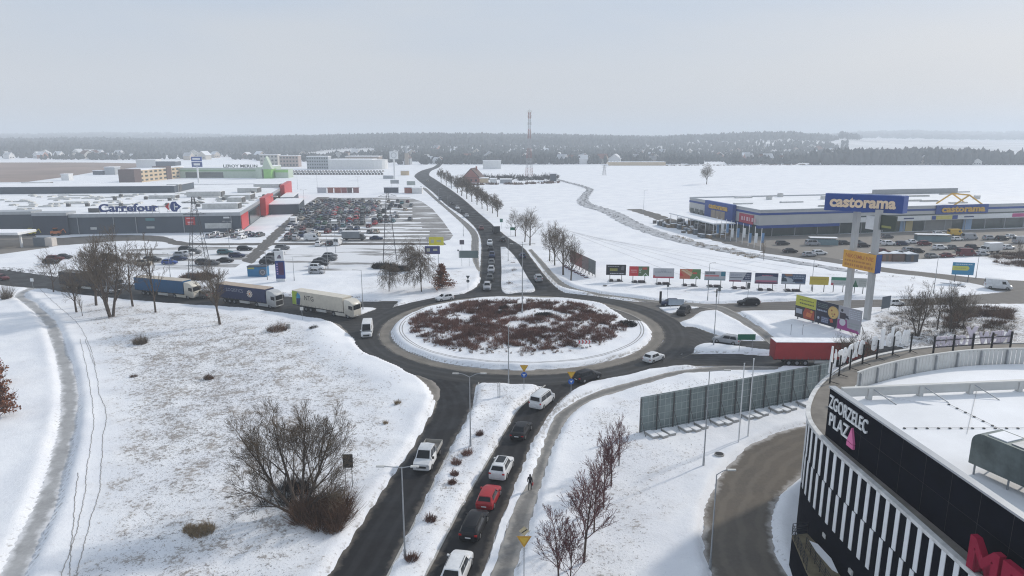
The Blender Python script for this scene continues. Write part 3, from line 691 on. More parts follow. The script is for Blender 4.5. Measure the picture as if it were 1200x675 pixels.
# letters and the arrow emblem on their roof frames
def arrow_sign(parent):
    x0, x1 = lx(190.5, 10, 243), lx(209, 10, 243); z0, z1 = 8.0, 12.0; w = x1-x0; zc = (z0+z1)/2; h = z1-z0
    U = lambda u, v: (x0+u*w, z0+v*h)
    red = MB(); p = [U(0,.5), U(.26,.86), U(.20,.5), U(.26,.14)]
    red.add([(a,-.1,b) for a,b in p], [(0,3,2,1)]); red.add([(a,.15,b) for a,b in p], [(0,1,2,3)])
    for i in range(4): a, b = p[i], p[(i+1)%4]; red.add([(a[0],-.1,a[1]),(b[0],-.1,b[1]),(b[0],.15,b[1]),(a[0],.15,a[1])], [(0,1,2,3)])
    red.build('emblem_arrow', M_CRED, parent)
    bl = MB(); n = 18
    out = [U(.62+.28*math.cos(t)*1.0, .5+.5*math.sin(t)) for t in np.linspace(math.pi*.5, math.pi*1.5, n)] + [U(1,.5)]
    out = [U(.70,.98)] + [U(.60-.27*math.cos(t-math.pi/2+math.pi/2)*0, 0) for t in []] + [U(.52-.20*math.sin(t), .5+.48*math.cos(t)) for t in np.linspace(0.15, math.pi-.15, n)] + [U(.70,.02), U(.76,.2), U(1,.5), U(.76,.8)]
    m = len(out); bl.add([(a,-.1,b) for a,b in out], [tuple(range(m))]); bl.add([(a,.15,b) for a,b in out], [tuple(reversed(range(m)))])
    for i in range(m): a, b = out[i], out[(i+1)%m]; bl.add([(a[0],-.1,a[1]),(b[0],-.1,b[1]),(b[0],.15,b[1]),(a[0],.15,a[1])], [(0,1,2,3)])
    bl.build('emblem_arrow', M_CBLUE, parent)
    wh = MB(); wh.box(U(.56,0)[0], U(.62,0)[0], -.14, -.1, U(0,.2)[1], U(0,.8)[1]); wh.box(U(.56,0)[0], U(.80,0)[0], -.145, -.1, U(0,.44)[1], U(0,.56)[1]); wh.build('emblem_stripe', M_WHITE, parent)
arrow_sign(store)
mb = MB(); x0, x1 = lx(116.2, 10, 243), lx(183, 10, 243); s = 'Carrefour'
v0, _ = text_geo(s, 0.03)
mb.text(s, x0, x1, 8.3, 11.3, 0, 0, 0.35, bold=0.03, back=True)
for k, (q, w_) in enumerate(zip((.055, .36, .45, .60, .93), (1, 1, 1, 1, 1))):      # slab feet of the letters
    xx = x0 + q*(x1-x0); mb.box(xx-.55, xx+.55, -.36, .02, 8.28, 8.62)
mb.build('roof_lettering', M_CBLUE, store)
mb = MB()
for q in np.linspace(0, 1, 10): mb.box(x0+q*(x1-x0)-.06, x0+q*(x1-x0)+.06, .2, .32, 7.35, 10.4)
mb.box(x0, x1, .2, .28, 8.2, 8.32); mb.box(lx(192,10,243), lx(208,10,243), .2, .3, 8.2, 8.32)
for q in (193, 207): mb.box(lx(q,10,243)-.06, lx(q,10,243)+.06, .2, .32, 7.35, 10)
mb.build('letter_frame', M_STEEL, store)
# things on the front wall
def front(px0, px1, py0, py1):
    z = lambda py: 36 - 28.4*(py-160)/(250-160)
    return lx(px0, 4, 262), lx(px1, 4, 262), z(py1), z(py0)
FZ = lambda py: 36*(1-(py-160)/114.0) if False else 7.6 - (py-250.0)/90.0*36*0.79*0.99
for (a, b, c, d, m_) in ((213, 224, 255, 265, M_CRED), (168, 178, 256, 259, C_('teal_sign', (.10,.24,.26))), (168, 177, 266, 268.5, M_UNIT), (257, 264, 255.3, 257.3, M_WHITE), (235, 265, 263, 269.5, M_UNIT), (105, 112, 266, 269, M_UNIT)):
    mb = MB(); mb.box(lx(a, 4, 262), lx(b, 4, 262), -.12 if m_ is not M_UNIT else -.1, 0, FZ(d), FZ(c)); mb.build('sign_panel', m_, store)
for a_, b_, c_, d_ in ((214.5,222.5,257.2,256.2), (215.5,222,262.3,260.8), (216,221,264.2,263.2)):
    mb = MB(); mb.box(lx(a_,4,262), lx(b_,4,262), -.15, -.12, FZ(c_), FZ(d_)); mb.build('sign_mark', C_('pale_pink', (.75,.5,.55)), store)
for px_ in (72, 92, 132, 157, 211, 266):
    mb = MB(); mb.box(lx(px_,4,262)-.12, lx(px_,4,262)+.12, -.35, -.2, 0, 6.5); mb.build('downpipe', M_STEEL, store)
# red gables and glazing on the car park side
sa = math.atan2(DY, sk)
def side(mbx): return xf(mbx, sa, (LEN, 0, 0))
SD = math.hypot(DY, sk)
tpos = lambda px: (lambda q: math.dist(FR, q))(P(px, 249 + (px-281)*(215-249)/56., 7.6))
for a, b, zt, out in ((1.0, tpos(290), 6.2, .25), (tpos(304.5), tpos(314), 8.6, 2.5), (tpos(328), SD-1, 9.2, 2.5)):
    mb = MB(); mb.box(a, b, -out, 0, 0.6, zt); side(mb).build('red_panel', M_CRED, store)
for a, b in ((tpos(291)+1, tpos(303)), (tpos(315.5), tpos(327))):
    mb = MB(); mb.box(a, b, -.3, 0, 0.5, 5.6); side(mb).build('glazing', M_GREENG, store)
mb = MB(); mb.box(tpos(308), tpos(318), -16, -2.6, 0, 4.6, 0); mb.box(tpos(308)-.2, tpos(318)+.2, -16.2, -2.5, 4.6, 4.95, 1); side(mb).build('entrance_hall', [M_SLATE, M_SNOWROOF], store)
mb = MB(); mb.box(tpos(322), tpos(330), -9, -2.6, 0, 4.2, 0); mb.box(tpos(322)-.2, tpos(330)+.2, -9.2, -2.5, 4.2, 4.5, 1); side(mb).build('entrance_hall', [M_SLATE2, M_SNOWROOF], store)
# roof lights and plant
rr_ = random.Random(3)
for k in range(150):
    x = rr_.uniform(BX+30, LEN-6); y = rr_.uniform(17, DY*0.58)
    mb = MB()
    if k < 100: w = rr_.uniform(1.8, 3.2); mb.extr([(x,7.35),(x+w,7.35),(x+w*.85,7.85),(x+w*.15,7.85)], y, y+rr_.uniform(1.5,2.4), 0); mb.build('roof_light', M_UNIT, store)
    elif k < 130: w = rr_.uniform(5, 13); mb.extr([(x,7.35),(x+w,7.35),(x+w*.96,7.8),(x+w*.04,7.8)], y, y+1.6, 0); mb.build('roof_light', M_UNIT, store)
    else: h = rr_.uniform(.9, 1.6); mb.box(x, x+1.4, y, y+1.2, 7.35, 7.35+h, 0); mb.box(x+.3, x+1.1, y+.2, y+1, 7.35+h, 7.6+h, 1); mb.build('roof_vent', [M_DKUNIT, M_UNIT], store)
for px_, py_, w, d, h in ((12,226,13,4,2.6),(42,220,15,4,3),(8,221,6,3,2),(134,223,14,4,2.4),(239,231,16,6,2.6),(190,233,12,5,1.6),(258,245,14,5,2.2),(278,234,12,8,2.2),(290,226,10,8,2.4),(312,220,14,6,2),(106,249,1.5,1.2,1.6),(110,249,1.5,1.2,1.6),(114,249,1.5,1.2,1.6),(275,238,6,6,2.4),(203,225,6,4,4)):
    q = P(px_, py_, 7.35); dx, dy = q[0]-FL[0], q[1]-FL[1]; x = dx*math.cos(rzc)+dy*math.sin(rzc); y = -dx*math.sin(rzc)+dy*math.cos(rzc)
    y = max(y, .6)
    mb = MB(); mb.box(x-w/2, x+w/2, y, y+d, 7.35, 7.35+h, 0); mb.box(x-w/2+.1, x+w/2-.1, y+.1, y+d-.1, 7.35+h, 7.45+h, 1); mb.box(x+w/2, x+w/2+.3, y+.3, y+d-.3, 7.5, 7.2+h, 2)
    mb.build('roof_unit', [M_UNIT if w > 2 else M_DKUNIT, M_SNOWCAP, M_DKUNIT], store)

# --- hardware store with the blue and yellow signs
CC, CL, CR = P(890.7, 246, 10), P(816, 231, 10), P(1200, 238, 10)
rz2 = heading(CC, CR); D2 = math.dist(CC, CL) ; W2 = math.dist(CC, CR) + 30
hw = thing('hardware_store', 'pale hardware warehouse with blue bands, blue entrance panels and yellow lettering', 'store', (*CC, 0), rz2)
def hx(px, py, z):
    q = P(px, py, z); dx, dy = q[0]-CC[0], q[1]-CC[1]; return dx*math.cos(rz2)+dy*math.sin(rz2)
mb = MB(); mb.box(0, W2, 0, D2, 4.3, 9.4, 0); mb.build('wall', M_PANELW, hw)
mb = MB(); mb.box(.2, W2, 1.5, D2-1, 0, 4.3, 0); mb.build('wall_base', M_GREENG, hw)
mb = MB(); mb.box(.35, W2-.3, .35, D2-.4, 9.4, 9.6); mb.build('roof', M_SNOWROOF, hw)
mb = MB(); mb.box(-.1, W2, -.1, .35, 9.4, 10.0); mb.box(-.1, .35, .35, D2, 9.4, 10.0); mb.box(.35, W2, D2-.4, D2+.1, 9.4, 10.1); mb.build('parapet', M_FASC, hw)
mb = MB(); mb.box(-.14, W2, -.14, 0, 8.0, 8.8); mb.box(-.14, 0, 0, D2, 8.0, 8.8); mb.build('blue_band', M_CBL, hw)
mb = MB(); mb.box(-.2, hx(1000,262,5), -.2, 1.4, 3.2, 4.28); mb.build('canopy', M_CBL, hw)
mb = MB(); mb.box(hx(1030,262,5), W2, -.15, 0, 4.32, 6.2, 0); mb.build('fascia', M_WHITE, hw)
mb = MB(); mb.box(hx(1030,262,5), W2, -.12, 0, 6.25, 6.75, 0); mb.build('window_band', M_GREENG, hw)
for q in np.arange(6, W2, 9.5):
    mb = MB(); mb.cyl((q, .7, 0), (q, .7, 4.3), .16, n=8); mb.build('column', M_STEEL, hw)
mb = MB(); a, b = hx(1090,246,8), hx(1165,246,8); mb.box(a, b, -.6, -.16, 6.6, 10.1); mb.build('sign_board', M_CBL, hw)
mb = MB(); mb.text('castorama', a+(b-a)*.1, a+(b-a)*.93, 7.2, 9.5, -.6, 0, .25, .035); mb.build('sign_lettering', M_YEL, hw)
mb = MB(); A3, B3, T3 = (hx(1110,239,10), 9.7), (hx(1152,239,10), 9.7), ((hx(1110,239,10)+hx(1152,239,10))/2, 13.6)
for p_, q_ in ((A3, T3), (T3, B3)):
    mb.cyl((p_[0], .8, p_[1]), (q_[0], .8, q_[1]), .3, n=6); mb.cyl((p_[0], 9, p_[1]), (q_[0], 9, q_[1]), .3, n=6)
mb.cyl((T3[0], .8, T3[1]), (T3[0], 9, T3[1]), .3, n=6); mb.build('gable_frame', M_YEL, hw)
mb = MB(); mb.box(hx(1106,258,5), hx(1144,258,5), -.3, -.16, 4.5, 6.0, 0); mb.box(hx(1106,258,5), hx(1112,258,5), -.34, -.3, 4.5, 6.0, 1); mb.box(hx(1136,258,5), hx(1144,258,5), -.34, -.3, 4.5, 6.0, 1); mb.build('banner', [C_('banner_yellow', (.62,.55,.16)), M_CBL], hw)
for px_ in (1080, 1169):
    mb = MB(); x = hx(px_,259,5); mb.box(x-2.3, x+2.3, -.17, -.15, 5.0, 5.5); mb.build('sign_strip', C_('dark_blue_letters', (.02,.04,.14)), hw)
for a_, b_, m_ in ((1070,1077,C_('pale_blue_panel',(.25,.36,.50))), (1078,1088,C_('ochre_panel',(.42,.34,.16))), (1106,1146,C_('grey_glazing',(.20,.20,.19))), (1163,1176,C_('pale_blue_panel',(.25,.36,.50)))):
    mb = MB(); mb.box(hx(a_,268,2), hx(b_,268,2), 1.3, 1.5, 0.1, 4.2); mb.build('entrance_panel', m_, hw)
mb = MB(); mb.box(hx(1194,254,5), W2, -.25, -.16, 4.6, 6.0); mb.build('sign_panel', mat('magenta_sign', (.45,.06,.20)), hw)
# left gable end
def lside(mbx): return xf(mbx, -math.pi/2, (0, D2, 0))
def ls(px):   # distance along the left wall, from its far end
    t = (px-816)/(890.7-816.); z = 10; py = 231+t*15
    return math.dist(CL, P(px, py, 10))
mb = MB(); mb.box(ls(836), ls(866), -1.6, -.15, 2.6, 10.3); lside(mb).build('blue_block', M_CBL, hw)
mb = MB(); mb.text('castorama', ls(840)+.3, ls(860.5), 7.4, 9.3, -1.6, 0, .2, .035); lside(mb).build('sign_lettering', M_YEL, hw)
for i in range(3):
    mb = MB(); w = (ls(858)-ls(843))/3; mb.box(ls(843)+i*w+.12, ls(843)+(i+1)*w-.12, -1.68, -1.6, 3.6, 6.9); lside(mb).build('window', C_('amber_window', (.34,.27,.20), .25), hw)
mb = MB(); mb.box(ls(870), ls(885), -.35, -.15, 4.2, 7.6, 0); lside(mb).build('red_sign', C_('red_board', (.46,.05,.09)), hw)
mb = MB()
for i, w in enumerate((1.1, .7, 1.2, .5, 1.2, .9)): mb.box(ls(871)+1.0+i*1.75, ls(871)+1.0+i*1.75+w, -.39, -.35, 5.2, 6.6)
lside(mb).build('sign_marks', C_('pale_pink', (.75,.5,.55)), hw)
mb = MB(); mb.box(ls(867), ls(884), -.3, -.15, 3.2, 4.1); lside(mb).build('blue_strip', M_CBL, hw)
for i in range(5):
    mb = MB(); x = ls(817)+i*ls(820)*.0+i*4.2; mb.box(x+.5, x+3.4, -.2, -.1, 2.2, 5.6); lside(mb).build('window', M_GREENG, hw)
# garden yard roof on posts
mb = MB(); mb.box(ls(832), ls(884), -16, -7, 4.6, 4.9, 0); mb.box(ls(832)+.1, ls(884)-.1, -15.9, -7.1, 4.9, 5.02, 1); lside(mb).build('yard_roof', [M_WHITE, M_SNOWCAP], hw)
for q in np.linspace(ls(833), ls(883), 7):
    for y in (-15.5, -7.5):
        mb = MB(); mb.cyl((q, y, 0), (q, y, 4.6), .12, n=6); lside(mb).build('yard_post', M_WHITE, hw)
rr_ = random.Random(5)
for k in range(46):
    t = rr_.random(); q = ls(822)+t*(ls(886)-ls(822)); y = -rr_.uniform(4, 22); w = rr_.uniform(1, 2.4); h = rr_.uniform(.7, 2.0)
    mb = MB(); mb.box(q, q+w, y, y+1.3, 0, h, 0); mb.box(q+.05, q+w-.05, y+.05, y+1.25, h, h+.1, 1); lside(mb)
    o = mb.build('goods_pallet', [mat('pallet_goods_%d' % (k % 3), ((.10,.09,.08),(.20,.15,.10),(.12,.14,.16))[k % 3]), M_SNOWCAP], hw)
for k in range(20):
    x = rr_.uniform(4, W2-6); y = rr_.uniform(6, D2-4)
    mb = MB(); w = rr_.choice((2, 8, 10)); h = .5 if w > 3 else 1.5; mb.box(x, x+w, y, y+1.6, 9.6, 9.6+h, 0); mb.box(x+.1, x+w-.1, y+.1, y+1.5, 9.6+h, 9.68+h, 1); mb.build('roof_unit', [M_UNIT, M_SNOWCAP if k % 2 else M_DKUNIT], hw)
mb = MB(); mb.box(hx(1010,226,10), hx(1130,226,10), D2-3, D2-2.6, 9.6, 12.0); mb.build('roof_screen', C_('grey_screen', (.26,.27,.28)), hw)

# --- curved shopping centre in the foreground right
ZM = 12.0
out_px = [(973,438),(957,453),(949,471),(948,488),(952,501)]
ol = [(26.9,17.0),(26.4,26.0),(26.0,34.5),(25.75,41.4),(25.45,47.0),(25.3,50.5),(25.45,53.8),(26.1,56.6),(27.6,59.8),(30.0,63.6),(33.0,67.2),(37.2,71.0),(42.5,74.3),(49.2,76.8),(58.0,78.2),(70.0,78.6),(84,78.0),(100,76)]
olc = catmull(ol, 0.6); full = np.r_[olc, [[100, 17.0]]]
mall = thing('shopping_centre', 'dark curved shopping centre with white vertical fins and rooftop lettering', 'shopping centre', (26, 45, 0))
MO = (-26, -45, 0)
def mbuild(mb, name, mats, **k): return xf(mb, 0, MO).build(name, mats, mall, **k)
inn = off(olc, -0.12)
wall_o = np.r_[inn, [[100, 17.0]]]
mb = MB(); mb.prism([tuple(p) for p in wall_o[::-1]], 0, ZM-.30, 0); mbuild(mb, 'wall', M_BLK)
mb = MB(); n = len(olc); A_, B_ = off(olc, .05), off(olc, -.34)
for i in range(n-1):
    v = [(*A_[i], ZM-.28), (*B_[i], ZM-.28), (*B_[i+1], ZM-.28), (*A_[i+1], ZM-.28), (*A_[i], ZM), (*B_[i], ZM), (*B_[i+1], ZM), (*A_[i+1], ZM)]
    mb.add(v, [(7,6,5,4), (0,1,2,3), (4,5,1,0), (5,6,2,1), (6,7,3,2), (7,4,0,3)], 0)
mbuild(mb, 'coping', C_('coping_pale', (.58,.58,.57), .6, var=.25, scale=1.2))
fl = off(olc, -.34); mb = MB(); mb.prism([tuple(p) for p in np.r_[fl, [[99.5, 17.4]]][::-1]], ZM-.29, ZM-.12, 0); mbuild(mb, 'ledge', M_LEDGE)
dist = np.r_[0, np.cumsum(np.linalg.norm(np.diff(olc, axis=0), axis=1))]
tgt = np.gradient(olc, axis=0); tgt /= np.linalg.norm(tgt, axis=1)[:, None]
def along(s): return np.array([np.interp(s, dist, olc[:, 0]), np.interp(s, dist, olc[:, 1])]), math.atan2(np.interp(s, dist, tgt[:, 1]), np.interp(s, dist, tgt[:, 0]))
fin_me = {}
for row, (z0, z1, ph) in enumerate(((8.65, 11.68, 0.0), (5.45, 8.55, 0.22))):
    mb = MB(); mb.box(-.205, .205, -.02, .045, z0, z1); fin_me[row] = mb.mesh('fin', M_FIN)
    s = 8.0 + ph
    while s < 55.0:
        p_, a_ = along(s); nx_, ny_ = -math.sin(a_), math.cos(a_)
        o = obj('fin', fin_me[row], mall, (p_[0]-nx_*.12-26, p_[1]-ny_*.12-45, 0), a_)
        s += 1.17
# black sign wall above the ledge
WA, WB = np.array((25.95, 52.6)), np.array((28.3, 18.0)); wrz = math.atan2(*(WB-WA)[::-1]); WLN = np.linalg.norm(WB-WA)
def swall(mbx): return xf(mbx, wrz, (WA[0], WA[1], 0))
mb = MB(); mb.box(0, WLN, 0, .35, ZM-.12, 16.0); mbuild(swall(mb), 'sign_wall', M_BLK)
for q_ in np.arange(2.4, WLN, 2.4):
    mb = MB(); mb.box(q_-.012, q_+.012, -.012, 0, ZM, 15.98); mbuild(swall(mb), 'panel_joint', M_TRIM)
mb = MB(); mb.box(0, WLN, -.013, 0, 13.98, 14.0); mbuild(swall(mb), 'panel_joint', M_TRIM)
mb = MB(); mb.box(-.06, WLN, -.08, .45, 16.0, 16.14); mbuild(swall(mb), 'sign_wall_cap', M_FASC)
mb = MB(); mb.text('ZGORZELEC', .25, 5.6, 14.45, 15.55, -.02, 0, .10, .008); mb.text('PLAZ', .55, 3.35, 13.0, 14.1, -.02, 0, .10, .008); mbuild(swall(mb), 'sign_lettering', M_WHITE)
mb = MB(); p3 = [(3.4,13.0),(3.85,14.2),(4.3,13.0)]
mb.add([(x,-.2,z) for x,z in p3]+[(x,-.02,z) for x,z in p3], [(0,2,1),(3,4,5),(0,1,4,3),(1,2,5,4),(2,0,3,5)]); mb.box(3.4,4.3,-.2,-.02,12.6,12.94); mbuild(swall(mb), 'sign_letter', M_PINK)
mb = MB()
for k, (q, ch) in enumerate(((17.8, 'M'), (20.2, 'E'), (22.2, 'D'), (24.2, 'I'), (25.2, 'A'))):
    w = {'M': 2.15, 'I': .6}.get(ch, 1.7); mb.text(ch, q, q+w, 11.75, 14.0, -.75, 0, .4, .03, back=True)
mbuild(swall(mb), 'sign_lettering', M_MEDIA)
# snowy roofs behind
mb = MB(); mb.prism([(26.9,52.3),(29.0,18),(98,18),(98,62),(60,62),(38.5,58.35),(33.6,58.6),(30.6,57.6),(28.0,54.6)], ZM-.12, ZM+.12, 0); mbuild(mb, 'roof', M_SNOWROOF)
mb = MB(); i0 = int(np.argmax(olc[:, 1] > 53.5)); i1 = int(np.argmax(olc[:, 0] > 60)); mb.prism([tuple(p) for p in np.r_[off(olc, -3.0)[i0:i1], [[60, 62.3], [38.5, 58.6], [33.6, 58.8]]][::-1]], ZM-.12, ZM-.02, 0); mbuild(mb, 'roof', M_SNOWROOF)
fb = [P(1003,457,ZM), P(1012,453.5,ZM), P(1026,449,ZM), P(1059,440.5,ZM), P(1101,433,ZM), P(1142,428.5,ZM), P(1200,427,ZM), P(1270,430,ZM)]
fc = catmull(fb, 0.5); fd = np.r_[0, np.cumsum(np.linalg.norm(np.diff(fc, axis=0), axis=1))]
mb = MB(); mb.prism([tuple(p) for p in np.r_[off(fc, -.2), [[98, 66], [98, 62.05], [60, 62.05], [38.5, 58.4]]][::-1]], ZM-.12, ZM+.10, 0); mbuild(mb, 'roof', M_SNOWROOF)
s = 0.0; k = 0; FH = 1.75
M_PARA = C_('parapet_white', (.56,.56,.54), .5, var=.08)
while s < fd[-1]-.5:
    p_ = np.array([np.interp(s+.25, fd, fc[:, i]) for i in (0, 1)]); q_ = np.array([np.interp(s+.5, fd, fc[:, i]) for i in (0, 1)]); a_ = math.atan2(*(q_-p_)[::-1])
    mb = MB(); mb.obox(p_[0], p_[1], ZM, ZM+FH, .42, .06, a_); mbuild(mb, 'parapet_panel', M_PARA)
    if k % 6 == 0:
        mb = MB(); mb.obox(p_[0]+.2*math.cos(a_), p_[1]+.2*math.sin(a_)-.12, ZM, ZM+FH-.1, .12, .25, a_); mbuild(mb, 'parapet_post', M_STEEL)
    s += .5; k += 1
mb = MB(); A_, B_ = off(fc, .1), off(fc, -.1)
for i in range(len(fc)-1):
    v = [(*A_[i], ZM+FH), (*B_[i], ZM+FH), (*B_[i+1], ZM+FH), (*A_[i+1], ZM+FH), (*A_[i], ZM+FH+.1), (*B_[i], ZM+FH+.1), (*B_[i+1], ZM+FH+.1), (*A_[i+1], ZM+FH+.1)]
    mb.add(v, [(7,6,5,4),(0,1,2,3),(4,5,1,0),(5,6,2,1),(6,7,3,2),(7,4,0,3)], 0)
mbuild(mb, 'parapet_cap', M_PARA)
b0, b1 = np.array(P(986,462,12.6)), np.array(P(1212,452,12.6)); ba = math.atan2(*(b1-b0)[::-1]); bl_ = np.linalg.norm(b1-b0)
mb = MB(); mb.box(0, bl_, -.12, .12, 12.35, 13.1, 0); mb.box(0, bl_, -.2, .2, 13.1, 13.25, 0); mbuild(xf(mb, ba, (*b0, 0)), 'roof_beam', M_PARA)
for q in (.14, .40, .66, .92):
    mb = MB(); mb.box(q*bl_-.2, q*bl_+.2, -.24, .24, 12.0, 13.1); mbuild(xf(mb, ba, (*b0, 0)), 'beam_bracket', M_PARA)
    mb = MB(); mb.cyl((q*bl_+.3, -.2, 13.0), (q*bl_+1.5, -1.9, 12.1), .05, n=6); mbuild(xf(mb, ba, (*b0, 0)), 'brace', M_STEEL)
# ventilation duct with a rounded end
dq = np.array(P(1133,552,12.2)); dr = math.atan2(*(np.array(P(1215,590,12.2))-dq)[::-1])
pr = [(0,12.9),(0,14.6)] + [(.75-.75*math.cos(t), 14.6+.75*math.sin(t)) for t in np.linspace(.2, math.pi/2, 6)] + [(9,15.35),(9,12.9)]
mb = MB(); mb.extr(pr, 0, 2.2); mbuild(xf(mb, dr, (*dq, 0)), 'duct', M_DUCT, smooth_ang=35)
for i in range(5):
    mb = MB(); mb.box(.9+i*1.6, 2.2+i*1.6, .3, 1.9, 15.35, 15.42, 1 if i % 2 == 0 else 0); mbuild(xf(mb, dr, (*dq, 0)), 'duct_panel', [M_STEEL, M_SNOWCAP])
for i in range(4):
    for j in (.15, 2.05):
        mb = MB(); mb.cyl((.4+i*2.4, j, ZM), (.4+i*2.4, j, 12.92), .07, n=6); mbuild(xf(mb, dr, (*dq, 0)), 'duct_leg', M_STEEL)
for line in (((1060,502),(1200,502)), ((1112,474),(1200,517)), ((1146,452),(1133,509))):      # lightning wire on little blocks
    a_, b_ = np.array(P(*line[0], ZM+.15)), np.array(P(*line[1], ZM+.15)); ln = np.linalg.norm(b_-a_)
    mb = MB(); mb.cyl((*a_, ZM+.2), (*b_, ZM+.2), .015, n=4)
    for q in (np.arange(0, ln, .95) if line[0][0] != 1146 else ()): c = a_+(b_-a_)*q/ln; mb.obox(c[0], c[1], ZM+.12, ZM+.22, .16, .16, 0)
    mbuild(mb, 'lightning_wire', M_DKUNIT)
# lettering that stands on the rim and faces away
def rim_letters(word, s0, s1, zb, hts, m_):
    nl = len(word)
    for i, ch in enumerate(word):
        if ch == ' ': continue
        s = s1 - (s1-s0)*(i+.5)/nl
        p_, a_ = along(s); p_ = p_ + np.array((math.sin(a_), -math.cos(a_)))*.55; w = (s1-s0)/nl*.80
        if ch in 'ilt': w *= .55
        h = hts.get(ch, 1.5)*1.12
        mb = MB(); mb.text(ch, -w/2, w/2, zb - (.35 if ch == 'p' else 0), zb+h, .08, 0, .14, .03, back=True)
        mbuild(xf(mb, a_+math.pi, (*p_, 0)), 'rim_letter', m_)
def sat(px, py):
    q = np.array(P(px, py, ZM)); return dist[np.argmin(np.linalg.norm(olc-q, axis=1))]
sA, sB = sat(972, 449), sat(1066, 411)
rim_letters('meble expertA', sA, sB, ZM+.85, {'b': 2.05, 'l': 2.05, 't': 1.85, 'p': 1.5, 'A': 2.4}, C_('letter_white', (.82,.82,.82), .5))
for q in np.linspace(sA, sB, 7):
    p_, a_ = along(q); p_ = p_ + np.array((math.sin(a_), -math.cos(a_)))*.8
    mb = MB(); mb.obox(p_[0], p_[1], ZM-.12, ZM+2.1, .1, .14, a_); mbuild(mb, 'sign_post', M_TRIM)
    mb = MB(); c2 = p_ + np.array((math.sin(a_), -math.cos(a_)))*.9; mb.cyl((*p_, ZM+.1), (*c2, ZM), .04, n=5); mbuild(mb, 'sign_foot', M_TRIM)
mb = MB(); ss = np.linspace(sA, sB, 30)
for a_, b_ in zip(ss[:-1], ss[1:]):
    (p_, h_), (q_, _) = along(a_), along(b_); o2 = np.array((math.sin(h_), -math.cos(h_)))*.74
    mb.cyl((*(p_+o2), ZM+.62), (*(q_+o2), ZM+.62), .035, n=5)
mbuild(mb, 'sign_rail', M_TRIM)
na, nb = np.array(P(1092,412,ZM)), np.array(P(1182,406,ZM)); nl_ = np.linalg.norm(nb-na); nrz = math.atan2(*(na-nb)[::-1])
mb = MB(); mb.text('NEW', 0, nl_*.42, ZM+.4, ZM+2.0, .08, 0, .16, .03, back=True); mb.text('Y', nl_*.44, nl_*.60, ZM+.4, ZM+2.7, .08, 0, .16, .03, back=True)
mb.text('ORKER', nl_*.58, nl_, ZM+.4, ZM+1.75, .08, 0, .16, .03, back=True); mbuild(xf(mb, nrz, (*nb, 0)), 'rim_sign', M_LILAC)
for q in np.linspace(0, nl_, 5):
    mb = MB(); mb.box(q-.07, q+.07, .12, .28, ZM-.12, ZM+1.9); mbuild(xf(mb, nrz, (*nb, 0)), 'sign_post', M_TRIM)
mb = MB(); mb.box(0, nl_, .14, .22, ZM+.5, ZM+.58); mb.box(0, nl_, .14, .22, ZM+1.3, ZM+1.38); mbuild(xf(mb, nrz, (*nb, 0)), 'sign_rail', M_TRIM)
# terrace with railings at the foot of the facade
tz = 3.2
tp = [P(928,627,tz), P(946,625,tz), P(960,640,tz), P(1003,700,tz), P(975,720,tz), P(945,668,tz)]
mb = MB(); mb.prism(tp[::-1], 0, tz-.2, 0); mb.prism(tp[::-1], tz-.2, tz, 1); mbuild(mb, 'terrace', [M_BLK, C_('terrace_moss', (.15,.125,.075), .9, var=.3, scale=1.5)])
mb = MB(); mb.prism([P(948,634,tz), P(956,646,tz), P(975,668,tz), P(982,672,tz), P(974,655,tz), P(958,638,tz)], tz, tz+.06, 0); mbuild(mb, 'terrace_snow', M_SNOWCAP)
def railing(a, b, z, name='railing'):
    a, b = np.array(a), np.array(b); ln = np.linalg.norm(b-a); mb = MB()
    for h in (.3, .55, .8, 1.05): mb.cyl((*a, z+h), (*b, z+h), .025, n=5)
    for q in np.linspace(0, 1, max(2, int(ln/.9)+1)): c = a+(b-a)*q; mb.cyl((*c, z), (*c, z+1.05), .03, n=5)
    mbuild(mb, name, M_TRIM)
railing(tp[0], tp[1], tz); railing(tp[0], tp[5], tz); railing(P(944,643,tz), P(972,690,tz), tz)
for y_, z_ in ((45.2, 3.9), (49.5, 4.2)):
    mb = MB(); mb.box(25.36, 25.5 if y_ < 47 else 25.3, y_, y_+.5, z_, z_+.35); mbuild(mb, 'wall_light', M_UNIT)
# ------------------------------------------------------------------ vehicles
KIND = {  # L, W, H, bonnet z, belt z, windscreen base/top x, rear glass top/base x (fractions of L from the front), deck z
 'hatchback': (4.20, 1.78, 1.48, .90, .98, .25, .40, .88, .97, 1.00),
 'sedan':     (4.65, 1.82, 1.46, .88, .96, .26, .40, .74, .87, 1.02),
 'estate':    (4.70, 1.84, 1.52, .92, 1.00, .25, .38, .92, .985, 1.05),
 'suv':       (4.55, 1.88, 1.70, 1.05, 1.14, .24, .37, .88, .975, 1.18),
 'minivan':   (4.95, 1.92, 1.95, 1.08, 1.16, .15, .28, .965, .99, 1.22),
 'van':       (5.60, 2.02, 2.45, 1.15, 1.28, .10, .24, .985, .995, 1.30)}
def loft(mb, rings, mi, close=True):
    n = len(rings[0]); k = len(rings)
    mb.add([p for r in rings for p in r], [(j*n+i, j*n+(i+1) % n, (j+1)*n+(i+1) % n, (j+1)*n+i) for j in range(k-1) for i in range(n if close else n-1)] + [tuple(reversed(range(n))), tuple((k-1)*n+i for i in range(n))], mi)
def quadpanel(mb, q, d, mi):   # a thin pane lying d proud of the quad q
    a = [Vector(p) for p in q]; nrm = (a[1]-a[0]).cross(a[3]-a[0]).normalized()
    v = [p + nrm*d for p in a] + [p - nrm*.01 for p in a]
    mb.add(v, [(0,1,2,3), (7,6,5,4), (0,4,5,1), (1,5,6,2), (2,6,7,3), (3,7,4,0)], mi)
def lerp(a, b, t): return tuple(x + (y-x)*t for x, y in zip(a, b))
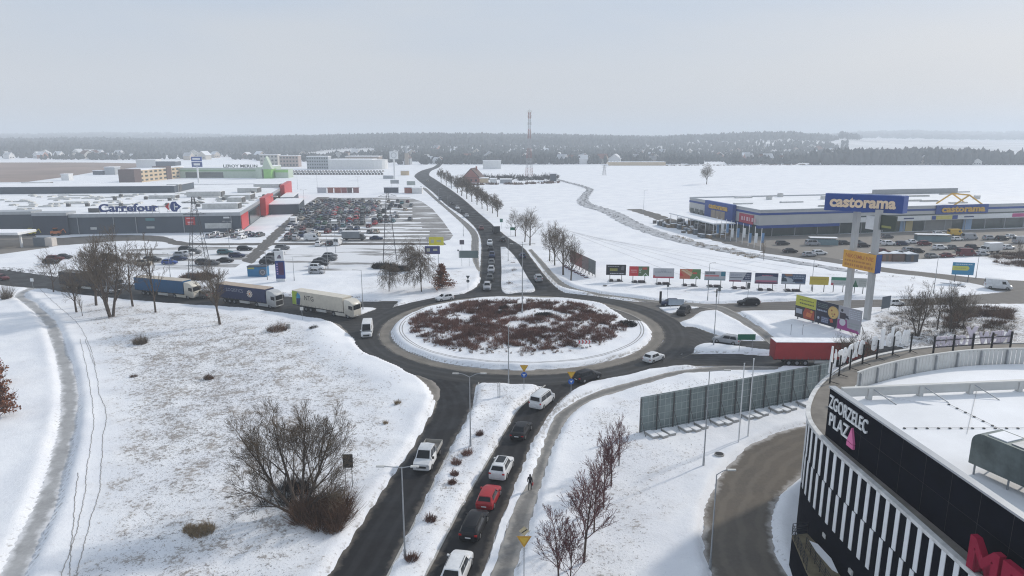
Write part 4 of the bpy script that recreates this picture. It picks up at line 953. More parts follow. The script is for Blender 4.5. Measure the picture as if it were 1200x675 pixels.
def shrink(q, u0, u1, v0, v1):   # sub-rectangle of the quad (a,b,c,d): u along a->b, v along a->d
    a, b, c, d = q; f = lambda u, v: lerp(lerp(a, b, u), lerp(d, c, u), v)
    return [f(u0, v0), f(u1, v0), f(u1, v1), f(u0, v1)]
def car_geo(kind):
    """dict part -> list of MB; material slots: 0 paint 1 glass 2 tyre 3 rim 4 red lens 5 clear lens 6 trim 7 plate"""
    Ln, Wd, Ht, zb, zl, c1, c2, c3, c4, zd = KIND[kind]; w = Wd/2; X = lambda f: Ln/2 - f*Ln
    parts = []
    def ring(x, ww, z0, zt, crown):
        h = [(.80, z0), (.97, z0+.06), (1.0, z0+.22), (1.0, zt-.22), (.965, zt-.07), (.80, zt)]
        pts = [(x, a*ww, z) for a, z in h] + [(x, 0, zt+crown)] + [(x, -a*ww, z) for a, z in reversed(h)]
        return pts
    st = [(0.0, .74, .34, zb-.26), (.012, .86, .24, zb-.20), (.05, .95, .20, zb-.10), (.13, 1.0, .20, zb-.02), (c1*.92, 1.0, .20, zl), (c2+.05, 1.0, .20, zl+.01), (.62, 1.0, .20, zl+.02), (min(c4, .93), .985, .20, zd), (.965, .96, .22, zd-.02), (.99, .90, .26, zd-.10), (1.0, .80, .36, zd-.22)]
    mb = MB(); loft(mb, [ring(X(f), w*a, z0, zt, .025) for f, a, z0, zt in st], 0)
    # greenhouse
    wb, wr = w*.93, w*.74 if kind not in ('van', 'minivan') else w*.84
    zr = Ht-.03; x1, x2, x3, x4 = X(c1), X(c2), X(c3), X(c4)
    zb2 = zl-.04
    lo = [(x1, wb*.86, zb2), (x2+.1, wb, zb2), (x3-.05, wb, zb2+.02), (x4, wb*.88, zd-.03), (x4, -wb*.88, zd-.03), (x3-.05, -wb, zb2+.02), (x2+.1, -wb, zb2), (x1, -wb*.86, zb2)]
    hi = [(x2, wr*.88, zr-.03), (x2-.28, wr, zr), (x3+.25, wr, zr), (x3, wr*.88, zr-.04), (x3, -wr*.88, zr-.04), (x3+.25, -wr, zr), (x2-.28, -wr, zr), (x2, -wr*.88, zr-.03)]
    top = [lerp(p, (0, 0, 0), 0) for p in hi]; top = [(p[0]*.98, p[1]*.72, p[2]+.045) for p in hi]
    n = 8; mb.add(lo + hi + top, [(j*n+i, j*n+(i+1) % n, (j+1)*n+(i+1) % n, (j+1)*n+i) for j in (0, 1) for i in range(n)] + [tuple(16+i for i in range(8))], 0)
    fix = MB(); fix.v = mb.v; fix.f = mb.f; fix.m = mb.m
    parts.append(('body', mb, 40))
    g = MB(); quadpanel(g, shrink([lo[7], lo[0], hi[0], hi[7]], .03, .97, .04, .96), .012, 1); parts.append(('windscreen', g, None))
    g = MB(); quadpanel(g, shrink([lo[3], lo[4], hi[4], hi[3]], .05, .95, .18, .94), .012, 1); parts.append(('rear_window', g, None))
    for sgn in (1, -1):
        a, b, c, d = (lo[2], lo[1], hi[1], hi[2]) if sgn > 0 else (lo[6], lo[5], hi[5], hi[6])
        if sgn > 0: q = [a, b, c, d]
        else: q = [a, b, c, d]
        spans = ((.03, .46), (.49, .97)) if kind not in ('van',) else ((.0, .0), (.80, .99))
        if sgn < 0: spans = tuple((1-v, 1-u) for u, v in spans)
        for u0, u1 in spans:
            if u1-u0 < .02: continue
            g = MB(); quadpanel(g, shrink(q, u0, u1, .07 if kind != 'van' else .05, .93 if kind != 'van' else .6), .012, 1); parts.append(('side_window', g, None))
        g = MB(); g.box(x1-.45, x1-.28, sgn*(w*.98) if sgn > 0 else -w*.98-.18, sgn*(w*.98)+.18 if sgn > 0 else -w*.98, zl-.02, zl+.12, 0); parts.append(('wing_mirror', g, None))
    r = .33 if kind != 'van' else .36
    if kind == 'suv': r = .36
    for fx in (.19, .80):
        for sgn in (1, -1):
            t = MB(); y0, y1 = sgn*(w-.20), sgn*(w+.012); t.cyl((X(fx), y0, r), (X(fx), y1, r), r, n=18, mi=2)
            rm = MB(); rm.cyl((X(fx), sgn*(w-.02), r), (X(fx), sgn*(w+.022), r), r*.66, r*.60, n=14, mi=3)
            parts.append(('wheel', t, 40)); parts.append(('wheel/rim', rm, 40))
    for sgn in (1, -1):
        g = MB(); quadpanel(g, [(X(.010), sgn*w*.60-sgn*.0, zb-.34), (X(.010), sgn*w*.60, zb-.20), (X(.075), sgn*w*.955, zb-.19), (X(.075), sgn*w*.96, zb-.33)][::-1] if sgn < 0 else [(X(.010), w*.60, zb-.34), (X(.075), w*.96, zb-.33), (X(.075), w*.955, zb-.19), (X(.010), w*.60, zb-.20)], .012, 5); parts.append(('headlight', g, None))
        yy = (w*.64, w*.92) if sgn > 0 else (-w*.92, -w*.64)
        z0, z1 = (zd-.32, zd-.20) if kind not in ('suv', 'minivan', 'van', 'estate') else (zd-.30, zd-.14)
        if kind in ('minivan', 'van'): yy = (w*.76, w*.93) if sgn > 0 else (-w*.93, -w*.76)
        g = MB(); g.box(X(1.0)-.012, X(.965), yy[0], yy[1], z0, z1, 4); parts.append(('tail_light', g, None))
    g = MB(); g.box(X(1.0)-.02, X(.99), -.26, .26, .52 if kind != 'sedan' else .60, .63 if kind != 'sedan' else .71, 7); parts.append(('licence_plate', g, None))
    g = MB(); g.box(X(.0)-.05, X(.0)+.015, -w*.55, w*.55, .40, zb-.42 if zb > .95 else .50, 6); parts.append(('grille', g, None))
    g = MB(); g.box(X(.93), X(.07), -w*.9, w*.9, .17, .24, 6); parts.append(('underbody', g, None))
    if kind in ('estate', 'suv', 'minivan'):
        for sgn in (1, -1):
            g = MB(); g.cyl((x2-.35, sgn*wr*.9, zr+.06), (x3+.3, sgn*wr*.9, zr+.06), .022, n=6, mi=6); parts.append(('roof_rail', g, None))
    return parts
PAINTS = {'white': (.66,.67,.68), 'silver': (.34,.35,.37), 'grey': (.12,.125,.13), 'black': (.012,.012,.014), 'dark blue': (.018,.03,.075), 'blue': (.03,.07,.25),
          'red': (.33,.012,.018), 'maroon': (.10,.018,.022), 'teal': (.04,.12,.14), 'green': (.04,.09,.06), 'beige': (.36,.32,.26), 'yellow': (.58,.36,.03), 'brown': (.09,.06,.045), 'dark grey': (.045,.047,.05)}
def car_mats(c): return [paint(c.replace(' ', '_'), PAINTS[c]), M_GLASS, M_TYRE, M_RIM, M_RED, M_LAMP, M_TRIM, M_WHITE]
GEO = {}
def car_full(kind, colour, label, loc, rz, group=None):
    """a car with all its parts as objects"""
    if kind not in GEO: GEO[kind] = [(n, mb.mesh(n, car_mats('white'), a)) for n, mb, a in car_geo(kind)]
    root = thing('car' if kind not in ('van',) else 'van', label, 'car' if kind not in ('van', 'minivan') else 'van', loc, rz, group)
    last = None; ms = car_mats(colour)
    for n, me in GEO[kind]:
        par = root
        if '/' in n: n = n.split('/')[1]; par = last
        o = obj(n, me, par); o.material_slots[0].link = 'OBJECT'; o.material_slots[0].material = ms[0]
        if n == 'wheel': last = o
    return root
JOIN = {}
def car_small(kind, colour, label, loc, rz, group=None, snow=False):
    """a far car: one mesh"""
    key = kind
    if key not in JOIN:
        mb = MB()
        for n, m, a in car_geo(kind):
            if n.split('/')[-1] in ('grille', 'wing_mirror', 'roof_rail', 'underbody'): continue
            mb.add(m.v, m.f); mb.m[-len(m.m):] = m.m
        JOIN[key] = mb.mesh('car', car_mats('white'), 40)
    o = obj('parked_car' if group and 'park' in group else 'car', JOIN[key], None, loc, rz)
    o.material_slots[0].link = 'OBJECT'; o.material_slots[0].material = car_mats(colour)[0]
    meta(o, label, 'van' if kind in ('van', 'minivan') else 'car', group)
    return o
ROADZ = 0.05
def at(px, py): q = P(px, py); return (q[0], q[1], ROADZ)
def face(px, py, qx, qy): return heading(P(px, py), P(qx, qy))
# near cars on the southern entry, driving away from the camera
def on(kind, colour, px, py, tx, ty, label, group=None, full=True):
    f = car_full if full else car_small
    return f(kind, colour, label, at(px, py), face(px, py, tx, ty), group)
GQ = 'cars driving towards the roundabout from the south'
on('minivan', 'white', 635.5, 474, 659, 455, 'white people carrier about to enter the roundabout behind the dark estate', GQ)
on('sedan', 'black', 611, 509, 627, 484, 'black sedan between the white people carrier and the white estate', GQ)
o = on('suv', 'white', 588, 554, 607, 518, 'white estate car with panoramic roof in front of the red hatchback', GQ)
mb = MB(); mb.box(-1.0, .45, -.44, .44, 1.70, 1.728); mb.build('glass_roof', M_GLASS, o)
on('hatchback', 'red', 573, 588, 590, 553, 'bright red hatchback in the southern queue', GQ)
on('estate', 'black', 556, 621, 575, 580, 'black car with pinkish tail lights behind the red hatchback', GQ)
on('suv', 'white', 536, 674, 553, 634, 'white crossover nearest the camera at the bottom edge of the picture', GQ)
GR = 'vehicles on the roundabout'
on('estate', 'black', 688, 445, 703, 440.5, 'black estate car with roof rails on the south side of the roundabout', GR)
on('hatchback', 'white', 766, 423, 782, 417, 'white hatchback on the right side of the roundabout', GR)
on('hatchback', 'white', 521, 352, 511, 353.5, 'white hatchback on the north side of the roundabout', GR)
on('van', 'white', 430.5, 392, 429, 399, 'tall white panel van on the left side of the roundabout', GR)
GE = 'cars on the eastern arm'
on('hatchback', 'dark blue', 785, 358, 777, 358.2, 'dark blue car waiting at the eastern splitter island, next to the pale sign back', GE)
on('suv', 'black', 801, 368, 793, 373, 'black off-roader turning into the roundabout from the east', GE)
on('estate', 'black', 877, 357.5, 867, 357.6, 'black estate car on the eastern road under the seventh billboard', GE)
on('estate', 'silver', 851, 402, 841, 400.5, 'silver white estate car between the two eastern snow islands', GE)
on('hatchback', 'white', 1048, 358, 1060, 357, 'white car half hidden behind the dark board back on the eastern road', GE)
o = on('van', 'white', 1169, 338.5, 1182, 339.5, 'white delivery van turning at the junction by the far right', GE)
GN = 'cars queueing on the northern arm'
nq = [(571,339,'silver'),(574,328.5,'dark grey'),(575.5,319,'silver'),(576,310,'grey'),(576.5,301.5,'dark blue'),(575,293,'black'),(574,287,'white')]
for i, (x, y, c) in enumerate(nq):
    on('hatchback' if i % 2 else 'suv', c, x, y, x-.6, y+6, '%s car, %s from the roundabout in the northern queue' % (c, ('first', 'second', 'third', 'fourth', 'fifth', 'sixth', 'seventh')[i]), GN, full=i < 4)
GA = 'cars on the northern road'
for x, y, c, k, tx, ty, lab in ((630.6,329,'silver','suv',621,315,'silver car driving away beside the northern snow median'), (612,302,'dark blue','hatchback',604,292,'dark blue car driving away near the bare roadside trees'),
        (589,283,'black','hatchback',583,276,'black car behind the dark lorry on the northern road'), (564,269,'maroon','sedan',568,275,'dark red car coming down the northern road beside the dark lorry'),
        (547,254.5,'silver','hatchback',551,259,'silver car on the northern road above the dark red one'), (541.5,249.5,'dark grey','suv',546,254,'dark grey car, second above the dark red one on the northern road'),
        (536,245,'white','hatchback',541,249,'white car, third above the dark red one on the northern road'), (530,240,'black','sedan',535,244,'black car, fourth above the dark red one on the northern road'),
        (516,234,'grey','suv',520,237,'grey car next to the side road into the far car park'), (501,213,'beige','hatchback',499,210,'beige car far up the northern road near its bend')):
    on(k, c, x, y, tx, ty, lab, GA, full=False)
on('suv', 'grey', 237, 349, 226, 347.8, 'grey car on the western road between the blue and the navy lorry', 'cars on the western arm', full=False)
on('hatchback', 'maroon', 2, 328, 14, 329.5, 'dark red car entering the picture at the left edge on the western road', 'cars on the western arm', full=False)
on('hatchback', 'silver', 127, 343, 139, 344.5, 'silver car behind the bare trees on the western road', 'cars on the western arm', full=False)
# crew cab pickup with an open dropside bed
def pickup(loc, rz):
    root = thing('pickup_truck', 'white crew cab pickup with open dropside bed driving towards the camera', 'pickup', loc, rz, 'vehicles on the southern exit')
    mats = car_mats('white'); w = .98
    def ring(x, ww, z0, zt): return [(x, a*ww, z) for a, z in ((.85,z0),(1,z0+.1),(1,zt-.15),(.9,zt))] + [(x, -a*ww, z) for a, z in ((.9,zt),(1,zt-.15),(1,z0+.1),(.85,z0))]
    mb = MB(); loft(mb, [ring(x, a*w, z0, z1) for x, a, z0, z1 in ((2.95,.82,.42,.98),(2.9,.93,.34,1.08),(2.55,1,.30,1.20),(2.1,1,.30,1.32),(-.15,1,.30,1.32))], 0)
    lo = [(2.15,-.86,1.28),(2.15,.86,1.28),(-.15,.93,1.30),(-.15,-.93,1.30)]; hi = [(1.35,-.72,2.16),(1.35,.72,2.16),(-.15,.78,2.16),(-.15,-.78,2.16)]
    mb.add(lo+hi+[(1.2,0,2.24),(-.15,0,2.24)], [(0,1,5,4),(1,2,6,5),(2,3,7,6),(3,0,4,7),(4,5,8),(5,6,9,8),(6,7,9),(7,4,8,9)], 0)
    mb.build('cab', mats, root, smooth_ang=40)
    for q, nm, sp in (([lo[0],lo[1],hi[1],hi[0]],'windscreen',((.06,.94),)), ([lo[1],lo[2],hi[2],hi[1]],'side_window',((.1,.5),(.56,.93))), ([lo[3],lo[0],hi[0],hi[3]],'side_window',((.07,.44),(.5,.9))), ([lo[2],lo[3],hi[3],hi[2]],'rear_window',((.15,.85),))):
        for u0, u1 in sp: g = MB(); quadpanel(g, shrink(q, u0, u1, .1, .88), .012, 1); g.build(nm, mats, root)
    b = MB(); b.box(-2.95,-.22,-1.02,1.02,.82,.92); b.build('bed_floor', mat('bed_floor_wood', (.25,.22,.19), .8), root)
    for nm, bx in (('dropside',(-2.95,-.22,.98,1.02,.92,1.32)),('dropside',(-2.95,-.22,-1.02,-.98,.92,1.32)),('tailgate',(-2.99,-2.95,-1.02,1.02,.92,1.32)),('headboard',(-.22,-.17,-1.02,1.02,.92,1.75))):
        b = MB(); b.box(*bx); b.build(nm, mat('dropside_alu', (.45,.44,.41), .45, metal=.3), root)
    b = MB(); b.box(-2.9,2.5,-.45,.45,.42,.80); b.build('chassis', M_TRIM, root)
    for x in (2.0, -1.75):
        for s in (1, -1):
            t = MB(); t.cyl((x, s*.76, .36), (x, s*.995, .36), .36, n=18, mi=2); wl_ = t.build('wheel', mats, root, smooth_ang=40)
            t = MB(); t.cyl((x, s*.9, .36), (x, s*1.01, .36), .22, n=14, mi=3); t.build('rim', mats, wl_)
    b = MB(); b.box(2.93,2.97,-.55,.55,.62,.86,6); b.build('grille', mats, root)
    b = MB(); b.box(2.93,2.98,-.26,.26,.46,.57,7); b.build('licence_plate', mats, root)
    for s in (1, -1):
        b = MB(); b.box(2.86,2.95,min(s*.58,s*.88),max(s*.58,s*.88),.80,.97,5); b.build('headlight', mats, root)
        b = MB(); b.box(1.75,1.9,min(s*.98,s*1.2),max(s*.98,s*1.2),1.30,1.55,6); b.build('wing_mirror', mats, root)
pickup(at(501.5, 541), face(501.5, 541, 490, 562))
# articulated lorries
def lorry(loc, rz, label, cabc, boxc, roofc, deco=None, group='lorries on the western road', cab=True, snow=False):
    root = thing('lorry', label, 'lorry', loc, rz, group)
    m_c = mat('cab_' + cabc[0], cabc[1], .4, coat=.4); m_b = mat('curtain_' + boxc[0], boxc[1], .6, var=.10, scale=.8); m_r = mat('lorry_roof_' + roofc[0], roofc[1], .7, var=.12, scale=1)
    f = 8.4      # front of the tractor; the trailer reaches back from x = 6
    if cab:
        mb = MB()
        def ring(x, w, z0, zt): return [(x, a*w, z) for a, z in ((.92,z0),(1,z0+.15),(1,zt-.25),(.9,zt))] + [(x, -a*w, z) for a, z in ((.9,zt),(1,zt-.25),(1,z0+.15),(.92,z0))]
        loft(mb, [ring(x, w, z0, zt) for x, w, z0, zt in ((f,1.08,.55,2.75),(f-.10,1.2,.42,2.95),(f-.45,1.25,.42,3.30),(f-1.0,1.25,.42,3.60),(f-2.2,1.25,.9,3.72))], 0); mb.build('cab', m_c, root, smooth_ang=40)
        g = MB(); quadpanel(g, [(f+.005,-1.0,1.85),(f+.005,1.0,1.85),(f+.005,.98,2.72),(f+.005,-.98,2.72)], .02, 0); g.build('windscreen', M_GLASS, root)
        g = MB(); g.box(f-.3, f+.22, -1.1, 1.1, 2.84, 2.93); g.build('sun_visor', m_c, root)
        g = MB(); g.box(f-.05, f+.04, -.95, .95, .75, 1.65); g.build('grille', M_TRIM if cabc[0] != 'cream' else m_c, root)
        g = MB(); g.box(f-.05, f+.03, -.26, .26, .56, .68); g.build('licence_plate', M_WHITE, root)
        for s in (1, -1):
            g = MB(); quadpanel(g, ([(f-1.05,s*1.25,1.95),(f-.3,s*1.25,1.95),(f-.35,s*1.25,2.65),(f-1.05,s*1.25,2.65)])[::-s], .02, 0); g.build('side_window', M_GLASS, root)
            g = MB(); g.box(f-.25, f-.05, min(s*1.28,s*1.5), max(s*1.28,s*1.5), 1.9, 2.6); g.build('wing_mirror', M_TRIM, root)
            g = MB(); g.box(f-.06, f+.03, min(s*.75,s*1.1), max(s*.75,s*1.1), .72, .95); g.build('headlight', M_LAMP, root)
            g = MB(); g.box(f-5.2, f-2.0, min(s*1.05,s*1.22), max(s*1.05,s*1.22), .35, .95); g.build('side_skirt', m_c, root)
            for x in (f-1.35, f-5.0):
                t = MB(); t.cyl((x, s*.9, .5), (x, s*1.24, .5), .5, n=18); wl_ = t.build('wheel', M_TYRE, root, smooth_ang=40); t = MB(); t.cyl((x, s*1.1, .5), (x, s*1.255, .5), .28, n=12); t.build('rim', M_RIM, wl_)
        g = MB(); g.box(f-6.2, f-.6, -.45, .45, .6, 1.0); g.build('chassis', M_TRIM, root)
    x1, x0 = f-2.45, f-2.45-13.6
    mb = MB(); mb.box(x0, x1, -1.25, 1.25, 1.15, 3.95); tr = mb.build('trailer', m_b, root)
    mb = MB(); mb.box(x0+.03, x1-.03, -1.27, 1.27, 3.95, 4.03); mb.build('trailer_roof', m_r, root)
    mb = MB(); mb.box(x0+.1, x1-.1, -1.19, 1.19, .98, 1.15); mb.build('trailer_frame', M_TRIM, root)
    for i in range(14):
        for s in (1, -1):
            mb = MB(); x = x0+.5+i*.97; mb.box(x-.025, x+.025, min(s*1.25,s*1.265), max(s*1.25,s*1.265), 1.0, 1.45); mb.build('curtain_strap', M_DKUNIT, tr)
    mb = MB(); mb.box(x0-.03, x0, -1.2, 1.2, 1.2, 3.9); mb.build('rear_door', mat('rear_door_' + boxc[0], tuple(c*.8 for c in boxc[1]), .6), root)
    for s in (1, -1):
        mb = MB(); mb.box(x0-.05, x0-.03, min(s*.8,s*1.15), max(s*.8,s*1.15), 1.0, 1.14); mb.build('tail_light', M_RED, root)
        for k in range(3):
            x = x0+2.3+k*1.32; t = MB(); t.cyl((x, s*.85, .5), (x, s*1.22, .5), .5, n=18); wl_ = t.build('wheel', M_TYRE, root, smooth_ang=40); t = MB(); t.cyl((x, s*1.1, .5), (x, s*1.235, .5), .27, n=12); t.build('rim', M_RIM, wl_)
        mb = MB(); mb.box(x0+6.4, x1-4.5, min(s*1.1,s*1.2), max(s*1.1,s*1.2), .45, .95); mb.build('side_guard', M_UNIT, root)
        mb = MB(); mb.box(x1-3.2, x1-3.0, min(s*.8,s*.95), max(s*.8,s*.95), .05, 1.0); mb.build('support_leg', M_DKUNIT, root)
    if deco: deco(root, x0, x1)
    return root
def roadpos(px, py, qx, qy): return at(px, py), face(px, py, qx, qy)
def deco_ntg(root, x0, x1):
    mb = MB(); mb.text('NTG', x0+3.4, x0+5.9, 2.35, 3.35, -1.25, 0, .02, .004); mb.build('lettering', M_TRIM, root)
    for pts, m_ in (([(0,1.2),(1.1,1.2),(1.0,2.2),(1.6,3.9),(0,3.9)], C_('lime_print', (.32,.45,.05))), ([(1.1,1.2),(2.0,1.2),(2.3,2.6),(1.15,2.5)], C_('navy_print', (.015,.04,.13))), ([(1.15,2.5),(2.3,2.6),(2.2,3.3),(1.5,3.8),(.9,3.1)], C_('sky_print', (.04,.27,.48)))):
        mb = MB(); mb.add([(x0+a, -1.262, b) for a, b in pts] + [(x0+a, -1.25, b) for a, b in pts], [tuple(range(len(pts)))]); mb.build('colour_print', m_, root)
def deco_navy(root, x0, x1):
    mb = MB(); mb.text('LOGISTICS', x0+3.0, x0+7.6, 2.7, 3.4, -1.25, 0, .02, .0); mb.build('lettering', C_('faded_white', (.30,.31,.36)), root)
    mb = MB(); cx = x0+9.4
    for k in range(10):
        a = k*2*math.pi/10; mb.disc(cx+.62*math.cos(a), 2.65+.62*math.sin(a), .17, -1.25, 0, .012, 8)
    mb.disc(cx, 2.65, .42, -1.25, 0, .014, 16); mb.build('round_emblem', C_('emblem_cream', (.62,.55,.48)), root)
    mb = MB(); mb.disc(cx, 2.65, .2, -1.264, 0, .012, 12); mb.build('emblem_dot', C_('emblem_orange', (.55,.20,.06)), root)
CREAM = ('cream', (.58,.55,.48)); WHT = ('white', (.66,.66,.64))
def put_lorry(fx, fy, tx, ty, label, *a, **k):
    p_, q_ = np.array(P(fx, fy)), np.array(P(tx, ty)); d = (p_-q_)/np.linalg.norm(p_-q_); c = p_ - d*8.9
    o = lorry((c[0], c[1], ROADZ), math.atan2(d[1], d[0]), label, *a, **k); o.scale = (1.06, 1.04, 1.04)
    return o
put_lorry(419, 373.4, 333, 358.5, 'cream white lorry lettered NTG at the roundabout entry', CREAM, ('cream', (.55,.51,.43)), ('cream', (.62,.58,.50)), deco_ntg)
put_lorry(328, 361.5, 246, 350.5, 'lorry with navy curtain and round emblem behind the cream one', ('silver', (.44,.45,.45)), ('navy', (.018,.028,.085)), ('tan', (.42,.34,.27)), deco_navy)
put_lorry(231.5, 350.5, 150, 342.5, 'lorry with bright blue curtain and cream cab behind the bare trees', CREAM, ('blue', (.008,.085,.20)), ('tan2', (.46,.41,.34)))
put_lorry(140, 342.5, 66, 336, 'lorry with dark grey curtain hidden behind the leftmost tree group', ('greyblue', (.20,.21,.23)), ('charcoal', (.04,.042,.048)), ('grey', (.16,.16,.16)))
q0 = P(908, 430)
lorry((q0[0]+13.6-5.95, q0[1]+1.4, ROADZ), R(-1), 'lorry with red curtain and snow covered roof leaving eastwards behind the noise wall', ('redcab', (.40,.03,.03)), ('red', (.32,.016,.018)), ('snow', (.84,.85,.87)), group='lorries on the eastern road')
# rigid lorries
def rigid(px, py, tx, ty, label, boxc, cabc, Ln=7.0, Hh=3.2, group=None, snow=True):
    root = thing('box_truck', label, 'truck', at(px, py), face(px, py, tx, ty), group); w = 1.15
    mb = MB(); mb.box(-Ln/2, Ln/2-1.9, -w, w, .85, Hh); mb.build('box_body', mat('box_' + boxc[0], boxc[1], .6), root)
    if snow: mb = MB(); mb.box(-Ln/2+.03, Ln/2-1.93, -w+.03, w-.03, Hh, Hh+.06); mb.build('roof_snow', M_SNOWCAP, root)
    mb = MB(); p = [(Ln/2-1.85,.45),(Ln/2-.05,.45),(Ln/2,.6),(Ln/2,1.25),(Ln/2-.45,1.45),(Ln/2-.95,2.25),(Ln/2-1.85,2.35)]; mb.extr(p, -w*.92, w*.92); mb.build('cab', mat('cabp_' + cabc[0], cabc[1], .4), root)
    g = MB(); quadpanel(g, [(Ln/2-.47,-w*.8,1.47),(Ln/2-.47,w*.8,1.47),(Ln/2-.93,w*.8,2.2),(Ln/2-.93,-w*.8,2.2)], .015, 0); g.build('windscreen', M_GLASS, root)
    for s in (1, -1):
        g = MB(); g.box(Ln/2-1.6, Ln/2-.85, min(s*w*.9,s*(w*.92+.012)), max(s*w*.9,s*(w*.92+.012)), 1.45, 2.1); g.build('side_window', M_GLASS, root)
        for x in (Ln/2-1.1, -Ln/2+1.6): t = MB(); t.cyl((x, s*.8, .4), (x, s*(w*.93+.02), .4), .4, n=14); t.build('wheel', M_TYRE, root)
    mb = MB(); mb.box(-Ln/2+.2, Ln/2-.5, -.5, .5, .45, .84); mb.build('chassis', M_TRIM, root)
rigid(415, 281.5, 428, 281.5, 'grey box truck parked on the snowy edge of the far car park', ('steelgrey', (.20,.22,.24)), ('darkgrey', (.07,.075,.08)), group='trucks in the car parks', Ln=8.2)
rigid(1160, 296.5, 1140, 297.5, 'white box truck parked at the right end of the eastern car park', ('white', (.70,.70,.69)), ('white', (.66,.66,.66)), group='trucks in the car parks')
rigid(392, 268, 392, 273, 'cream box truck with snow on its roof among the rows of parked cars', ('cream2', (.5,.5,.46)), ('white', (.66,.66,.66)), Ln=6.2, group='trucks in the car parks')
rigid(581, 273, 576, 267, 'dark tipper lorry with snow load on the northern road', ('charcoal2', (.03,.03,.032)), ('charcoal2', (.03,.03,.032)), Ln=8.0, Hh=3.0, group='trucks on the northern road')
rigid(344, 264, 341, 268, 'white delivery truck on the avenue beside the hypermarket', ('white', (.70,.70,.69)), ('white', (.66,.66,.66)), Ln=7.0, group='trucks in the car parks')
# parked cars --------------------------------------------------------------------------------------------------
ORD = lambda n: '%d%s' % (n, 'th' if 10 <= n % 100 <= 20 else {1: 'st', 2: 'nd', 3: 'rd'}.get(n % 10, 'th'))
pk = random.Random(11)
cols = ['grey', 'silver', 'black', 'dark blue', 'white', 'dark grey', 'dark grey', 'silver', 'grey', 'maroon', 'dark blue', 'teal', 'dark blue', 'grey', 'beige', 'black', 'silver', 'grey', 'dark grey', 'dark blue', 'green', 'red']
kinds = ['hatchback', 'sedan', 'estate', 'suv', 'hatchback', 'minivan']
row = 0
for ypx, x0p, x1p, dens in ((281.0,338,352,.6),(277.2,338,400,.62),(273.0,336,455,.5),(269.6,339,440,.72),(266.2,341,470,.66),(263.3,343,470,.62),(260.5,345,478,.70),(257.9,347,490,.72),(255.5,349,486,.76),(253.2,351,490,.76),(251.0,353,474,.85),(249.0,354,478,.84),(247.1,356,480,.85),(245.3,358,480,.85),(243.6,361,482,.85),(242.0,364,484,.85),(240.4,367,484,.80),(238.9,369,484,.8),(237.4,372,482,.7),(235.6,376,482,.6)):
    row += 1; k = 0
    a, b = P(x0p, ypx), P(x1p, ypx); x = a[0]
    while x < b[0]:
        t = (x-a[0])/(b[0]-a[0]); d = dens * (1.15 if t < .62 else .62 if t < .85 else .33)
        if pk.random() < d:
            k += 1; c = pk.choice(cols); kd = pk.choice(kinds)
            car_small(kd, c, '%s %s, %s from the left in the %s row of the crowded car park' % (c, kd, ORD(k), ORD(row)), (x, a[1] + pk.uniform(-.5, .5), .03), (math.pi/2 if row % 2 else -math.pi/2) + pk.uniform(-.05, .05), 'cars parked in rows beside the hypermarket')
        x += 2.65
def lot(lst, where, group, rz=None):
    for i, (x, y, c, k, *r) in enumerate(sorted(lst)):
        car_small(k, c, '%s %s %s, %s from the left' % (c, k, where, ORD(i+1)), (*P(x, y), .03), (r[0] if r else (rz or 0)), group)
a1 = face(371, 318, 380, 318)
lot([(179,306,'dark grey','estate'),(169,311,'beige','suv'),(199,309.5,'blue','hatchback'),(210,305,'dark blue','sedan'),(213,301,'silver','suv'),(219,299,'white','estate'),(218.5,294.5,'black','suv'),(227,297.5,'grey','suv'),(136,307,'grey','sedan'),(128,303,'dark grey','estate'),
     (264,297.5,'teal','estate'),(287,293.5,'black','estate'),(278,301.5,'dark blue','estate'),(264,307.5,'black','sedan'),(239,310,'dark grey','suv'),(249,310.5,'grey','hatchback'),(65,305,'maroon','estate'),(75,303,'dark grey','sedan'),(60,309,'black','hatchback')], 'in the snowy car park before the hypermarket', 'cars parked before the hypermarket', R(4))
lot([(247,278.5,'silver','suv'),(254,275.5,'white','hatchback'),(259,278,'silver','suv'),(265,277,'grey','estate'),(271,273,'dark grey','hatchback'),(281,273,'white','estate'),(284,279.5,'white','sedan'),(296,277,'dark blue','hatchback'),(305,277,'grey','suv'),(292,275,'silver','hatchback'),(276,278.5,'grey','hatchback')], 'at the corner of the hypermarket', 'cars parked at the hypermarket corner', R(80))
lot([(371.5,321,'silver','hatchback'),(371.5,316,'white','suv'),(375,311.5,'black','estate'),(377,307.5,'dark grey','sedan'),(386,305,'grey','suv'),(387,301.5,'grey','hatchback')], 'in the diagonal row on the open snow', 'cars parked on the open snow', R(-4))
lot([(314,309.5,'black','estate'),(317.5,306,'grey','estate'),(320.5,302,'black','hatchback'),(327,297,'white','hatchback'),(331,292.5,'grey','suv')], 'beside the blue price totem', 'cars parked beside the price totem', R(5))
lot([(374,288,'white','suv',math.pi/2),(386,287.5,'dark grey','suv',math.pi/2),(396,287,'white','van',math.pi/2),(441,281,'dark blue','sedan',0),(366,282,'white','van',0)], 'along the lower edge of the big car park', 'cars along the car park road')
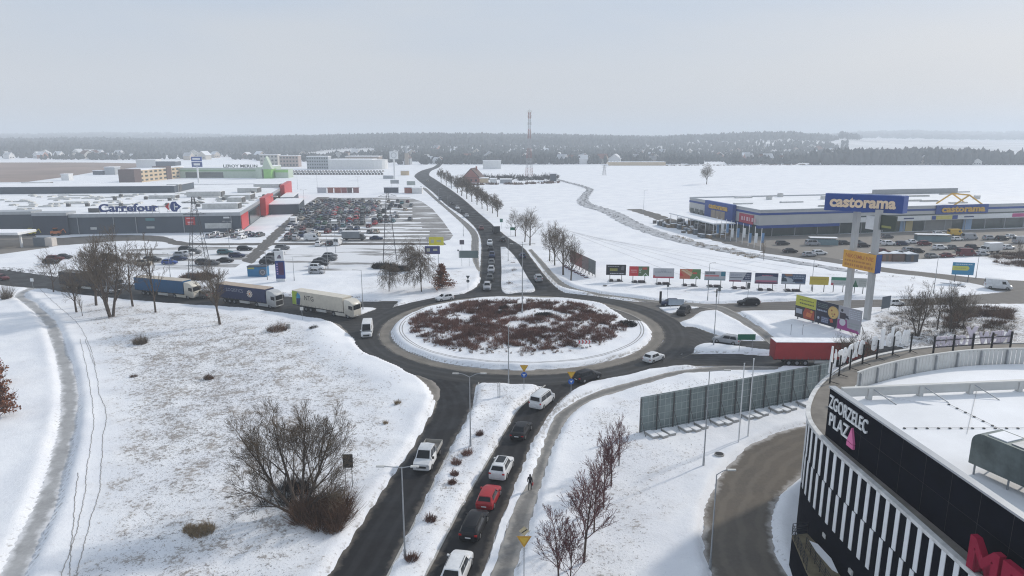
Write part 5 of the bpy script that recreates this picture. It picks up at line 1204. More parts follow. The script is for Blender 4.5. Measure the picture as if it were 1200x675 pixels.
lot([(952,287.5,'silver','minivan'),(989,286.5,'dark grey','hatchback'),(1005,286,'grey','hatchback'),(1011,289.5,'black','estate'),(1030,285.5,'white','hatchback'),(1041,287.5,'white','suv'),(1057,287.5,'dark blue','estate'),(1069,285.5,'white','sedan'),(1083,287.5,'maroon','suv'),(917,287,'dark grey','estate'),(926,296,'black','sedan'),
     (948,300.5,'silver','hatchback'),(960,298.5,'white','estate'),(1034,296.5,'maroon','sedan'),(1054,298.5,'silver','sedan'),(1066,295,'silver','estate'),(1075,296,'black','hatchback'),(1101,292.5,'white','suv'),(1116,292,'grey','sedan'),(1128,295,'dark grey','estate'),(1139,292,'black','suv'),(1132,300,'maroon','van'),
     (1181,292,'white','hatchback'),(1110,301.5,'maroon','sedan'),(1092,302,'grey','hatchback'),(1150,299.5,'silver','sedan'),(1119,276,'yellow','van'),(1121,282,'white','hatchback'),(1136,281,'silver','van'),(1159,281,'silver','suv'),(1174,281.5,'black','suv'),(1100,275.5,'white','estate'),(1185,279,'white','hatchback'),(1196,285,'silver','van'),(1040,279,'grey','hatchback')],
    'in the car park of the hardware store', 'cars parked at the hardware store', R(8))
far_cols = ['grey', 'silver', 'black', 'beige', 'white', 'brown']
mb = MB()
for k in range(120):
    y = (201.3, 203.0, 204.8)[k % 3]; x = 312 + (k*1.17) % 137; q = P(x, y)
    base = JOIN[('hatchback', 'sedan', 'suv')[k % 3]] if False else None
    c = k % 6; w, l, h = .88, 4.3, (1.45, 1.6, 1.7)[k % 3]
    mb.add([(q[0]-w,q[1]-l/2,.25),(q[0]+w,q[1]-l/2,.25),(q[0]+w,q[1]+l/2,.25),(q[0]-w,q[1]+l/2,.25),(q[0]-w,q[1]-l/2,.95),(q[0]+w,q[1]-l/2,.95),(q[0]+w,q[1]+l/2,.95),(q[0]-w,q[1]+l/2,.95)], [(3,2,1,0),(4,5,6,7),(0,1,5,4),(1,2,6,5),(2,3,7,6),(3,0,4,7)], c)
    mb.add([(q[0]-w*.9,q[1]-l*.38,.95),(q[0]+w*.9,q[1]-l*.38,.95),(q[0]+w*.9,q[1]+l*.3,.95),(q[0]-w*.9,q[1]+l*.3,.95),(q[0]-w*.7,q[1]-l*.25,h),(q[0]+w*.7,q[1]-l*.25,h),(q[0]+w*.7,q[1]+l*.15,h),(q[0]-w*.7,q[1]+l*.15,h)], [(0,1,5,4),(1,2,6,5),(2,3,7,6),(3,0,4,7)], 6)
    mb.add([(q[0]-w*.7,q[1]-l*.25,h),(q[0]+w*.7,q[1]-l*.25,h),(q[0]+w*.7,q[1]+l*.15,h),(q[0]-w*.7,q[1]+l*.15,h)], [(0,1,2,3)], c)
meta(mb.build('distant_cars', [paint(c.replace(' ', '_'), PAINTS[c]) for c in far_cols] + [M_GLASS]), 'specks of cars in the farthest car park beyond the white field', 'cars', kind='stuff')
# ------------------------------------------------------------------ trees, shrubs and tufts
def prisms(segs, n=3):
    """segs: array (m,8) x0 y0 z0 r0 x1 y1 z1 r1 -> open n-sided tubes"""
    s = np.asarray(segs, float); a, b = s[:, 0:3], s[:, 4:7]; d = b - a; d /= np.linalg.norm(d, axis=1)[:, None] + 1e-9
    ref = np.where(np.abs(d[:, 2:3]) > .8, np.array([[1., 0, 0]]), np.array([[0., 0, 1]])); u = np.cross(d, ref); u /= np.linalg.norm(u, axis=1)[:, None] + 1e-9; w = np.cross(d, u)
    ang = np.arange(n) * 2 * math.pi / n
    ra = (u[:, None] * np.cos(ang)[None, :, None] + w[:, None] * np.sin(ang)[None, :, None])
    v = np.concatenate([a[:, None] + ra * s[:, 3][:, None, None], b[:, None] + ra * s[:, 7][:, None, None]], 1).reshape(-1, 3)
    i = np.arange(n); f = np.stack([i, (i+1) % n, n + (i+1) % n, n + i], -1)
    return v, (f[None] + (np.arange(len(s)) * 2 * n)[:, None, None]).reshape(-1, 4)
def grow(seed, H, r0, lev=4, kids=(7, 5, 4, 3), spread=45, up=.25, first=.3, ratio=.62, wob=.12, lean=(0, 0), stems=None, rmin=.012, droop=0):
    rn = random.Random(seed); thick, thin = [], []
    def br(p, d, ln, r, l):
        k = 5 if l == 0 else 3 if l < 3 else 2
        pts = [p]; q = Vector(p); dd = Vector(d)
        for i in range(k):
            wo = wob*(.35 if l == 0 else 1); dd = (dd + Vector((rn.uniform(-wo, wo), rn.uniform(-wo, wo), rn.uniform(-wob, wob) + (up*.12 if l else .03) - droop*.25*(l > 1)))).normalized()
            q2 = q + dd * ln / k; ra = r * (1 - .62*i/k); rb = r * (1 - .62*(i+1)/k)
            (thick if r > .05 else thin).append((*q, max(ra, rmin), *q2, max(rb, rmin))); q = q2; pts.append(q.copy())
        if l >= lev: return
        n = kids[min(l, len(kids)-1)]; n = max(2, n + rn.randint(-1, 1))
        f0 = first if l == 0 else .22
        for i in range(n):
            t = f0 + (1-f0) * (i + rn.random()*.8) / n; t = min(t, .99); j = int(t*k); pp = pts[j].lerp(pts[j+1], t*k-j)
            ang = R(spread * rn.uniform(.65, 1.2)) * (.9 if l == 0 else 1.0); az = rn.uniform(0, 6.283) if l else (i*2.4 + rn.uniform(-.5, .5))
            e = dd.orthogonal().normalized(); e2 = dd.cross(e)
            nd = (dd*math.cos(ang) + (e*math.cos(az) + e2*math.sin(az))*math.sin(ang)).normalized(); nd.z += up*.5; nd.normalize()
            br(pp, nd, ln*ratio*(1.05 - .45*t if l == 0 else rn.uniform(.75, 1.1)), max(r*(1-.6*t)*.55, rmin), l+1)
        br(pts[-1], dd, ln*ratio*.75, max(r*.38, rmin), l+1)
    for a, tilt, sc in (stems or ((0, 0, 1),)):
        d = Vector((math.sin(tilt)*math.cos(a) + lean[0], math.sin(tilt)*math.sin(a) + lean[1], math.cos(tilt))).normalized()
        br(Vector((.12*math.cos(a)*(tilt > 0), .12*math.sin(a)*(tilt > 0), -.25)), d, H*.52*sc, r0*sc, 0)
    allz = [s[6] for s in thick + thin]; k = H / max(allz)
    sc = lambda L_: np.array(L_) * k if len(L_) else np.zeros((0, 8))
    th, tn = sc(thick), sc(thin)
    th[:, [3, 7]] /= k; tn[:, [3, 7]] /= k
    return th, tn
TREE = {}
def tree_meshes(key, *a, tk=M_TWIG, bk=M_BARK, **k):
    if key not in TREE:
        th, tn = grow(*a, **k)
        v, f = prisms(th, 6); m1 = mesh_np('trunk', v, f, bk, smooth_all=True)
        v, f = prisms(tn, 3); m2 = mesh_np('crown', v, f, tk)
        TREE[key] = (m1, m2)
    return TREE[key]
def tree(key, px, py, sc, label, group=None, rz=0.0, name='bare_tree', world=None):
    p = world or G3(px, py)
    t = thing(name, label, 'tree', p, rz, group); t.scale = (sc, sc, sc)
    obj('trunk', TREE[key][0], t); obj('crown', TREE[key][1], t)
    return t
tree_meshes('mid_a', 21, 10, .20, 4, (8, 6, 4, 3), 46, .3); tree_meshes('mid_b', 22, 10, .18, 4, (9, 6, 4, 3), 40, .35)
tree_meshes('mid_c', 23, 10, .16, 4, (8, 5, 4, 3), 50, .2, first=.4); tree_meshes('multi', 24, 10, .17, 4, (6, 5, 4, 3), 44, .4, stems=((0, .15, 1), (2.1, .3, .9), (4.2, .32, .85)))
tree_meshes('slim', 25, 10, .12, 4, (10, 4, 3, 2), 30, .5, ratio=.45, first=.25); tree_meshes('red_a', 26, 8, .11, 4, (12, 6, 4, 2), 42, .35, tk=M_TWIGRED, ratio=.50, first=.28, rmin=.012)
tree_meshes('red_b', 27, 8, .10, 4, (12, 6, 4, 2), 38, .4, tk=M_TWIGRED, ratio=.48, first=.28, rmin=.012)
tree_meshes('far', 28, 10, .22, 4, (9, 6, 4, 3), 48, .3, rmin=.03); tree_meshes('far_b', 29, 10, .22, 4, (10, 6, 4, 3), 44, .3, rmin=.03)
tree_meshes('lone', 30, 14, .3, 4, (8, 6, 4, 3), 55, .15, rmin=.03)
tree_meshes('birch', 31, 13, .15, 4, (14, 8, 5, 3), 44, .05, bk=M_BARK, droop=1.5, first=.25, ratio=.6, rmin=.017)
tree_meshes('big', 33, 11.0, .24, 5, (5, 4, 4, 3, 2), 34, .12, first=.35, ratio=.66, stems=((2.95, .80, 1.0), (2.3, .48, 1.0), (1.2, .25, .95), (.35, .50, 1.0), (-.4, .75, .65), (3.5, .95, .7)), rmin=.010)
GW = 'bare trees along the western road'
for key, x, y, h, rz, lab in (('mid_c',63,344,9.5,.3,'leftmost bare tree with a spreading crown beside the western road'), ('mid_a',90,368,9.5,1.2,'bare tree with dense low crown before the dark grey lorry'),
        ('mid_b',113,360,13.5,2.0,'tall bare tree just left of the multi-stemmed tree'), ('multi',130.5,373,16.5,0.4,'biggest multi-stemmed bare tree before the western road'),
        ('mid_c',156,361,13.0,3.0,'forked bare tree at the rear end of the blue lorry'), ('slim',182.6,368,14.5,.2,'slim upright bare tree before the blue lorry'), ('mid_b',258,382.6,12.0,4.0,'bare tree standing alone before the navy lorry')):
    tree(key, x, y, h/10*1.15, lab, GW, rz)
tree('slim', 97, 372, .55, 'thin young tree leaning beside the dense low tree', GW, 1.0)
t = tree('big', 352, 606, 1.0, 'large many-limbed bare tree rising from the brown thicket on the meadow', None, 0.1)
GS = 'young trees along the southern footpath'
for key, x, y, h, rz, lab in (('red_a',684,664,9.5,.5,'tall reddish young tree with the widest crown by the footpath, nearest but one'), ('red_b',707,600,8.2,1.4,'reddish young tree in the middle of the footpath row'), ('red_a',716,575,6.6,2.6,'short reddish young tree, second from the noise wall'),
        ('red_b',696,629,7.0,3.6,'reddish young tree behind the widest one by the footpath'), ('red_b',725,551,6.0,5.0,'smallest reddish young tree, nearest to the noise wall'), ('red_a',655,692,7.6,4.2,'reddish bushy young tree cut by the bottom edge beside the footpath'), ('red_b',668,700,6.8,2.0,'reddish sapling at the bottom edge, right of the bushy one')):
    tree(key, x, y, h/8, lab, GS, rz)
GN_ = 'bare trees on the east side of the northern road'
for i, (key, x, y, top) in enumerate((('mid_a',604,277,245),('mid_b',615,283.5,246),('mid_a',621,287.5,245),('mid_c',644,306,262),('mid_b',650,311,261),('mid_a',660,323,266),('mid_b',669,330,281))):
    h = 36*(1-(top-160)/(y-160)); tree(key, x, y, h/10*1.12, 'leafless roadside tree, %s from the far end of the group right of the northern road' % ORD(i+1), GN_, i*1.3)
for i, (x, y, h) in enumerate(((517,214,12),(523,217.5,12),(529,221,11),(541,229.5,14),(547,233,13),(553,236.5,12),(559,240,12),(565,244.5,11),(571,247,10),(577,250,10),(583,254,9),(536,226,12))):
    tree('far' if i % 2 else 'far_b', x, y, h/10, 'bare tree, %s counted from the bend in the row right of the far northern road' % ORD(i+1), 'row of bare trees along the far northern road', i*.9)
tree('lone', 828, 216, 17/14, 'lone bare tree in the middle of the wide snowfield', None, .6)
tree('birch', 494, 343, 13.5/13, 'weeping birch with hanging twigs left of the rust-coloured tree', None, .3)
tree('birch', 456, 343, 9.0/13, 'small thin birch before the dark hedge under the pylon', None, 2.2)
tree('birch', 478, 318, 10.0/13, 'birch behind the weeping one, next to the hedge', None, 4.0)
GEE = 'bare trees east of the billboards'
for i, (key, x, y, h) in enumerate((('multi',1075,396,10.5),('mid_b',1098,388,8.5),('multi',1114,391,10.0),('mid_c',1128,386,7.0))):
    tree(key, x, y, h/10, 'bare tree, %s from the left above the rim lettering' % ORD(i+1), GEE, i*1.7)
tree('slim', 895, 305, .68, 'slim bare tree by the ditch before the flags', None, .4)
tree('slim', 1193, 306, .75, 'bare tree in the brown brush at the right edge', None, 1.4)
# rust-coloured tree that keeps its leaves
def rust_tree(px, py, w, h, label, seed):
    rn = np.random.RandomState(seed); t = thing('rust_leaved_tree', label, 'tree', G3(px, py))
    th, tn = grow(seed, h*.95, .1, 3, (12, 5, 3), 65, 0.0, ratio=.5, first=.1); v, f = prisms(np.r_[th, tn], 4); obj('trunk', mesh_np('trunk', v, f, M_BARK), t)
    nc = 90; zc = rn.rand(nc)**.85; ac = rn.rand(nc)*6.283; rc = (1-zc*.93)*.5*w*(.35+.65*rn.rand(nc)); n = 5600; k = rn.randint(0, nc, n)
    q = rn.rand(n); c = np.stack([rc[k]*q*np.cos(ac[k]), rc[k]*q*np.sin(ac[k]), .35+zc[k]*h*.93 + q*.25*h*.12], 1) + rn.normal(0, .16, (n, 3))*(.4+q[:, None])
    c[:, 2] = np.maximum(c[:, 2], .15)
    d1 = rn.normal(size=(n, 3)); d1 /= np.linalg.norm(d1, axis=1)[:, None]; d2 = np.cross(d1, rn.normal(size=(n, 3))); d2 /= np.linalg.norm(d2, axis=1)[:, None]
    s = rn.uniform(.10, .2, (n, 1)); v = np.stack([c-d1*s, c+d2*s*.7, c+d1*s, c-d2*s*.7], 1).reshape(-1, 3)
    obj('crown', mesh_np('crown', v, np.arange(4*n).reshape(-1, 4), M_RUST), t)
one_sh = None
rust_tree(518, 340, 9.0, 5.8, 'rust-brown tree keeping its leaves at the edge of the roundabout road', 5)
rust_tree(0, 492, 6.5, 7.0, 'rust-brown leafy tree cut by the left edge of the picture, front one', 6)
rust_tree(-6, 455, 6.0, 5.5, 'rust-brown leafy tree cut by the left edge of the picture, rear one', 7)
# twiggy shrubs: thin upright blades
def brush(centres, radii, heights, per, seed, m, name, label=None, cat='shrub', group=None, kind=None, wid=.02, parent=None, lean=.35, base=None):
    rn = np.random.RandomState(seed); C0 = np.asarray(centres, float); k = len(C0); N = k*per
    x, y, z = (np.repeat(C0[:, i], per) for i in range(3)); r = np.repeat(np.asarray(radii, float), per); h = np.repeat(np.asarray(heights, float), per)
    ph = np.repeat(rn.rand(k)*6.283, per); p2 = np.repeat(rn.rand(k)*6.283, per)
    a = rn.rand(N)*6.283; q = np.sqrt(rn.rand(N)); bx, by = r*.55*q*np.cos(a), r*.55*q*np.sin(a)
    lob = .72 + .28*np.sin(a*3+ph)*np.sin(a*5+p2); hh = h*(1-.5*q*q)*rn.uniform(.25, 1.15, N)*lob; le = lean*hh*(q+.2)
    tx, ty = bx+le*np.cos(a)*1.3+rn.normal(0, .12, N)*h, by+le*np.sin(a)*1.3+rn.normal(0, .12, N)*h
    pa = rn.rand(N)*3.14; wx, wy = wid*np.cos(pa), wid*np.sin(pa); z0 = -.1*np.ones(N); zt = z+np.maximum(hh, .02)
    v = np.stack([np.stack([x+bx-wx, y+by-wy, z+z0], 1), np.stack([x+bx+wx, y+by+wy, z+z0], 1), np.stack([x+tx+wx*.5, y+ty+wy*.5, zt], 1), np.stack([x+tx-wx*.5, y+ty-wy*.5, zt], 1)], 1).reshape(-1, 3)
    o = obj(name, mesh_np(name, v, np.arange(len(v)).reshape(-1, 4), m), parent)
    if label: meta(o, label, cat, group, kind)
    return o
def one_shrub(px, py, r, h, n, m, label, name='shrub', group=None, wid=.02, lean=.35, cat='shrub', seed=None):
    p = G3(px, py); o = brush([(0, 0, 0)], [r], [h], n, seed or int(px*7+py), m, name, label, cat, group, None, wid, None, lean); o.location = p; return o
# thicket below the big tree
rn = np.random.RandomState(4); c0 = np.array(P(383, 608)); cs, rs_, hs_ = [], [], []
for k in range(26):
    a = rn.rand()*6.283; q = math.sqrt(rn.rand()); x, y = c0[0]+2.4*q*math.cos(a), c0[1]+3.4*q*math.sin(a); cs.append((x, y, ground_z(x, y))); rs_.append(rn.uniform(.9, 1.7)); hs_.append(rn.uniform(1.2, 3.1))
brush(cs, rs_, hs_, 330, 8, M_BRUSH, 'thicket', 'dense brown thicket at the foot of the large bare tree', 'thicket', wid=.018, lean=.6)
c0 = np.array(P(344, 585)); cs, rs_, hs_ = [], [], []
for k in range(14):
    x, y = c0[0]+rn.uniform(-2.2, 1.4), c0[1]+rn.uniform(-2.2, 2.2); cs.append((x, y, ground_z(x, y))); rs_.append(rn.uniform(.8, 1.3)); hs_.append(rn.uniform(1.0, 1.9))
brush(cs, rs_, hs_, 240, 9, M_BRUSHDK, 'thicket', 'darker twiggy thicket left of the brown one under the bare tree', 'thicket', wid=.016, lean=.7)
GM = 'shrubs on the meadow'
for px, py, r, h, n, m, lab in ((165,405,1.9,2.0,700,M_TWIG,'round twiggy shrub on the upper meadow'), (245,446,1.2,1.0,420,M_BRUSH,'low brown shrub in the middle of the meadow'), (325,389,3.2,1.7,900,M_BRUSH,'wide brown shrub before the cream lorry'), (237,626,1.9,.9,1100,M_STRAW,'clump of pale dry grass on the lower meadow'), (222,624,1.0,.7,500,M_STRAW,'smaller clump of dry grass left of the pale one'),
        (157,443,1.0,.5,260,M_BRUSH,'very low brown shrub at the left side of the meadow'), (466,478,.7,.9,200,M_STRAW,'tuft of dry grass on the bank above the southern exit'), (452,500,.6,.6,150,M_STRAW,'small tuft of dry grass under the bank'), (368,389,1.6,.7,300,M_BRUSHDK,'dark flat shrub at the head of the snow bank'), (8,352,1.8,5.0,420,M_TWIG,'tall twiggy shrub at the left edge by the trail')):
    one_shrub(px, py, r, h, n, m, lab, group=GM)
tree('multi', 992, 434, .62, 'brown twiggy tree overlapping the red lorry, left one', 'twiggy trees before the red lorry', .4); tree('multi', 1012, 432, .66, 'brown twiggy tree overlapping the red lorry, right one', 'twiggy trees before the red lorry', 2.4)
GMD = 'shrubs on the southern median'
for px, py, r, h, lab in ((562,515,.7,.9,'small dark shrub beside the lamp post on the southern median'), (547,537,1.0,1.0,'dark shrub, upper one of the row on the southern median'), (535,547,.9,.8,'dark shrub, second of the row on the southern median'), (533,561,.7,.7,'dark shrub, third of the row on the southern median'), (530,572,.7,.7,'dark shrub, lowest of the row on the southern median'), (505,616,.8,.9,'round dark shrub alone on the lower median'), (483,661,.9,1.0,'dark shrub at the foot of the nearest lamp post')):
    one_shrub(px, py, r, h, 320, M_BRUSHRED, lab, group=GMD)
for px, py, r, h, lab in ((602,318,1.4,1.2,'brown shrub on the northern median'), (597,333,1.2,1.0,'brown shrub at the southern end of the northern median'), (601,309,1.0,.8,'small brown shrub further up the northern median')):
    one_shrub(px, py, r, h, 220, M_BRUSH, lab, group='shrubs on the northern median', wid=.03)
# planting on the island
rn = np.random.RandomState(12); cs, rs_, hs_ = [], [], []; cs2, rs2, hs2 = [], [], []
def isl_z(x, y): return ground_z(x, y)
while len(cs) < 850:
    a = rn.rand()*6.283; q = 19.4*math.sqrt(rn.rand()); x, y = CX-1.0+q*math.cos(a)*1.08, CY+1.0+q*math.sin(a)*.98
    d = vnoise(np.array([x]), np.array([y]), 5.0, 31)[0]*.6 + vnoise(np.array([x]), np.array([y]), 2.2, 32)[0]*.4
    open_ = math.hypot((x-5.5)/4.5, (y-133)/3.5) < 1
    edge = max(0, (q-14.5)/5.5)
    if open_ or d < .385+edge*.2: continue
    cs.append((x, y, isl_z(x, y))); rs_.append(rn.uniform(.8, 1.5)); hs_.append(rn.uniform(.7, 1.35)*(1-.25*edge))
brush(cs, rs_, hs_, 120, 13, M_BRUSHRED, 'island_shrubs', 'dense reddish brown shrubs covering the roundabout island', 'shrubs', kind='stuff', wid=.024, lean=.6)
cs, rs_, hs_ = [], [], []
while len(cs) < 700:
    a = rn.rand()*6.283; q = 20.5*math.sqrt(rn.rand()); x, y = CX-1+q*math.cos(a), CY+.5+q*math.sin(a)
    if q < 11 and rn.rand() < .8: continue
    cs.append((x, y, isl_z(x, y))); rs_.append(rn.uniform(.25, .5)); hs_.append(rn.uniform(.4, .95))
brush(cs, rs_, hs_, 26, 14, M_BRUSH, 'island_perennials', 'dry brown stalks standing in the snow round the island shrubs', 'stalks', kind='stuff', wid=.025, lean=.25)
for px, py, r, lab in ((588,374,2.6,'dark evergreen mat left of the island mast'), (637,377,3.2,'dark evergreen mat right of the island mast'), (610,366,2.4,'dark evergreen mat behind the island mast'), (734,385,3.6,'dark shrub clump at the right end of the island'), (590,368,1.6,'small dark mat at the far side of the island clearing')):
    one_shrub(px, py, r, .75, 1500, M_BRUSHDK, lab, 'shrub', 'dark clumps on the island', .035, .5)
# dark clipped hedges under the pylons
def hedge(px, py, lx_, ly_, h, label, m=M_BRUSHDK):
    rn = np.random.RandomState(int(px)); p = P(px, py); cs, rs_, hs_ = [], [], []
    for k in range(46):
        a = rn.rand()*6.283; q = math.sqrt(rn.rand()); cs.append((q*math.cos(a)*lx_/2, q*math.sin(a)*ly_/2, 0)); rs_.append(1.1); hs_.append(h*(1-.35*q*q)*rn.uniform(.85, 1.05))
    o = brush(cs, rs_, hs_, 120, 3, m, 'hedge', label, 'hedge', 'dark hedges on the snowy car park', None, .05, None, .4); o.location = (*p, 0)
hedge(233, 327, 9.0, 6.5, 2.6, 'dark brown hedge at the foot of the left pylon', M_BRUSH); hedge(450, 314, 6.0, 4, 2.3, 'dark hedge, left half of the one by the right pylon'); hedge(466, 317, 6.0, 4, 2.2, 'dark hedge, right half of the one by the right pylon')
# scattered verge brush, brown scrub in the east, reeds along the ditch
def scatter_brush(polys, n, r, h, per, seed, m, name, label, cat, wid=.02, lean=.3):
    rn = np.random.RandomState(seed); cs, rs_, hs_ = [], [], []
    for px in polys:
        w = wl(px); x0, y0 = w.min(0); x1, y1 = w.max(0); X_, Y_ = rn.uniform(x0, x1, n*14), rn.uniform(y0, y1, n*14)
        k = inside(w, X_, Y_) & (vnoise(X_, Y_, 4.0, seed) > .38)
        for x, y in zip(X_[k][:n], Y_[k][:n]): s = rn.uniform(.6, 1.3); cs.append((x, y, ground_z(x, y))); rs_.append(r*s); hs_.append(h*s)
    return brush(cs, rs_, hs_, per, seed, m, name, label, cat, kind='stuff', wid=wid, lean=lean)
scatter_brush([[(85,352),(250,366),(345,378),(385,400),(470,445),(485,470),(430,570),(340,690),(100,690),(140,500),(128,430)]], 1300, .22, .16, 12, 51, M_STRAW, 'meadow_grass', 'dry grass tufts poking through the snow on the left meadow', 'grass', .015, .5)
scatter_brush([[(130,380),(345,385),(385,410),(460,450),(470,480),(400,570),(330,680),(150,680),(150,480)]], 1800, .16, .12, 8, 52, M_BRUSH, 'meadow_stalks', 'dark plant stalks in the snow of the left meadow', 'stalks', .015, .5)
scatter_brush([[(550,455),(630,455),(595,500),(510,660),(470,660)], [(690,490),(750,475),(830,525),(760,640),(700,690),(640,690)], [(640,520),(735,458),(900,438),(900,444),(740,480),(690,520)]], 420, .15, .12, 8, 53, M_BRUSH, 'verge_stalks', 'dark stalks in the snowy verges right of the southern road', 'stalks', .013, .5)
scatter_brush([[(1030,372),(1060,366),(1110,360),(1185,362),(1190,395),(1120,405),(1050,410),(1025,392)]], 420, .9, .8, 34, 54, M_TWIG, 'scrub', 'brown scrub on the snowy slope above the shopping centre rim', 'scrub', .02, .5)
scatter_brush([[(1100,368),(1150,361),(1190,366),(1180,385),(1110,388)], [(1150,302),(1172,297),(1215,296),(1215,314),(1175,311)]], 150, 1.3, 1.4, 60, 55, M_BRUSH, 'brush', 'dense brown brush by the eastern road', 'brush', .03, .5)
scatter_brush([[(808,246),(880,262),(870,268),(806,258)], [(790,276),(860,292),(900,301),(880,303),(820,290)]], 90, 1.0, .8, 40, 56, M_STRAW, 'reeds', 'dry reeds beside the ditch and the yard', 'reeds', .03, .4)
cs, rs_, hs_ = [], [], []
for k in range(len(dc)):
    for j in range(3):
        w_ = wid[k]; o_ = rn.uniform(-.5, .5)*w_; q = dc[k]+nrm[k]*o_
        if k/len(dc) < .62 or rn.rand() < .4: cs.append((q[0], q[1], .1)); rs_.append(.9); hs_.append(rn.uniform(.4, .9))
brush(cs, rs_, hs_, 14, 15, M_BRUSHDK, 'ditch_brush', 'dark brush lining the ditch across the snowfield', 'brush', kind='stuff', wid=.05, lean=.4)
scatter_brush([[(200,334.5),(300,342.5),(420,350),(420,352),(300,346),(200,338.5)]], 90, .9, .5, 30, 57, M_BRUSH, 'verge_brush', 'low brown brush on the verge behind the lorries', 'brush', .025, .4)
scatter_brush([[(0,312),(70,321),(130,328),(130,331),(70,325),(0,317)]], 80, .9, .5, 30, 58, M_BRUSHDK, 'verge_brush', 'dark brush on the far verge of the western road at the left', 'brush', .025, .4)
# ------------------------------------------------------------------ street furniture, signs, billboards, people
def lamp(px, py, h, label, arms=((0, 1.4),), group='street lamps', curved=False, r=.085, world=None):
    """arms: (azimuth, length)"""
    p = world or G3(px, py); t = thing('street_lamp', label, 'street lamp', p, 0, group)
    mb = MB(); mb.cyl((0, 0, -.1), (0, 0, h), r, r*.55, 8); mb.build('pole', M_STEEL, t)
    mb = MB(); mb.cyl((0, 0, -.1), (0, 0, .9), r*1.5, r*1.4, 8); mb.build('base_sleeve', M_STEEL, t)
    for az, ln in arms:
        c, s = math.cos(az), math.sin(az); mb = MB(); pts = [(0, 0, h-.05)]
        for k in range(1, 6): q = k/5; pts.append((c*ln*q, s*ln*q, h-.05+(.45*math.sin(q*1.57) if curved else .12*q)))
        for a, b in zip(pts[:-1], pts[1:]): mb.cyl(a, b, r*.45, n=6, caps=False)
        mb.build('arm', M_STEEL, t); e = pts[-1]
        mb = MB(); mb.add([(e[0]+c*u-s*w_, e[1]+s*u+c*w_, e[2]+z) for z in (-.06, .05) for u, w_ in ((-.05, -.12), (.65, -.09), (.65, .09), (-.05, .12))], [(3,2,1,0),(4,5,6,7),(0,1,5,4),(1,2,6,5),(2,3,7,6),(3,0,4,7)]); mb.build('lantern', M_UNIT, t)
PI = math.pi
hh = lambda py, top: 36*(1-(top-160)/(py-160))
lamp(551.5, 528, 8.6, 'double lamp post in the middle of the southern median', ((PI, 1.3), (0, 1.3)), curved=True)
lamp(475, 660, 8.6, 'double lamp post nearest the camera on the southern median', ((PI, 1.5), (0, .8)))
lamp(596, 450.5, 8.8, 'lamp post at the tip of the southern median beside the roundabout', ((PI/2, 1.2),))
lamp(612, 373, 14.0, 'tall lamp mast at the centre of the roundabout island', ((PI, 1.9), (0, 1.9), (PI/2, 1.9)), r=.12)
lamp(824, 550, 11.0, 'tall lamp post in the snow before the noise wall', ((0, 1.6),))
lamp(832, 668, 8.8, 'lamp post with curved arm at the service ramp', ((0, .9),), curved=True)
lamp(836, 407, 9.2, 'lamp post on the eastern snow island by the silver car', ((PI/2, 1.0),))
lamp(829, 354, 8.4, 'lamp post before the fifth billboard', ((0.3, .8),))
lamp(425.5, 364, 8.8, 'lamp post on the small western island beside the cream lorry', ((PI, 1.2),))
lamp(595.5, 307, 7.6, 'lamp post on the northern median', ((PI, 1.1), (0, 1.1)))
lamp(384.5, 315.5, 9.5, 'lamp post among the cars on the open snow', ((PI, 1.0), (0, 1.0)))
lamp(393.5, 296.5, 9.5, 'lamp post between the open snow and the big car park', ((PI, 1.0), (0, 1.0)))
lamp(200, 327, 6.5, 'short lamp post behind the blue lorry', ((PI, .8),))
lamp(269, 291.5, 9.0, 'lamp post beside the black car near the hypermarket corner', ((PI, .9), (0, .9)))
lamp(313.5, 329, 7.5, 'thin lamp post beside the blue price totem', ((PI, .8),))
lamp(1093.5, 346.5, 9.0, 'lamp post on the eastern snow wedge left of the blue billboard', ((PI, 1.0),))
lamp(1143.5, 326, 5.8, 'lamp post right of the blue billboard', ((0, .8),))
lamp(950.5, 343, 7.5, 'lamp post before the yellow billboard', ((0, .8),))
lamp(543, 277, 8, 'lamp post by the footpath of the northern road', ((0, 1),)); lamp(525, 248, 8, 'lamp post, second along the northern footpath', ((0, 1),)); lamp(514, 238.5, 8, 'lamp post, third along the northern footpath', ((0, 1),))
lamp(357, 246, 10, 'lamp post beside the hypermarket avenue', ((0, 1), (PI, 1))); lamp(349, 222, 12, 'thin mast at the corner of the white field', ()); lamp(372, 221, 15, 'tall thin mast on the white field', ()); lamp(420, 225, 10, 'lamp post behind the crowded car park', ((0, 1), (PI, 1)))
lamp(754, 250, 11, 'lamp post in the field left of the hardware store', ((0, 1),)); lamp(436, 272, 10, 'lamp post inside the crowded car park', ((0, 1), (PI, 1))); lamp(345, 330, 6, 'low post by the western verge', ())
for x, y, h in ((865, 522, 9.8), (876, 515, 9.8)):
    t = thing('flagpole', 'white flagpole before the noise wall, %s one' % ('left' if x < 870 else 'right'), 'flagpole', G3(x, y), 0, 'flagpoles by the noise wall')
    mb = MB(); mb.cyl((0,0,-.1), (0,0,h), .09, .06, 8); mb.build('pole', M_WHITE, t); mb = MB(); mb.cyl((0,0,h), (0,0,h+.1), .09, .09, 8); mb.build('finial', M_WHITE, t)
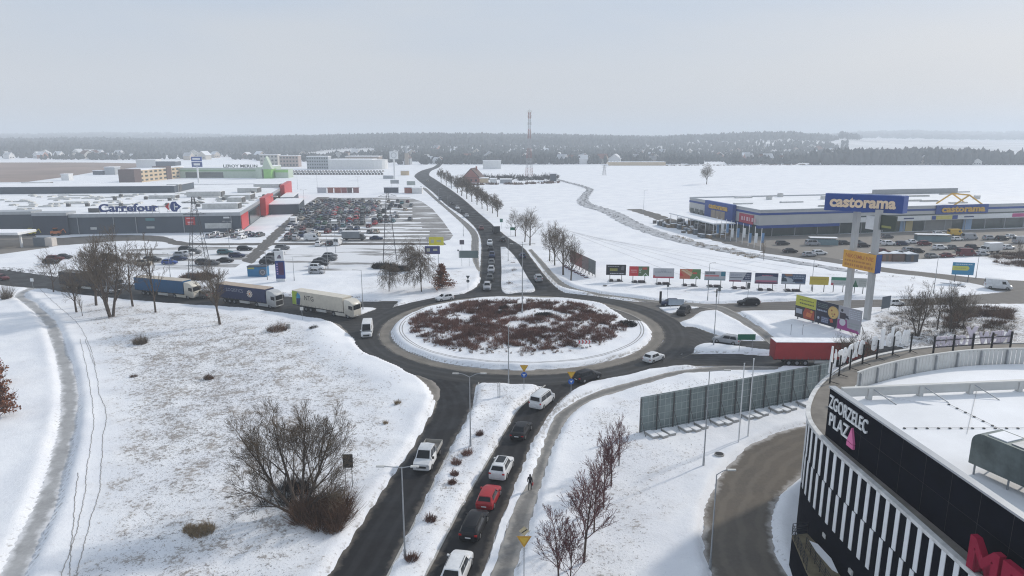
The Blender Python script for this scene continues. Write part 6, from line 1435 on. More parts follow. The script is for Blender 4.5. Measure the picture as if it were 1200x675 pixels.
# noise wall of latticed panels on ballast blocks
posts_px = [(749,511.5),(757,509.5),(780,503.5),(798,499),(819,494),(837,490),(857,486),(873,482.5),(894,478.5),(909,475.5),(929,472),(943,469.5),(963,466)]
n0_, n1_ = np.array(P(749, 511)), np.array(P(972, 464)); wd = n1_-n0_; wlen = np.linalg.norm(wd); wz = math.atan2(wd[1], wd[0])
nw = thing('noise_wall', 'tall grey-green wall of latticed panels on steel posts between footpath and ramp', 'wall', (*n0_, 0.05), wz)
M_NW = C_('hoarding_sheet', (.22,.265,.26), .55, var=.22, scale=.5); M_NWB = C_('lattice_bar', (.40,.44,.43), .5)
NPN = 13; pw = wlen/NPN; HW = 5.0
for i in range(NPN):
    mb = MB(); mb.box(i*pw+.02, (i+1)*pw-.02, .04, .09, .15, HW); pn = mb.build('panel', M_NW, nw)
    mb = MB()
    for q in (.18, .5, .82): mb.box((i+q)*pw-.035, (i+q)*pw+.035, .0, .038, .15, HW)
    for z in (.6, 1.5, 2.4, 3.3, 4.2, 4.85): mb.box(i*pw+.05, (i+1)*pw-.05, -.012, .036, z, z+.07)
    o = mb.build('lattice', M_NWB, pn); o['kind'] = 'stuff'
    mb = MB(); mb.box(i*pw-.06, i*pw+.06, -.16, -.02, -.1, HW-.1); mb.build('post', M_DKUNIT, nw)
    mb = MB(); mb.cyl((i*pw, -.16, 2.6), (i*pw, -1.5, .1), .04, n=5); mb.build('brace', M_DKUNIT, nw)
for i in range(NPN-1):
    for k in (0, 1):
        if i % 2 and k: continue
        t = obj('ballast_block', None, None) if False else None
        c = n0_ + wd/wlen*((i+.35+.42*k)*pw); nn = np.array((wd[1], -wd[0]))/wlen; c = c + nn*(1.4+.3*k)
        b = thing('ballast_block', 'snow-capped concrete block, %s from the left at the foot of the noise wall' % ORD(i*2+k+1-i//2 if False else len([1 for o in COL.objects if o.name.startswith('ballast_block')])+1), 'block', (c[0], c[1], ground_z(*c)-.05), wz+.15*k, 'blocks holding the noise wall')
        mb = MB(); mb.box(-.45, .45, -.9, .9, 0, .32); mb.build('slab', M_CONC, b); mb = MB(); mb.box(-.42, .42, -.87, .87, .32, .40); mb.build('snow', M_SNOWCAP, b)
# billboards -------------------------------------------------------------------------------------------------
def billboard(px0, px1, ytop, ybot, ybase, label, art, group='row of billboards', rz=None, legs=2, ballast=True, name='billboard'):
    cx = (px0+px1)/2; b = P(cx, ybase); zc = 36*F_PX/((ybase-160)*_c)      # distance along the view axis
    sc = (ybase-160)*_c/36.0
    w = (px1-px0)/sc; z0 = hh(ybase, ybot); z1 = hh(ybase, ytop); rz = -math.atan2(b[0], b[1])*.35 if rz is None else rz
    t = thing(name, label, 'billboard', (b[0], b[1], max(0, ground_z(*b))), rz, group)
    mb = MB(); mb.box(-w/2, w/2, 0, .14, z0, z1); mb.build('board', M_STEEL, t)
    mb = MB(); ms = []
    def col(c):
        nm = 'print_%02d_%02d_%02d' % tuple(int(x*99) for x in c); m_ = mat(nm, c, .55, var=.05)
        if m_ not in ms: ms.append(m_)
        return ms.index(m_)
    H_ = z1-z0; lay = 0
    for a in art:
        lay += 1; y = -.002*lay
        if a[0] == 'r': mb.box(-w/2+a[1]*w, -w/2+a[3]*w, y-.004, 0 if lay == 1 else y+.001, z0+a[2]*H_, z0+a[4]*H_, col(a[5]))
        elif a[0] == 't': mb.text(a[5], -w/2+a[1]*w, -w/2+a[3]*w, z0+a[2]*H_, z0+a[4]*H_, y, col(a[6]), .006, .015)
        elif a[0] == 'p':
            pts = [(-w/2+u*w, z0+v*H_) for u, v in a[1]]; mb.add([(x, y-.006, z) for x, z in pts], [tuple(range(len(pts)))], col(a[2]))
        elif a[0] == 'd': mb.disc(-w/2+a[1]*w, z0+a[2]*H_, a[3]*H_, y, col(a[4]), .006, 18)
        elif a[0] == 'l':      # lines of small print
            n = a[6]; v0, v1 = a[2], a[4]
            for k in range(n):
                zc_ = v0+(v1-v0)*(k+.25)/n; u = a[1]; rn = random.Random(k+int(px0))
                while u < a[3]-.02:
                    l_ = rn.uniform(.03, .1); mb.box(-w/2+u*w, -w/2+min(u+l_, a[3])*w, y-.005, y, z0+zc_*H_, z0+(zc_+(v1-v0)/n*.5)*H_, col(a[5])); u += l_+.02
    mb.build('poster', ms, t)
    for q in ((-.30, .30) if legs == 2 else (0,)):
        mb = MB(); mb.box(q*w-.07, q*w+.07, .16, .30, -.1, z1-.3); mb.build('leg', M_DKUNIT, t)
    if ballast:
        mb = MB(); mb.box(-.36*w, .36*w, -.9, -.78, .02, .14); mb.box(-.36*w, .36*w, .9, 1.02, .02, .14); mb.box(-.3*w-.07, -.3*w+.07, -.9, 1.0, .0, .16); mb.box(.3*w-.07, .3*w+.07, -.9, 1.0, .0, .16); mb.build('base_frame', M_DKUNIT, t)
        for q in ((-.18, .05, .2) if int(px0) % 2 else (-.22, .15)): mb = MB(); mb.obox(q*w, -.1, .05, .5, .7, 1.1, .1); mb.build('ballast', C_('ballast_dark', (.06,.05,.055), .9), t)
    return t
K_, WH_, RD_, GN2, GR_, NV_, YL_ = (.012,.013,.018), (.62,.63,.65), (.42,.03,.03), (.07,.17,.06), (.42,.43,.45), (.02,.03,.08), (.55,.43,.06)
F_ = lambda c: ('r', 0, 0, 1, 1, c)
billboard(710,733,311,323.6,331, 'black billboard with yellow-green print, first from the left in the row', [F_(K_), ('l', .08,.78,.65,.9,(.35,.36,.38),1), ('r', .18,.38,.58,.66,(.16,.16,.05)), ('l', .2,.42,.56,.64,(.42,.40,.08),2), ('l', .2,.06,.92,.24,(.45,.46,.48),1), ('p', ((.74,.5),(.9,.45),(.92,.9),(.78,.9)), (.12,.12,.13))])
billboard(737,760,313,324.7,332.5, 'red and green billboard with white house emblem, second in the row', [F_((.09,.15,.07)), ('r', 0,0,.46,1,(.50,.03,.04)), ('l', .08,.3,.38,.7,(.6,.3,.3),2), ('r', .66,.68,.9,.9,(.42,.08,.05)), ('l', .5,.3,.62,.8,(.5,.55,.5),3), ('p', ((.66,0),(.97,0),(.82,.34)), (.6,.65,.6)), ('p', ((.72,0),(.91,0),(.82,.22)), (.08,.2,.07))])
billboard(765,789,315,327,334.5, 'pale grey billboard with a red bottom stripe, third in the row', [F_(GR_), ('r', 0,0,1,.16,(.40,.05,.08)), ('l', .1,.5,.9,.72,(.28,.30,.33),1), ('l', .38,.6,.62,.9,(.24,.26,.30),2), ('r', .0,.16,.1,.3,(.45,.14,.14))])
billboard(796,820,316,328,336.5, 'billboard with food picture left and green right, fourth in the row', [F_((.10,.20,.07)), ('p', ((0,0),(.48,0),(.62,1),(0,1)), (.45,.13,.07)), ('p', ((.05,.9),(.15,.95),(.6,.4),(.5,.3)), (.55,.42,.27)), ('p', ((.2,.95),(.3,.95),(.62,.6),(.56,.45)), (.5,.36,.2)), ('p', ((0,.3),(.2,.3),(.05,.7),(0,.75)), (.50,.04,.04)), ('r', .62,.5,.82,.68,(.5,.08,.06)), ('p', ((.68,0),(.95,0),(.82,.3)), (.6,.66,.6)), ('p', ((.74,0),(.9,0),(.82,.19)), (.09,.2,.07))])
billboard(825,849,319,330,338, 'whitish billboard with red line and teal square, fifth in the row', [F_(GR_), ('r', .04,.68,.5,.92,(.10,.11,.13)), ('l', .06,.72,.48,.9,(.3,.32,.33),1), ('r', .02,.42,.68,.6,(.52,.16,.17)), ('r', .78,.48,.99,.95,(.03,.17,.23)), ('r', 0,0,1,.14,(.25,.33,.36)), ('l', .05,.14,.7,.36,(.30,.33,.36),2)])
billboard(854,879,320,331.6,340, 'light billboard with dark slanted block, sixth in the row', [F_((.40,.41,.44)), ('p', ((.60,.18),(.98,.18),(.98,.98),(.78,.98)), (.03,.04,.09)), ('r', 0,0,.55,.15,(.22,.06,.10)), ('r', .02,.4,.6,.46,(.06,.07,.1)), ('l', .05,.55,.55,.85,(.25,.27,.33),2), ('l', .72,.3,.95,.85,(.3,.32,.36),3)])
billboard(884,910,321,334,342, 'dark blue billboard with pink base line, seventh in the row', [F_((.26,.28,.32)), ('p', ((0,1),(1,1),(1,.62),(.5,.8),(0,.62)), NV_), ('p', ((0,.0),(1,.0),(1,.16),(0,.2)), (.10,.03,.07)), ('r', .04,.2,.95,.32,(.42,.10,.16)), ('l', .3,.68,.75,.86,(.36,.12,.18),1)])
billboard(915,942,322.5,335,343.5, 'blue billboard with a picture of a car, eighth in the row', [F_((.06,.10,.17)), ('p', ((0,.1),(.6,.1),(.42,.55),(.22,.7),(0,.62)), (.34,.38,.42)), ('p', ((.0,.25),(.25,.25),(.2,.55),(.08,.65),(0,.6)), (.02,.04,.06)), ('p', ((.1,.98),(.42,.98),(.46,.8),(.2,.74)), (.28,.14,.08)), ('l', .48,.5,.95,.9,(.25,.30,.38),2), ('p', ((.45,.22),(.9,.28),(.85,.45),(.55,.5)), (.02,.03,.06)), ('r', 0,0,1,.1,(.32,.33,.36))])
billboard(948,969,326,336,345, 'plain yellow billboard, ninth in the row', [F_((.50,.39,.06)), ('l', .1,.6,.9,.78,(.36,.28,.05),1)], ballast=False)
billboard(973,990.5,327,337,345.5, 'white billboard with green top behind the left totem pole, tenth in the row', [F_((.50,.52,.51)), ('r', 0,.62,1,1,(.05,.24,.15)), ('r', 0,0,.16,.3,(.45,.10,.12)), ('l', .2,.15,.9,.5,(.35,.38,.38),2)], ballast=False)
billboard(998,1013.5,328,339,347, 'greyish billboard with green tree print, last of the row behind the right totem pole', [F_((.45,.47,.45)), ('r', 0,0,.4,.2,(.04,.12,.07)), ('p', ((.05,.2),(.35,.2),(.2,.8)), (.05,.14,.08)), ('l', .45,.15,.95,.8,(.30,.33,.31),3)], ballast=False)
billboard(1115,1138,307,322,331, 'bright blue billboard with a yellow pill shape on the eastern wedge', [F_((.03,.21,.36)), ('r', .0,.36,.66,.72,(.50,.50,.09)), ('d', .66,.54,.18,(.50,.50,.09)), ('l', .12,.78,.9,.92,(.45,.55,.62),1), ('l', .1,.46,.62,.62,(.30,.34,.12),1)], group=None, ballast=False)
# three big boards set in a line across the snow
e0, e1 = np.array(P(930.5, 374.5)), np.array(P(1007, 397)); ea = math.atan2(*(e1-e0)[::-1]); el = np.linalg.norm(e1-e0)/3
arts = [('yellow-topped big board with food picture, left of the three angled boards', [('r',0,0,1,.52,(.03,.028,.035)), ('r',0,.52,1,1,(.47,.47,.06)), ('l',.18,.78,.88,.88,(.14,.14,.04),1), ('l',.2,.62,.9,.74,(.10,.10,.04),1), ('p',((.45,.02),(.98,.05),(.95,.45),(.5,.5),(.4,.25)),(.35,.06,.03)), ('p',((.55,.15),(.8,.12),(.85,.3),(.6,.34)),(.55,.17,.05)), ('r',.05,.18,.36,.4,(.33,.36,.42)), ('d',.82,.4,.06,(.5,.3,.06))]),
        ('navy big board with a pizza picture, middle of the three angled boards', [('r',0,0,1,1,(.018,.02,.04)), ('d',.80,.62,.27,(.55,.36,.13)), ('d',.80,.62,.22,(.62,.42,.14)), ('d',.72,.70,.04,(.3,.08,.03)), ('d',.86,.56,.04,(.3,.08,.03)), ('d',.80,.46,.035,(.12,.12,.03)), ('d',.75,.55,.03,(.3,.08,.03)), ('l',.06,.70,.55,.92,(.10,.15,.14),3), ('l',.05,.52,.5,.66,(.32,.36,.45),1), ('d',.14,.24,.06,(.4,.42,.5)), ('r',.28,.08,.62,.34,(.10,.12,.20)), ('p',((.66,.3),(.78,.36),(.84,.2),(.72,.16)),(.45,.08,.05)), ('l',.3,.1,.6,.32,(.3,.33,.42),3)]),
        ('grey and magenta big board, right of the three angled boards', [('r',0,0,1,1,(.36,.36,.39)), ('p',((0,0),(1,0),(.9,.12),(.45,.14),(.40,.46),(0,.40)),(.32,.05,.22)), ('d',.22,.32,.15,(.58,.58,.62)), ('r',.08,.46,.34,.72,(.04,.03,.04)), ('d',.16,.82,.06,(.03,.03,.04)), ('p',((.3,.55),(.5,.5),(.46,.62),(.34,.66)),(.03,.03,.05)), ('l',.46,.55,.98,.95,(.50,.53,.58),5), ('l',.5,.2,.95,.42,(.30,.33,.32),2)])]
for i, (lab, art) in enumerate(arts):
    q = e0 + (e1-e0)*((i+.5)/3); t = thing('billboard', lab, 'billboard', (*q, 0), ea, 'three angled billboards'); w, z0, z1 = el-.12, .75, 5.2; H_ = z1-z0
    mb = MB(); mb.box(-w/2, w/2, 0, .16, z0, z1); mb.build('board', M_STEEL, t); mb = MB(); ms = []; lay = 0
    def col(c):
        m_ = mat('print_%02d_%02d_%02d' % tuple(int(x*99) for x in c), c, .55, var=.05)
        if m_ not in ms: ms.append(m_)
        return ms.index(m_)
    for a in art:
        lay += 1; y = -.003*lay
        if a[0] == 'r': mb.box(-w/2+a[1]*w, -w/2+a[3]*w, y-.004, y+.002, z0+a[2]*H_, z0+a[4]*H_, col(a[5]))
        elif a[0] == 'p': mb.add([(-w/2+u*w, y-.006, z0+v*H_) for u, v in a[1]], [tuple(range(len(a[1])))], col(a[2]))
        elif a[0] == 'd': mb.disc(-w/2+a[1]*w, z0+a[2]*H_, a[3]*H_, y, col(a[4]), .006, 20)
        elif a[0] == 'l':
            rn = random.Random(i)
            for k in range(a[6]):
                u = a[1]; v = a[2]+(a[4]-a[2])*(k+.2)/a[6]
                while u < a[3]-.02: l_ = rn.uniform(.03, .09); mb.box(-w/2+u*w, -w/2+min(u+l_, a[3])*w, y-.005, y, z0+v*H_, z0+(v+(a[4]-a[2])/a[6]*.5)*H_, col(a[5])); u += l_+.018
    mb.build('poster', ms, t)
    for qx in (-.38, .38):
        mb = MB(); mb.box(qx*w-.08, qx*w+.08, .18, .34, -.1, z1-.2); mb.build('leg', M_DKUNIT, t); mb = MB(); mb.cyl((qx*w, .3, 3.4), (qx*w, 2.4, .1), .06, n=6); mb.build('strut', M_DKUNIT, t)
    mb = MB(); mb.box(-.45*w, .45*w, -.7, -.5, .02, .2); mb.build('base_beam', M_DKUNIT, t)
# boards beside the northern road, seen almost edge-on
b0_, b1_ = np.array(P(668, 311.0)), np.array(P(697.5, 326.5)); bv = b1_-b0_; bl2 = np.linalg.norm(bv)/4; bz = math.atan2(bv[1], bv[0])
for i in range(4):
    q = b0_+bv*((i+.5)/4); lab = 'large roadside board seen edge-on, %s of the four beside the northern trees' % ('farthest', 'second', 'third', 'nearest')[i]
    t = thing('roadside_board', lab, 'billboard', (*q, 0), bz, 'edge-on boards beside the northern road'); w = bl2-.15
    mb = MB(); mb.box(-w/2, w/2, -.08, .08, 1.0, 4.6); mb.build('board', mat('board_face_%d' % i, ((.20,.075,.065),(.24,.10,.085),(.22,.17,.16),(.16,.18,.18))[i], .6), t)
    for k in (-.42, .0, .42): mb = MB(); mb.box(k*w-.06, k*w+.06, .09, .2, -.1, 4.5); mb.build('leg', M_DKUNIT, t)
    for k in (-.25, .25):
        mb = MB(); mb.box(k*w-.5, k*w+.5, -2.6, -1.6, 0, .45); mb.build('ballast', C_('ballast_maroon', (.14,.07,.085), .9), t); mb = MB(); mb.box(k*w-.47, k*w+.47, -2.57, -1.63, .45, .5); mb.build('ballast_snow', M_SNOWCAP, t)
        mb = MB(); mb.cyl((k*w, -.1, 2.6), (k*w, -2.0, .4), .05, n=5); mb.build('strut', M_DKUNIT, t)
# tall totem of the hardware store
tb = np.array(P(1015.5, 376)); tl = np.array(P(991.5, 369)); tv = tb-tl; ta = math.atan2(tv[1], tv[0]); sp = np.linalg.norm(tv)
tot = thing('sign_totem', 'tall two-legged totem with blue castorama sign and an orange board', 'sign', (*((tb+tl)/2), 0), ta)
for q in (-sp/2, sp/2):
    mb = MB(); mb.box(q-.52, q+.52, -.45, .45, -.1, 22.2); mb.build('pole', C_('totem_grey', (.42,.425,.42), .5, var=.08, scale=.3), tot)
    mb = MB(); mb.box(q-1.1, q+1.1, -1.0, 1.0, -.1, .25); mb.build('footing', M_CONC, tot)
zt0, zt1 = 21.6, 24.9; wS = 13.7; x0s = -7.9; sgr = -ta*.62
mb = MB(); mb.prism([(x0s, -.9), (x0s+wS, -1.5), (x0s+wS+.9, .6), (x0s+wS-.5, 1.2), (x0s, .9)], zt0, zt1); xf(mb, sgr); mb.build('sign_box', M_CBL, tot)
mb = MB(); mb.prism([(x0s+.3, -.6), (x0s+wS-.4, -1.1), (x0s+wS-.4, .8), (x0s+.3, .6)], zt1, zt1+.05); xf(mb, sgr); mb.build('sign_snow', C_('blue_top', (.05,.11,.30), .6, var=.4, scale=.6), tot)
mb = MB(); mb.text('castorama', .9, wS-1.2, zt0+.75, zt1-.55, 0, 0, .2, .04); xf(mb, math.atan2(-.6, wS), (x0s, -.92, 0)); xf(mb, sgr); mb.build('sign_lettering', M_CREAM, tot)
mb = MB(); mb.box(-sp/2-1.6, sp/2+1.2, -.75, -.46, 10.0, 13.5); bo = mb.build('notice_board', M_ORANGE, tot)
mb = MB(); mb = MB(); mb.text('NIKOMU NIE', -sp/2-1.0, sp/2+.6, 12.1, 12.9, -.75, 0, .02, .012); mb.build('notice_line', C_('notice_red', (.45,.13,.03)), bo)
rq = random.Random(4)
for za, zb_ in ((11.35, 11.7), (10.45, 10.95)):      # smaller print, too small to read
    u = -sp/2-1.1
    while u < sp/2+.3: l_ = rq.uniform(.25, .8); mb = MB(); mb.box(u, min(u+l_, sp/2+.6), -.77, -.75, za, zb_); mb.build('print_mark', C_('notice_brown', (.46,.19,.035)), bo); u += l_+.18
mb = MB(); mb.box(sp/2+1.2, sp/2+1.32, -.8, .6, 9.9, 13.6); mb.build('board_edge', M_CBL, tot)
mb = MB(); mb.box(sp/2+.55, sp/2+3.9, .0, .3, 18.4, 21.3); mb.build('side_board', C_('dark_green_board', (.05,.065,.05)), tot)
mb = MB(); mb.box(sp/2+.9, sp/2+3.0, -.03, 0, 18.9, 19.3); mb.build('side_board_print', C_('olive_print', (.30,.30,.10)), tot)
mb = MB(); mb.box(-sp/2+2.2, sp/2-.55, .05, .2, 18.2, 20.8); mb.build('white_board', M_WHITE, tot)
# price totem, advert container, twin boards and road signs
t = thing('price_totem', 'slim price totem, white on top and blue below, in the snowy car park', 'sign', (*P(329.5, 331), 0), 0); 
for nm, z0, z1, m_ in (('foot',0,1.0,M_WHITE),('blue_panel',1.0,5.6,M_CBLUE),('white_panel',5.6,8.0,M_WHITE)): mb = MB(); mb.box(-1.15,1.15,-.2,.2,z0,z1); mb.build(nm, m_, t)
mb = MB(); mb.box(-.35,.95,-.23,-.2,2.0,5.2); mb.build('price_display', C_('display_plum', (.06,.012,.07)), t)
mb = MB()
for k in range(5): mb.box(-.85,-.5,-.23,-.2,2.1+k*.62,2.4+k*.62)
mb.build('price_icons', C_('icon_lilac', (.45,.30,.50)), t)
mb = MB(); mb.box(-.5,.5,-.23,-.2,6.2,6.5); mb.add([(-.45,-.235,6.6),(.5,-.235,6.6),(.1,-.235,7.2)],[(0,1,2)]); mb.build('small_emblem', C_('emblem_dark', (.08,.05,.09)), t)
t = thing('advert_container', 'blue advert container with tyre picture beside the price totem', 'container', (*P(301.5, 325), 0), R(2))
mb = MB(); mb.box(-2.45,2.45,-.0,2.3,0.1,2.7); mb.build('body', C_('container_blue', (.02,.16,.32)), t); mb = MB(); mb.box(-2.5,2.5,-.05,2.35,2.7,2.95); mb.build('roof', C_('container_roof', (.05,.06,.08)), t)
mb = MB(); mb.box(-2.3,-.6,-.02,0,2.2,2.6); mb.build('print', C_('container_yellow', (.42,.40,.08)), t); mb = MB(); mb.disc(1.5,1.35,.95,0,0,.03); mb.disc(1.5,1.35,.62,-.031,1,.02); mb.disc(1.5,1.35,.42,-.052,0,.02); mb.build('tyre_print', [C_('tyre_print', (.12,.13,.15)), C_('grey_print', (.35,.36,.38))], t)
t = thing('twin_board', 'yellow board above a blue one on tall posts behind the birch', 'billboard', (*P(508, 315), 0), 0)
s_ = (315-160)*_c/36
for nm, a, b, c, d, m_ in (('blue_board',498.5,516,287.5,297,C_('board_indigo',(.03,.035,.14))),('yellow_board',503.5,520.5,276.5,286.5,C_('board_lemon',(.58,.53,.05)))):
    mb = MB(); mb.box((a-508)/s_, (b-508)/s_, -.1, .1, hh(315, d), hh(315, c)); p_ = mb.build(nm, m_, t)
    mb = MB(); z0 = hh(315, d); mb.box((a-508)/s_+.5, (a-508)/s_+1.4, -.12, -.1, z0+.7, z0+1.6); mb.box((b-508)/s_-1.9, (b-508)/s_-.7, -.12, -.1, z0+.9, z0+1.5); mb.build('print', C_('print_pale', (.40,.40,.30)), p_)
for q in (-1.4, 1.4): mb = MB(); mb.cyl((q, .16, -.1), (q, .16, 8.4), .08, n=6); mb.build('leg', M_STEEL, t)
def plate_sign(px, py, w, h, z0, label, m_, name='road_sign', posts=(0,), cat='sign', rz=0, group=None):
    t = thing(name, label, cat, G3(px, py), rz, group)
    mb = MB(); mb.box(-w/2, w/2, -.03, 0, z0, z0+h); mb.build('plate', m_, t)
    for q in posts: mb = MB(); mb.cyl((q, .05, -.1), (q, .05, z0+h-.1), .045, n=6); mb.build('post', M_STEEL, t)
    return t
M_SGB = C_('sign_back', (.10,.115,.12), .5); M_SGG = C_('sign_green', (.012,.16,.09), .5)
plate_sign(409.5, 574, 1.05, 1.5, 2.2, 'dark square sign back on two posts beside the southern exit', C_('sign_back_brown', (.055,.05,.045)), posts=(-.35, .35))
plate_sign(549.5, 312, 5.4, 2.1, 2.4, 'wide grey-green direction sign back before the northern road', C_('sign_back_green', (.11,.15,.15)), posts=(-2, 0.1, 2))
plate_sign(541.5, 300, 1.4, 1.4, 3.6, 'small square dark sign back above the northern footpath', C_('sign_back_violet', (.10,.09,.11)))
plate_sign(873.5, 414, 3.0, 1.0, 1.9, 'green direction sign on the narrow eastern snow island', M_SGG, posts=(-1.1, 1.1))
plate_sign(801, 279.5, 0.1, .1, .1, 'tiny marker post in the field beyond the ditch', M_STEEL)
plate_sign(601, 276, 2.0, 1.1, 2.0, 'green road sign beside the northern trees', M_SGG, posts=(-.8, .8)); plate_sign(587.5, 268, 1.2, 1.4, 2.6, 'greenish sign beside the far northern trees', C_('sign_pale_green', (.10,.22,.18)))
plate_sign(792, 362, 3.3, 1.3, .9, 'pale blue sign back leaning beside the dark blue car', C_('sign_pale_blue', (.38,.44,.50)), posts=(-1.2, 1.2))
plate_sign(1037, 366, 2.9, 2.6, .5, 'dark panelled board back beside the eastern road', C_('panel_dark_blue', (.09,.115,.14)), posts=(-1.1, 1.1), rz=.5)
plate_sign(39, 339, .8, .8, 2.0, 'small white sign at the start of the trail', M_WHITE); plate_sign(354.5, 377, .7, .7, 1.9, 'small grey sign before the wheels of the cream lorry', M_UNIT)
plate_sign(876, 353, .7, 1.4, 2.4, 'dark traffic sign above the black estate car on the eastern road', M_SGB); plate_sign(842, 356.5, .6, 1.2, 3.0, 'dark round-backed sign beside the fifth billboard', M_SGB); plate_sign(773.5, 360, .5, 2.6, 1.0, 'dark signal pillar beside the dark blue car', M_TRIM); plate_sign(839, 358, .3, 1.8, 2.0, 'slim dark marker beside the eastern lamp post', M_TRIM)
plate_sign(782, 351, .5, .5, 2.6, 'thin post with a small plate behind the dark blue car', M_SGB)
plate_sign(537, 302, .5, .5, 2.0, 'small dark plate at the northern verge', M_SGB); plate_sign(338, 387, .9, .9, .0, 'low grey box beside the wide brown shrub', M_UNIT, posts=())
for i, (x, y) in enumerate(((926.5, 395), (940, 395))): plate_sign(x, y, .12, .2, 1.8, 'thin post in the snow before the angled boards, %s one' % ('left' if i == 0 else 'right'), M_STEEL)
def yield_sign(px, py, label, z=2.0, ring_=True, back=False):
    t = thing('yield_sign', label, 'road sign', G3(px, py), 0, 'give way signs'); mb = MB(); mb.cyl((0, .06, -.1), (0, .06, z+1.75), .04, n=6); mb.build('post', M_STEEL, t)
    def tri(s, y, m_, nm, par): mb = MB(); p = [(-s*.58, z+1.35+s*.33), (s*.58, z+1.35+s*.33), (0, z+1.35-s*.67)]; mb.add([(x, y, q) for x, q in p]+[(x, y+.02, q) for x, q in p], [(0,2,1),(3,4,5),(0,1,4,3),(1,2,5,4),(2,0,3,5)]); return mb.build(nm, m_, par)
    a = tri(1.05, -.02, C_('yield_amber', (.50,.26,.02)) , 'triangle_plate', t); tri(.7, -.03, C_('yield_yellow', (.62,.40,.04)), 'triangle_face', a)
    if ring_:
        mb = MB(); mb.disc(0, z+.25, .42, 0, 0, .03, 24); b = mb.build('round_plate', C_('sign_blue', (.01,.10,.42)), t)
        mb = MB()
        for k in range(3): an = k*2.094+.5; mb.box(.2*math.cos(an)-.05, .2*math.cos(an)+.05, -.04, -.03, z+.25+.2*math.sin(an)-.05, z+.25+.2*math.sin(an)+.05)
        mb.cyl((0,-.03,z+.25),(0,-.038,z+.25),.12,n=12); mb.build('arrow_ring', M_WHITE, b)
    return t
yield_sign(614, 461.5, 'yellow triangle above a blue roundabout disc on the southern median'); yield_sign(669, 465, 'yellow triangle above a blue roundabout disc right of the southern entry', z=1.5)
t = yield_sign(614, 682, 'yellow triangle under a priority diamond at the lower edge by the footpath', 2.0, ring_=False)
mb = MB(); mb.add([(0,-.02,3.75),(.42,-.02,4.17),(0,-.02,4.59),(-.42,-.02,4.17)],[(0,1,2,3)]); mb.add([(0,0,3.75),(.42,0,4.17),(0,0,4.59),(-.42,0,4.17)],[(3,2,1,0)]); mb.add([(-.25,-.03,4.0),(-.18,-.03,3.95),(.27,-.03,4.3),(.2,-.03,4.36)],[(0,1,2,3)],1); mb.build('diamond_plate', [C_('diamond_beige', (.50,.42,.26)), M_TRIM], t)
t = thing('chevron_board', 'red and white chevron board on the roundabout island', 'road sign', G3(684.5, 412), 0)
mb = MB(); mb.box(-1.2, 1.2, -.03, 0, .45, 1.2); mb.build('board', M_WHITE, t)
for k in range(4):
    mb = MB(); x = -1.1+k*.58; mb.add([(x,-.036,.5),(x+.22,-.036,.5),(x+.45,-.036,.82),(x+.22,-.036,1.15),(x,-.036,1.15),(x+.23,-.036,.82)],[(0,1,2,5),(5,2,3,4)]); mb.build('chevron', C_('chevron_red', (.52,.02,.03)), t)
for q in (-.9, .9): mb = MB(); mb.cyl((q,.04,-.1),(q,.04,1.1),.04,n=6); mb.build('post', M_STEEL, t)
for i, x in enumerate((583.6, 585.8)):
    t = thing('marker_post', 'thin grey post standing on the southern median, %s of the pair' % ('left' if i == 0 else 'right'), 'post', G3(x, 470), 0, 'posts on the southern median'); mb = MB(); mb.cyl((0,0,-.1),(0,0,2.1),.05,n=6); mb.build('pole', M_STEEL, t); mb = MB(); mb.cyl((0,0,2.1),(0,0,2.2),.07,n=6); mb.build('cap', M_UNIT, t)
t = thing('traffic_sign', 'triangle and disc sign backs on a post by the northern queue', 'road sign', G3(548.5, 341), 0); mb = MB(); mb.cyl((0,.05,-.1),(0,.05,3.4),.045,n=6); mb.build('post', M_STEEL, t)
mb = MB(); mb.add([(-.5,0,3.4),(.5,0,3.4),(0,0,2.5)],[(0,2,1)]); mb.add([(-.5,.02,3.4),(.5,.02,3.4),(0,.02,2.5)],[(0,1,2)]); mb.build('triangle_plate', M_SGB, t); mb = MB(); mb.disc(0,2.1,.38,.0,0,.03,16); mb.build('round_plate', M_SGB, t)
# lattice pylons
def pylon(px, py, h, w, label, ntop=.5):
    t = thing('lattice_pylon', label, 'pylon', (*P(px, py), 0), .2); m_ = C_('pylon_steel', (.07,.07,.075), .6); n = 9
    cor = lambda k: [(sx*(w*(1-k/n)+ntop*k/n)/2, sy*(w*(1-k/n)+ntop*k/n)/2, h*(k/n)**.92) for sx, sy in ((-1,-1),(1,-1),(1,1),(-1,1))]
    for c in range(4): mb = MB(); mb.cyl(tuple(cor(0)[c][:2])+(-.1,), cor(n)[c], .085, .06, 5); mb.build('leg', m_, t)
    mb = MB()
    for k in range(n):
        a, b = cor(k), cor(k+1)
        for c in range(4): d = (c+1) % 4; mb.cyl(a[c], b[d], .028, n=4, caps=False); mb.cyl(a[d], b[c], .028, n=4, caps=False); mb.cyl(b[c], b[d], .028, n=4, caps=False)
    o = mb.build('bracing', m_, t); o['kind'] = 'stuff'
    for z in (h*.80, h*.93):
        mb = MB(); mb.box(-2.6, 2.6, -.07, .07, z, z+.14); mb.cyl((-2.6,0,z),(0,0,z+1.0),.04,n=4); mb.cyl((2.6,0,z),(0,0,z+1.0),.04,n=4); mb.build('crossarm', m_, t)
pylon(236, 331, 21.5, 5.2, 'dark lattice pylon before the hypermarket'); pylon(457, 306, 20.5, 4.0, 'dark lattice pylon at the right side of the crowded car park')
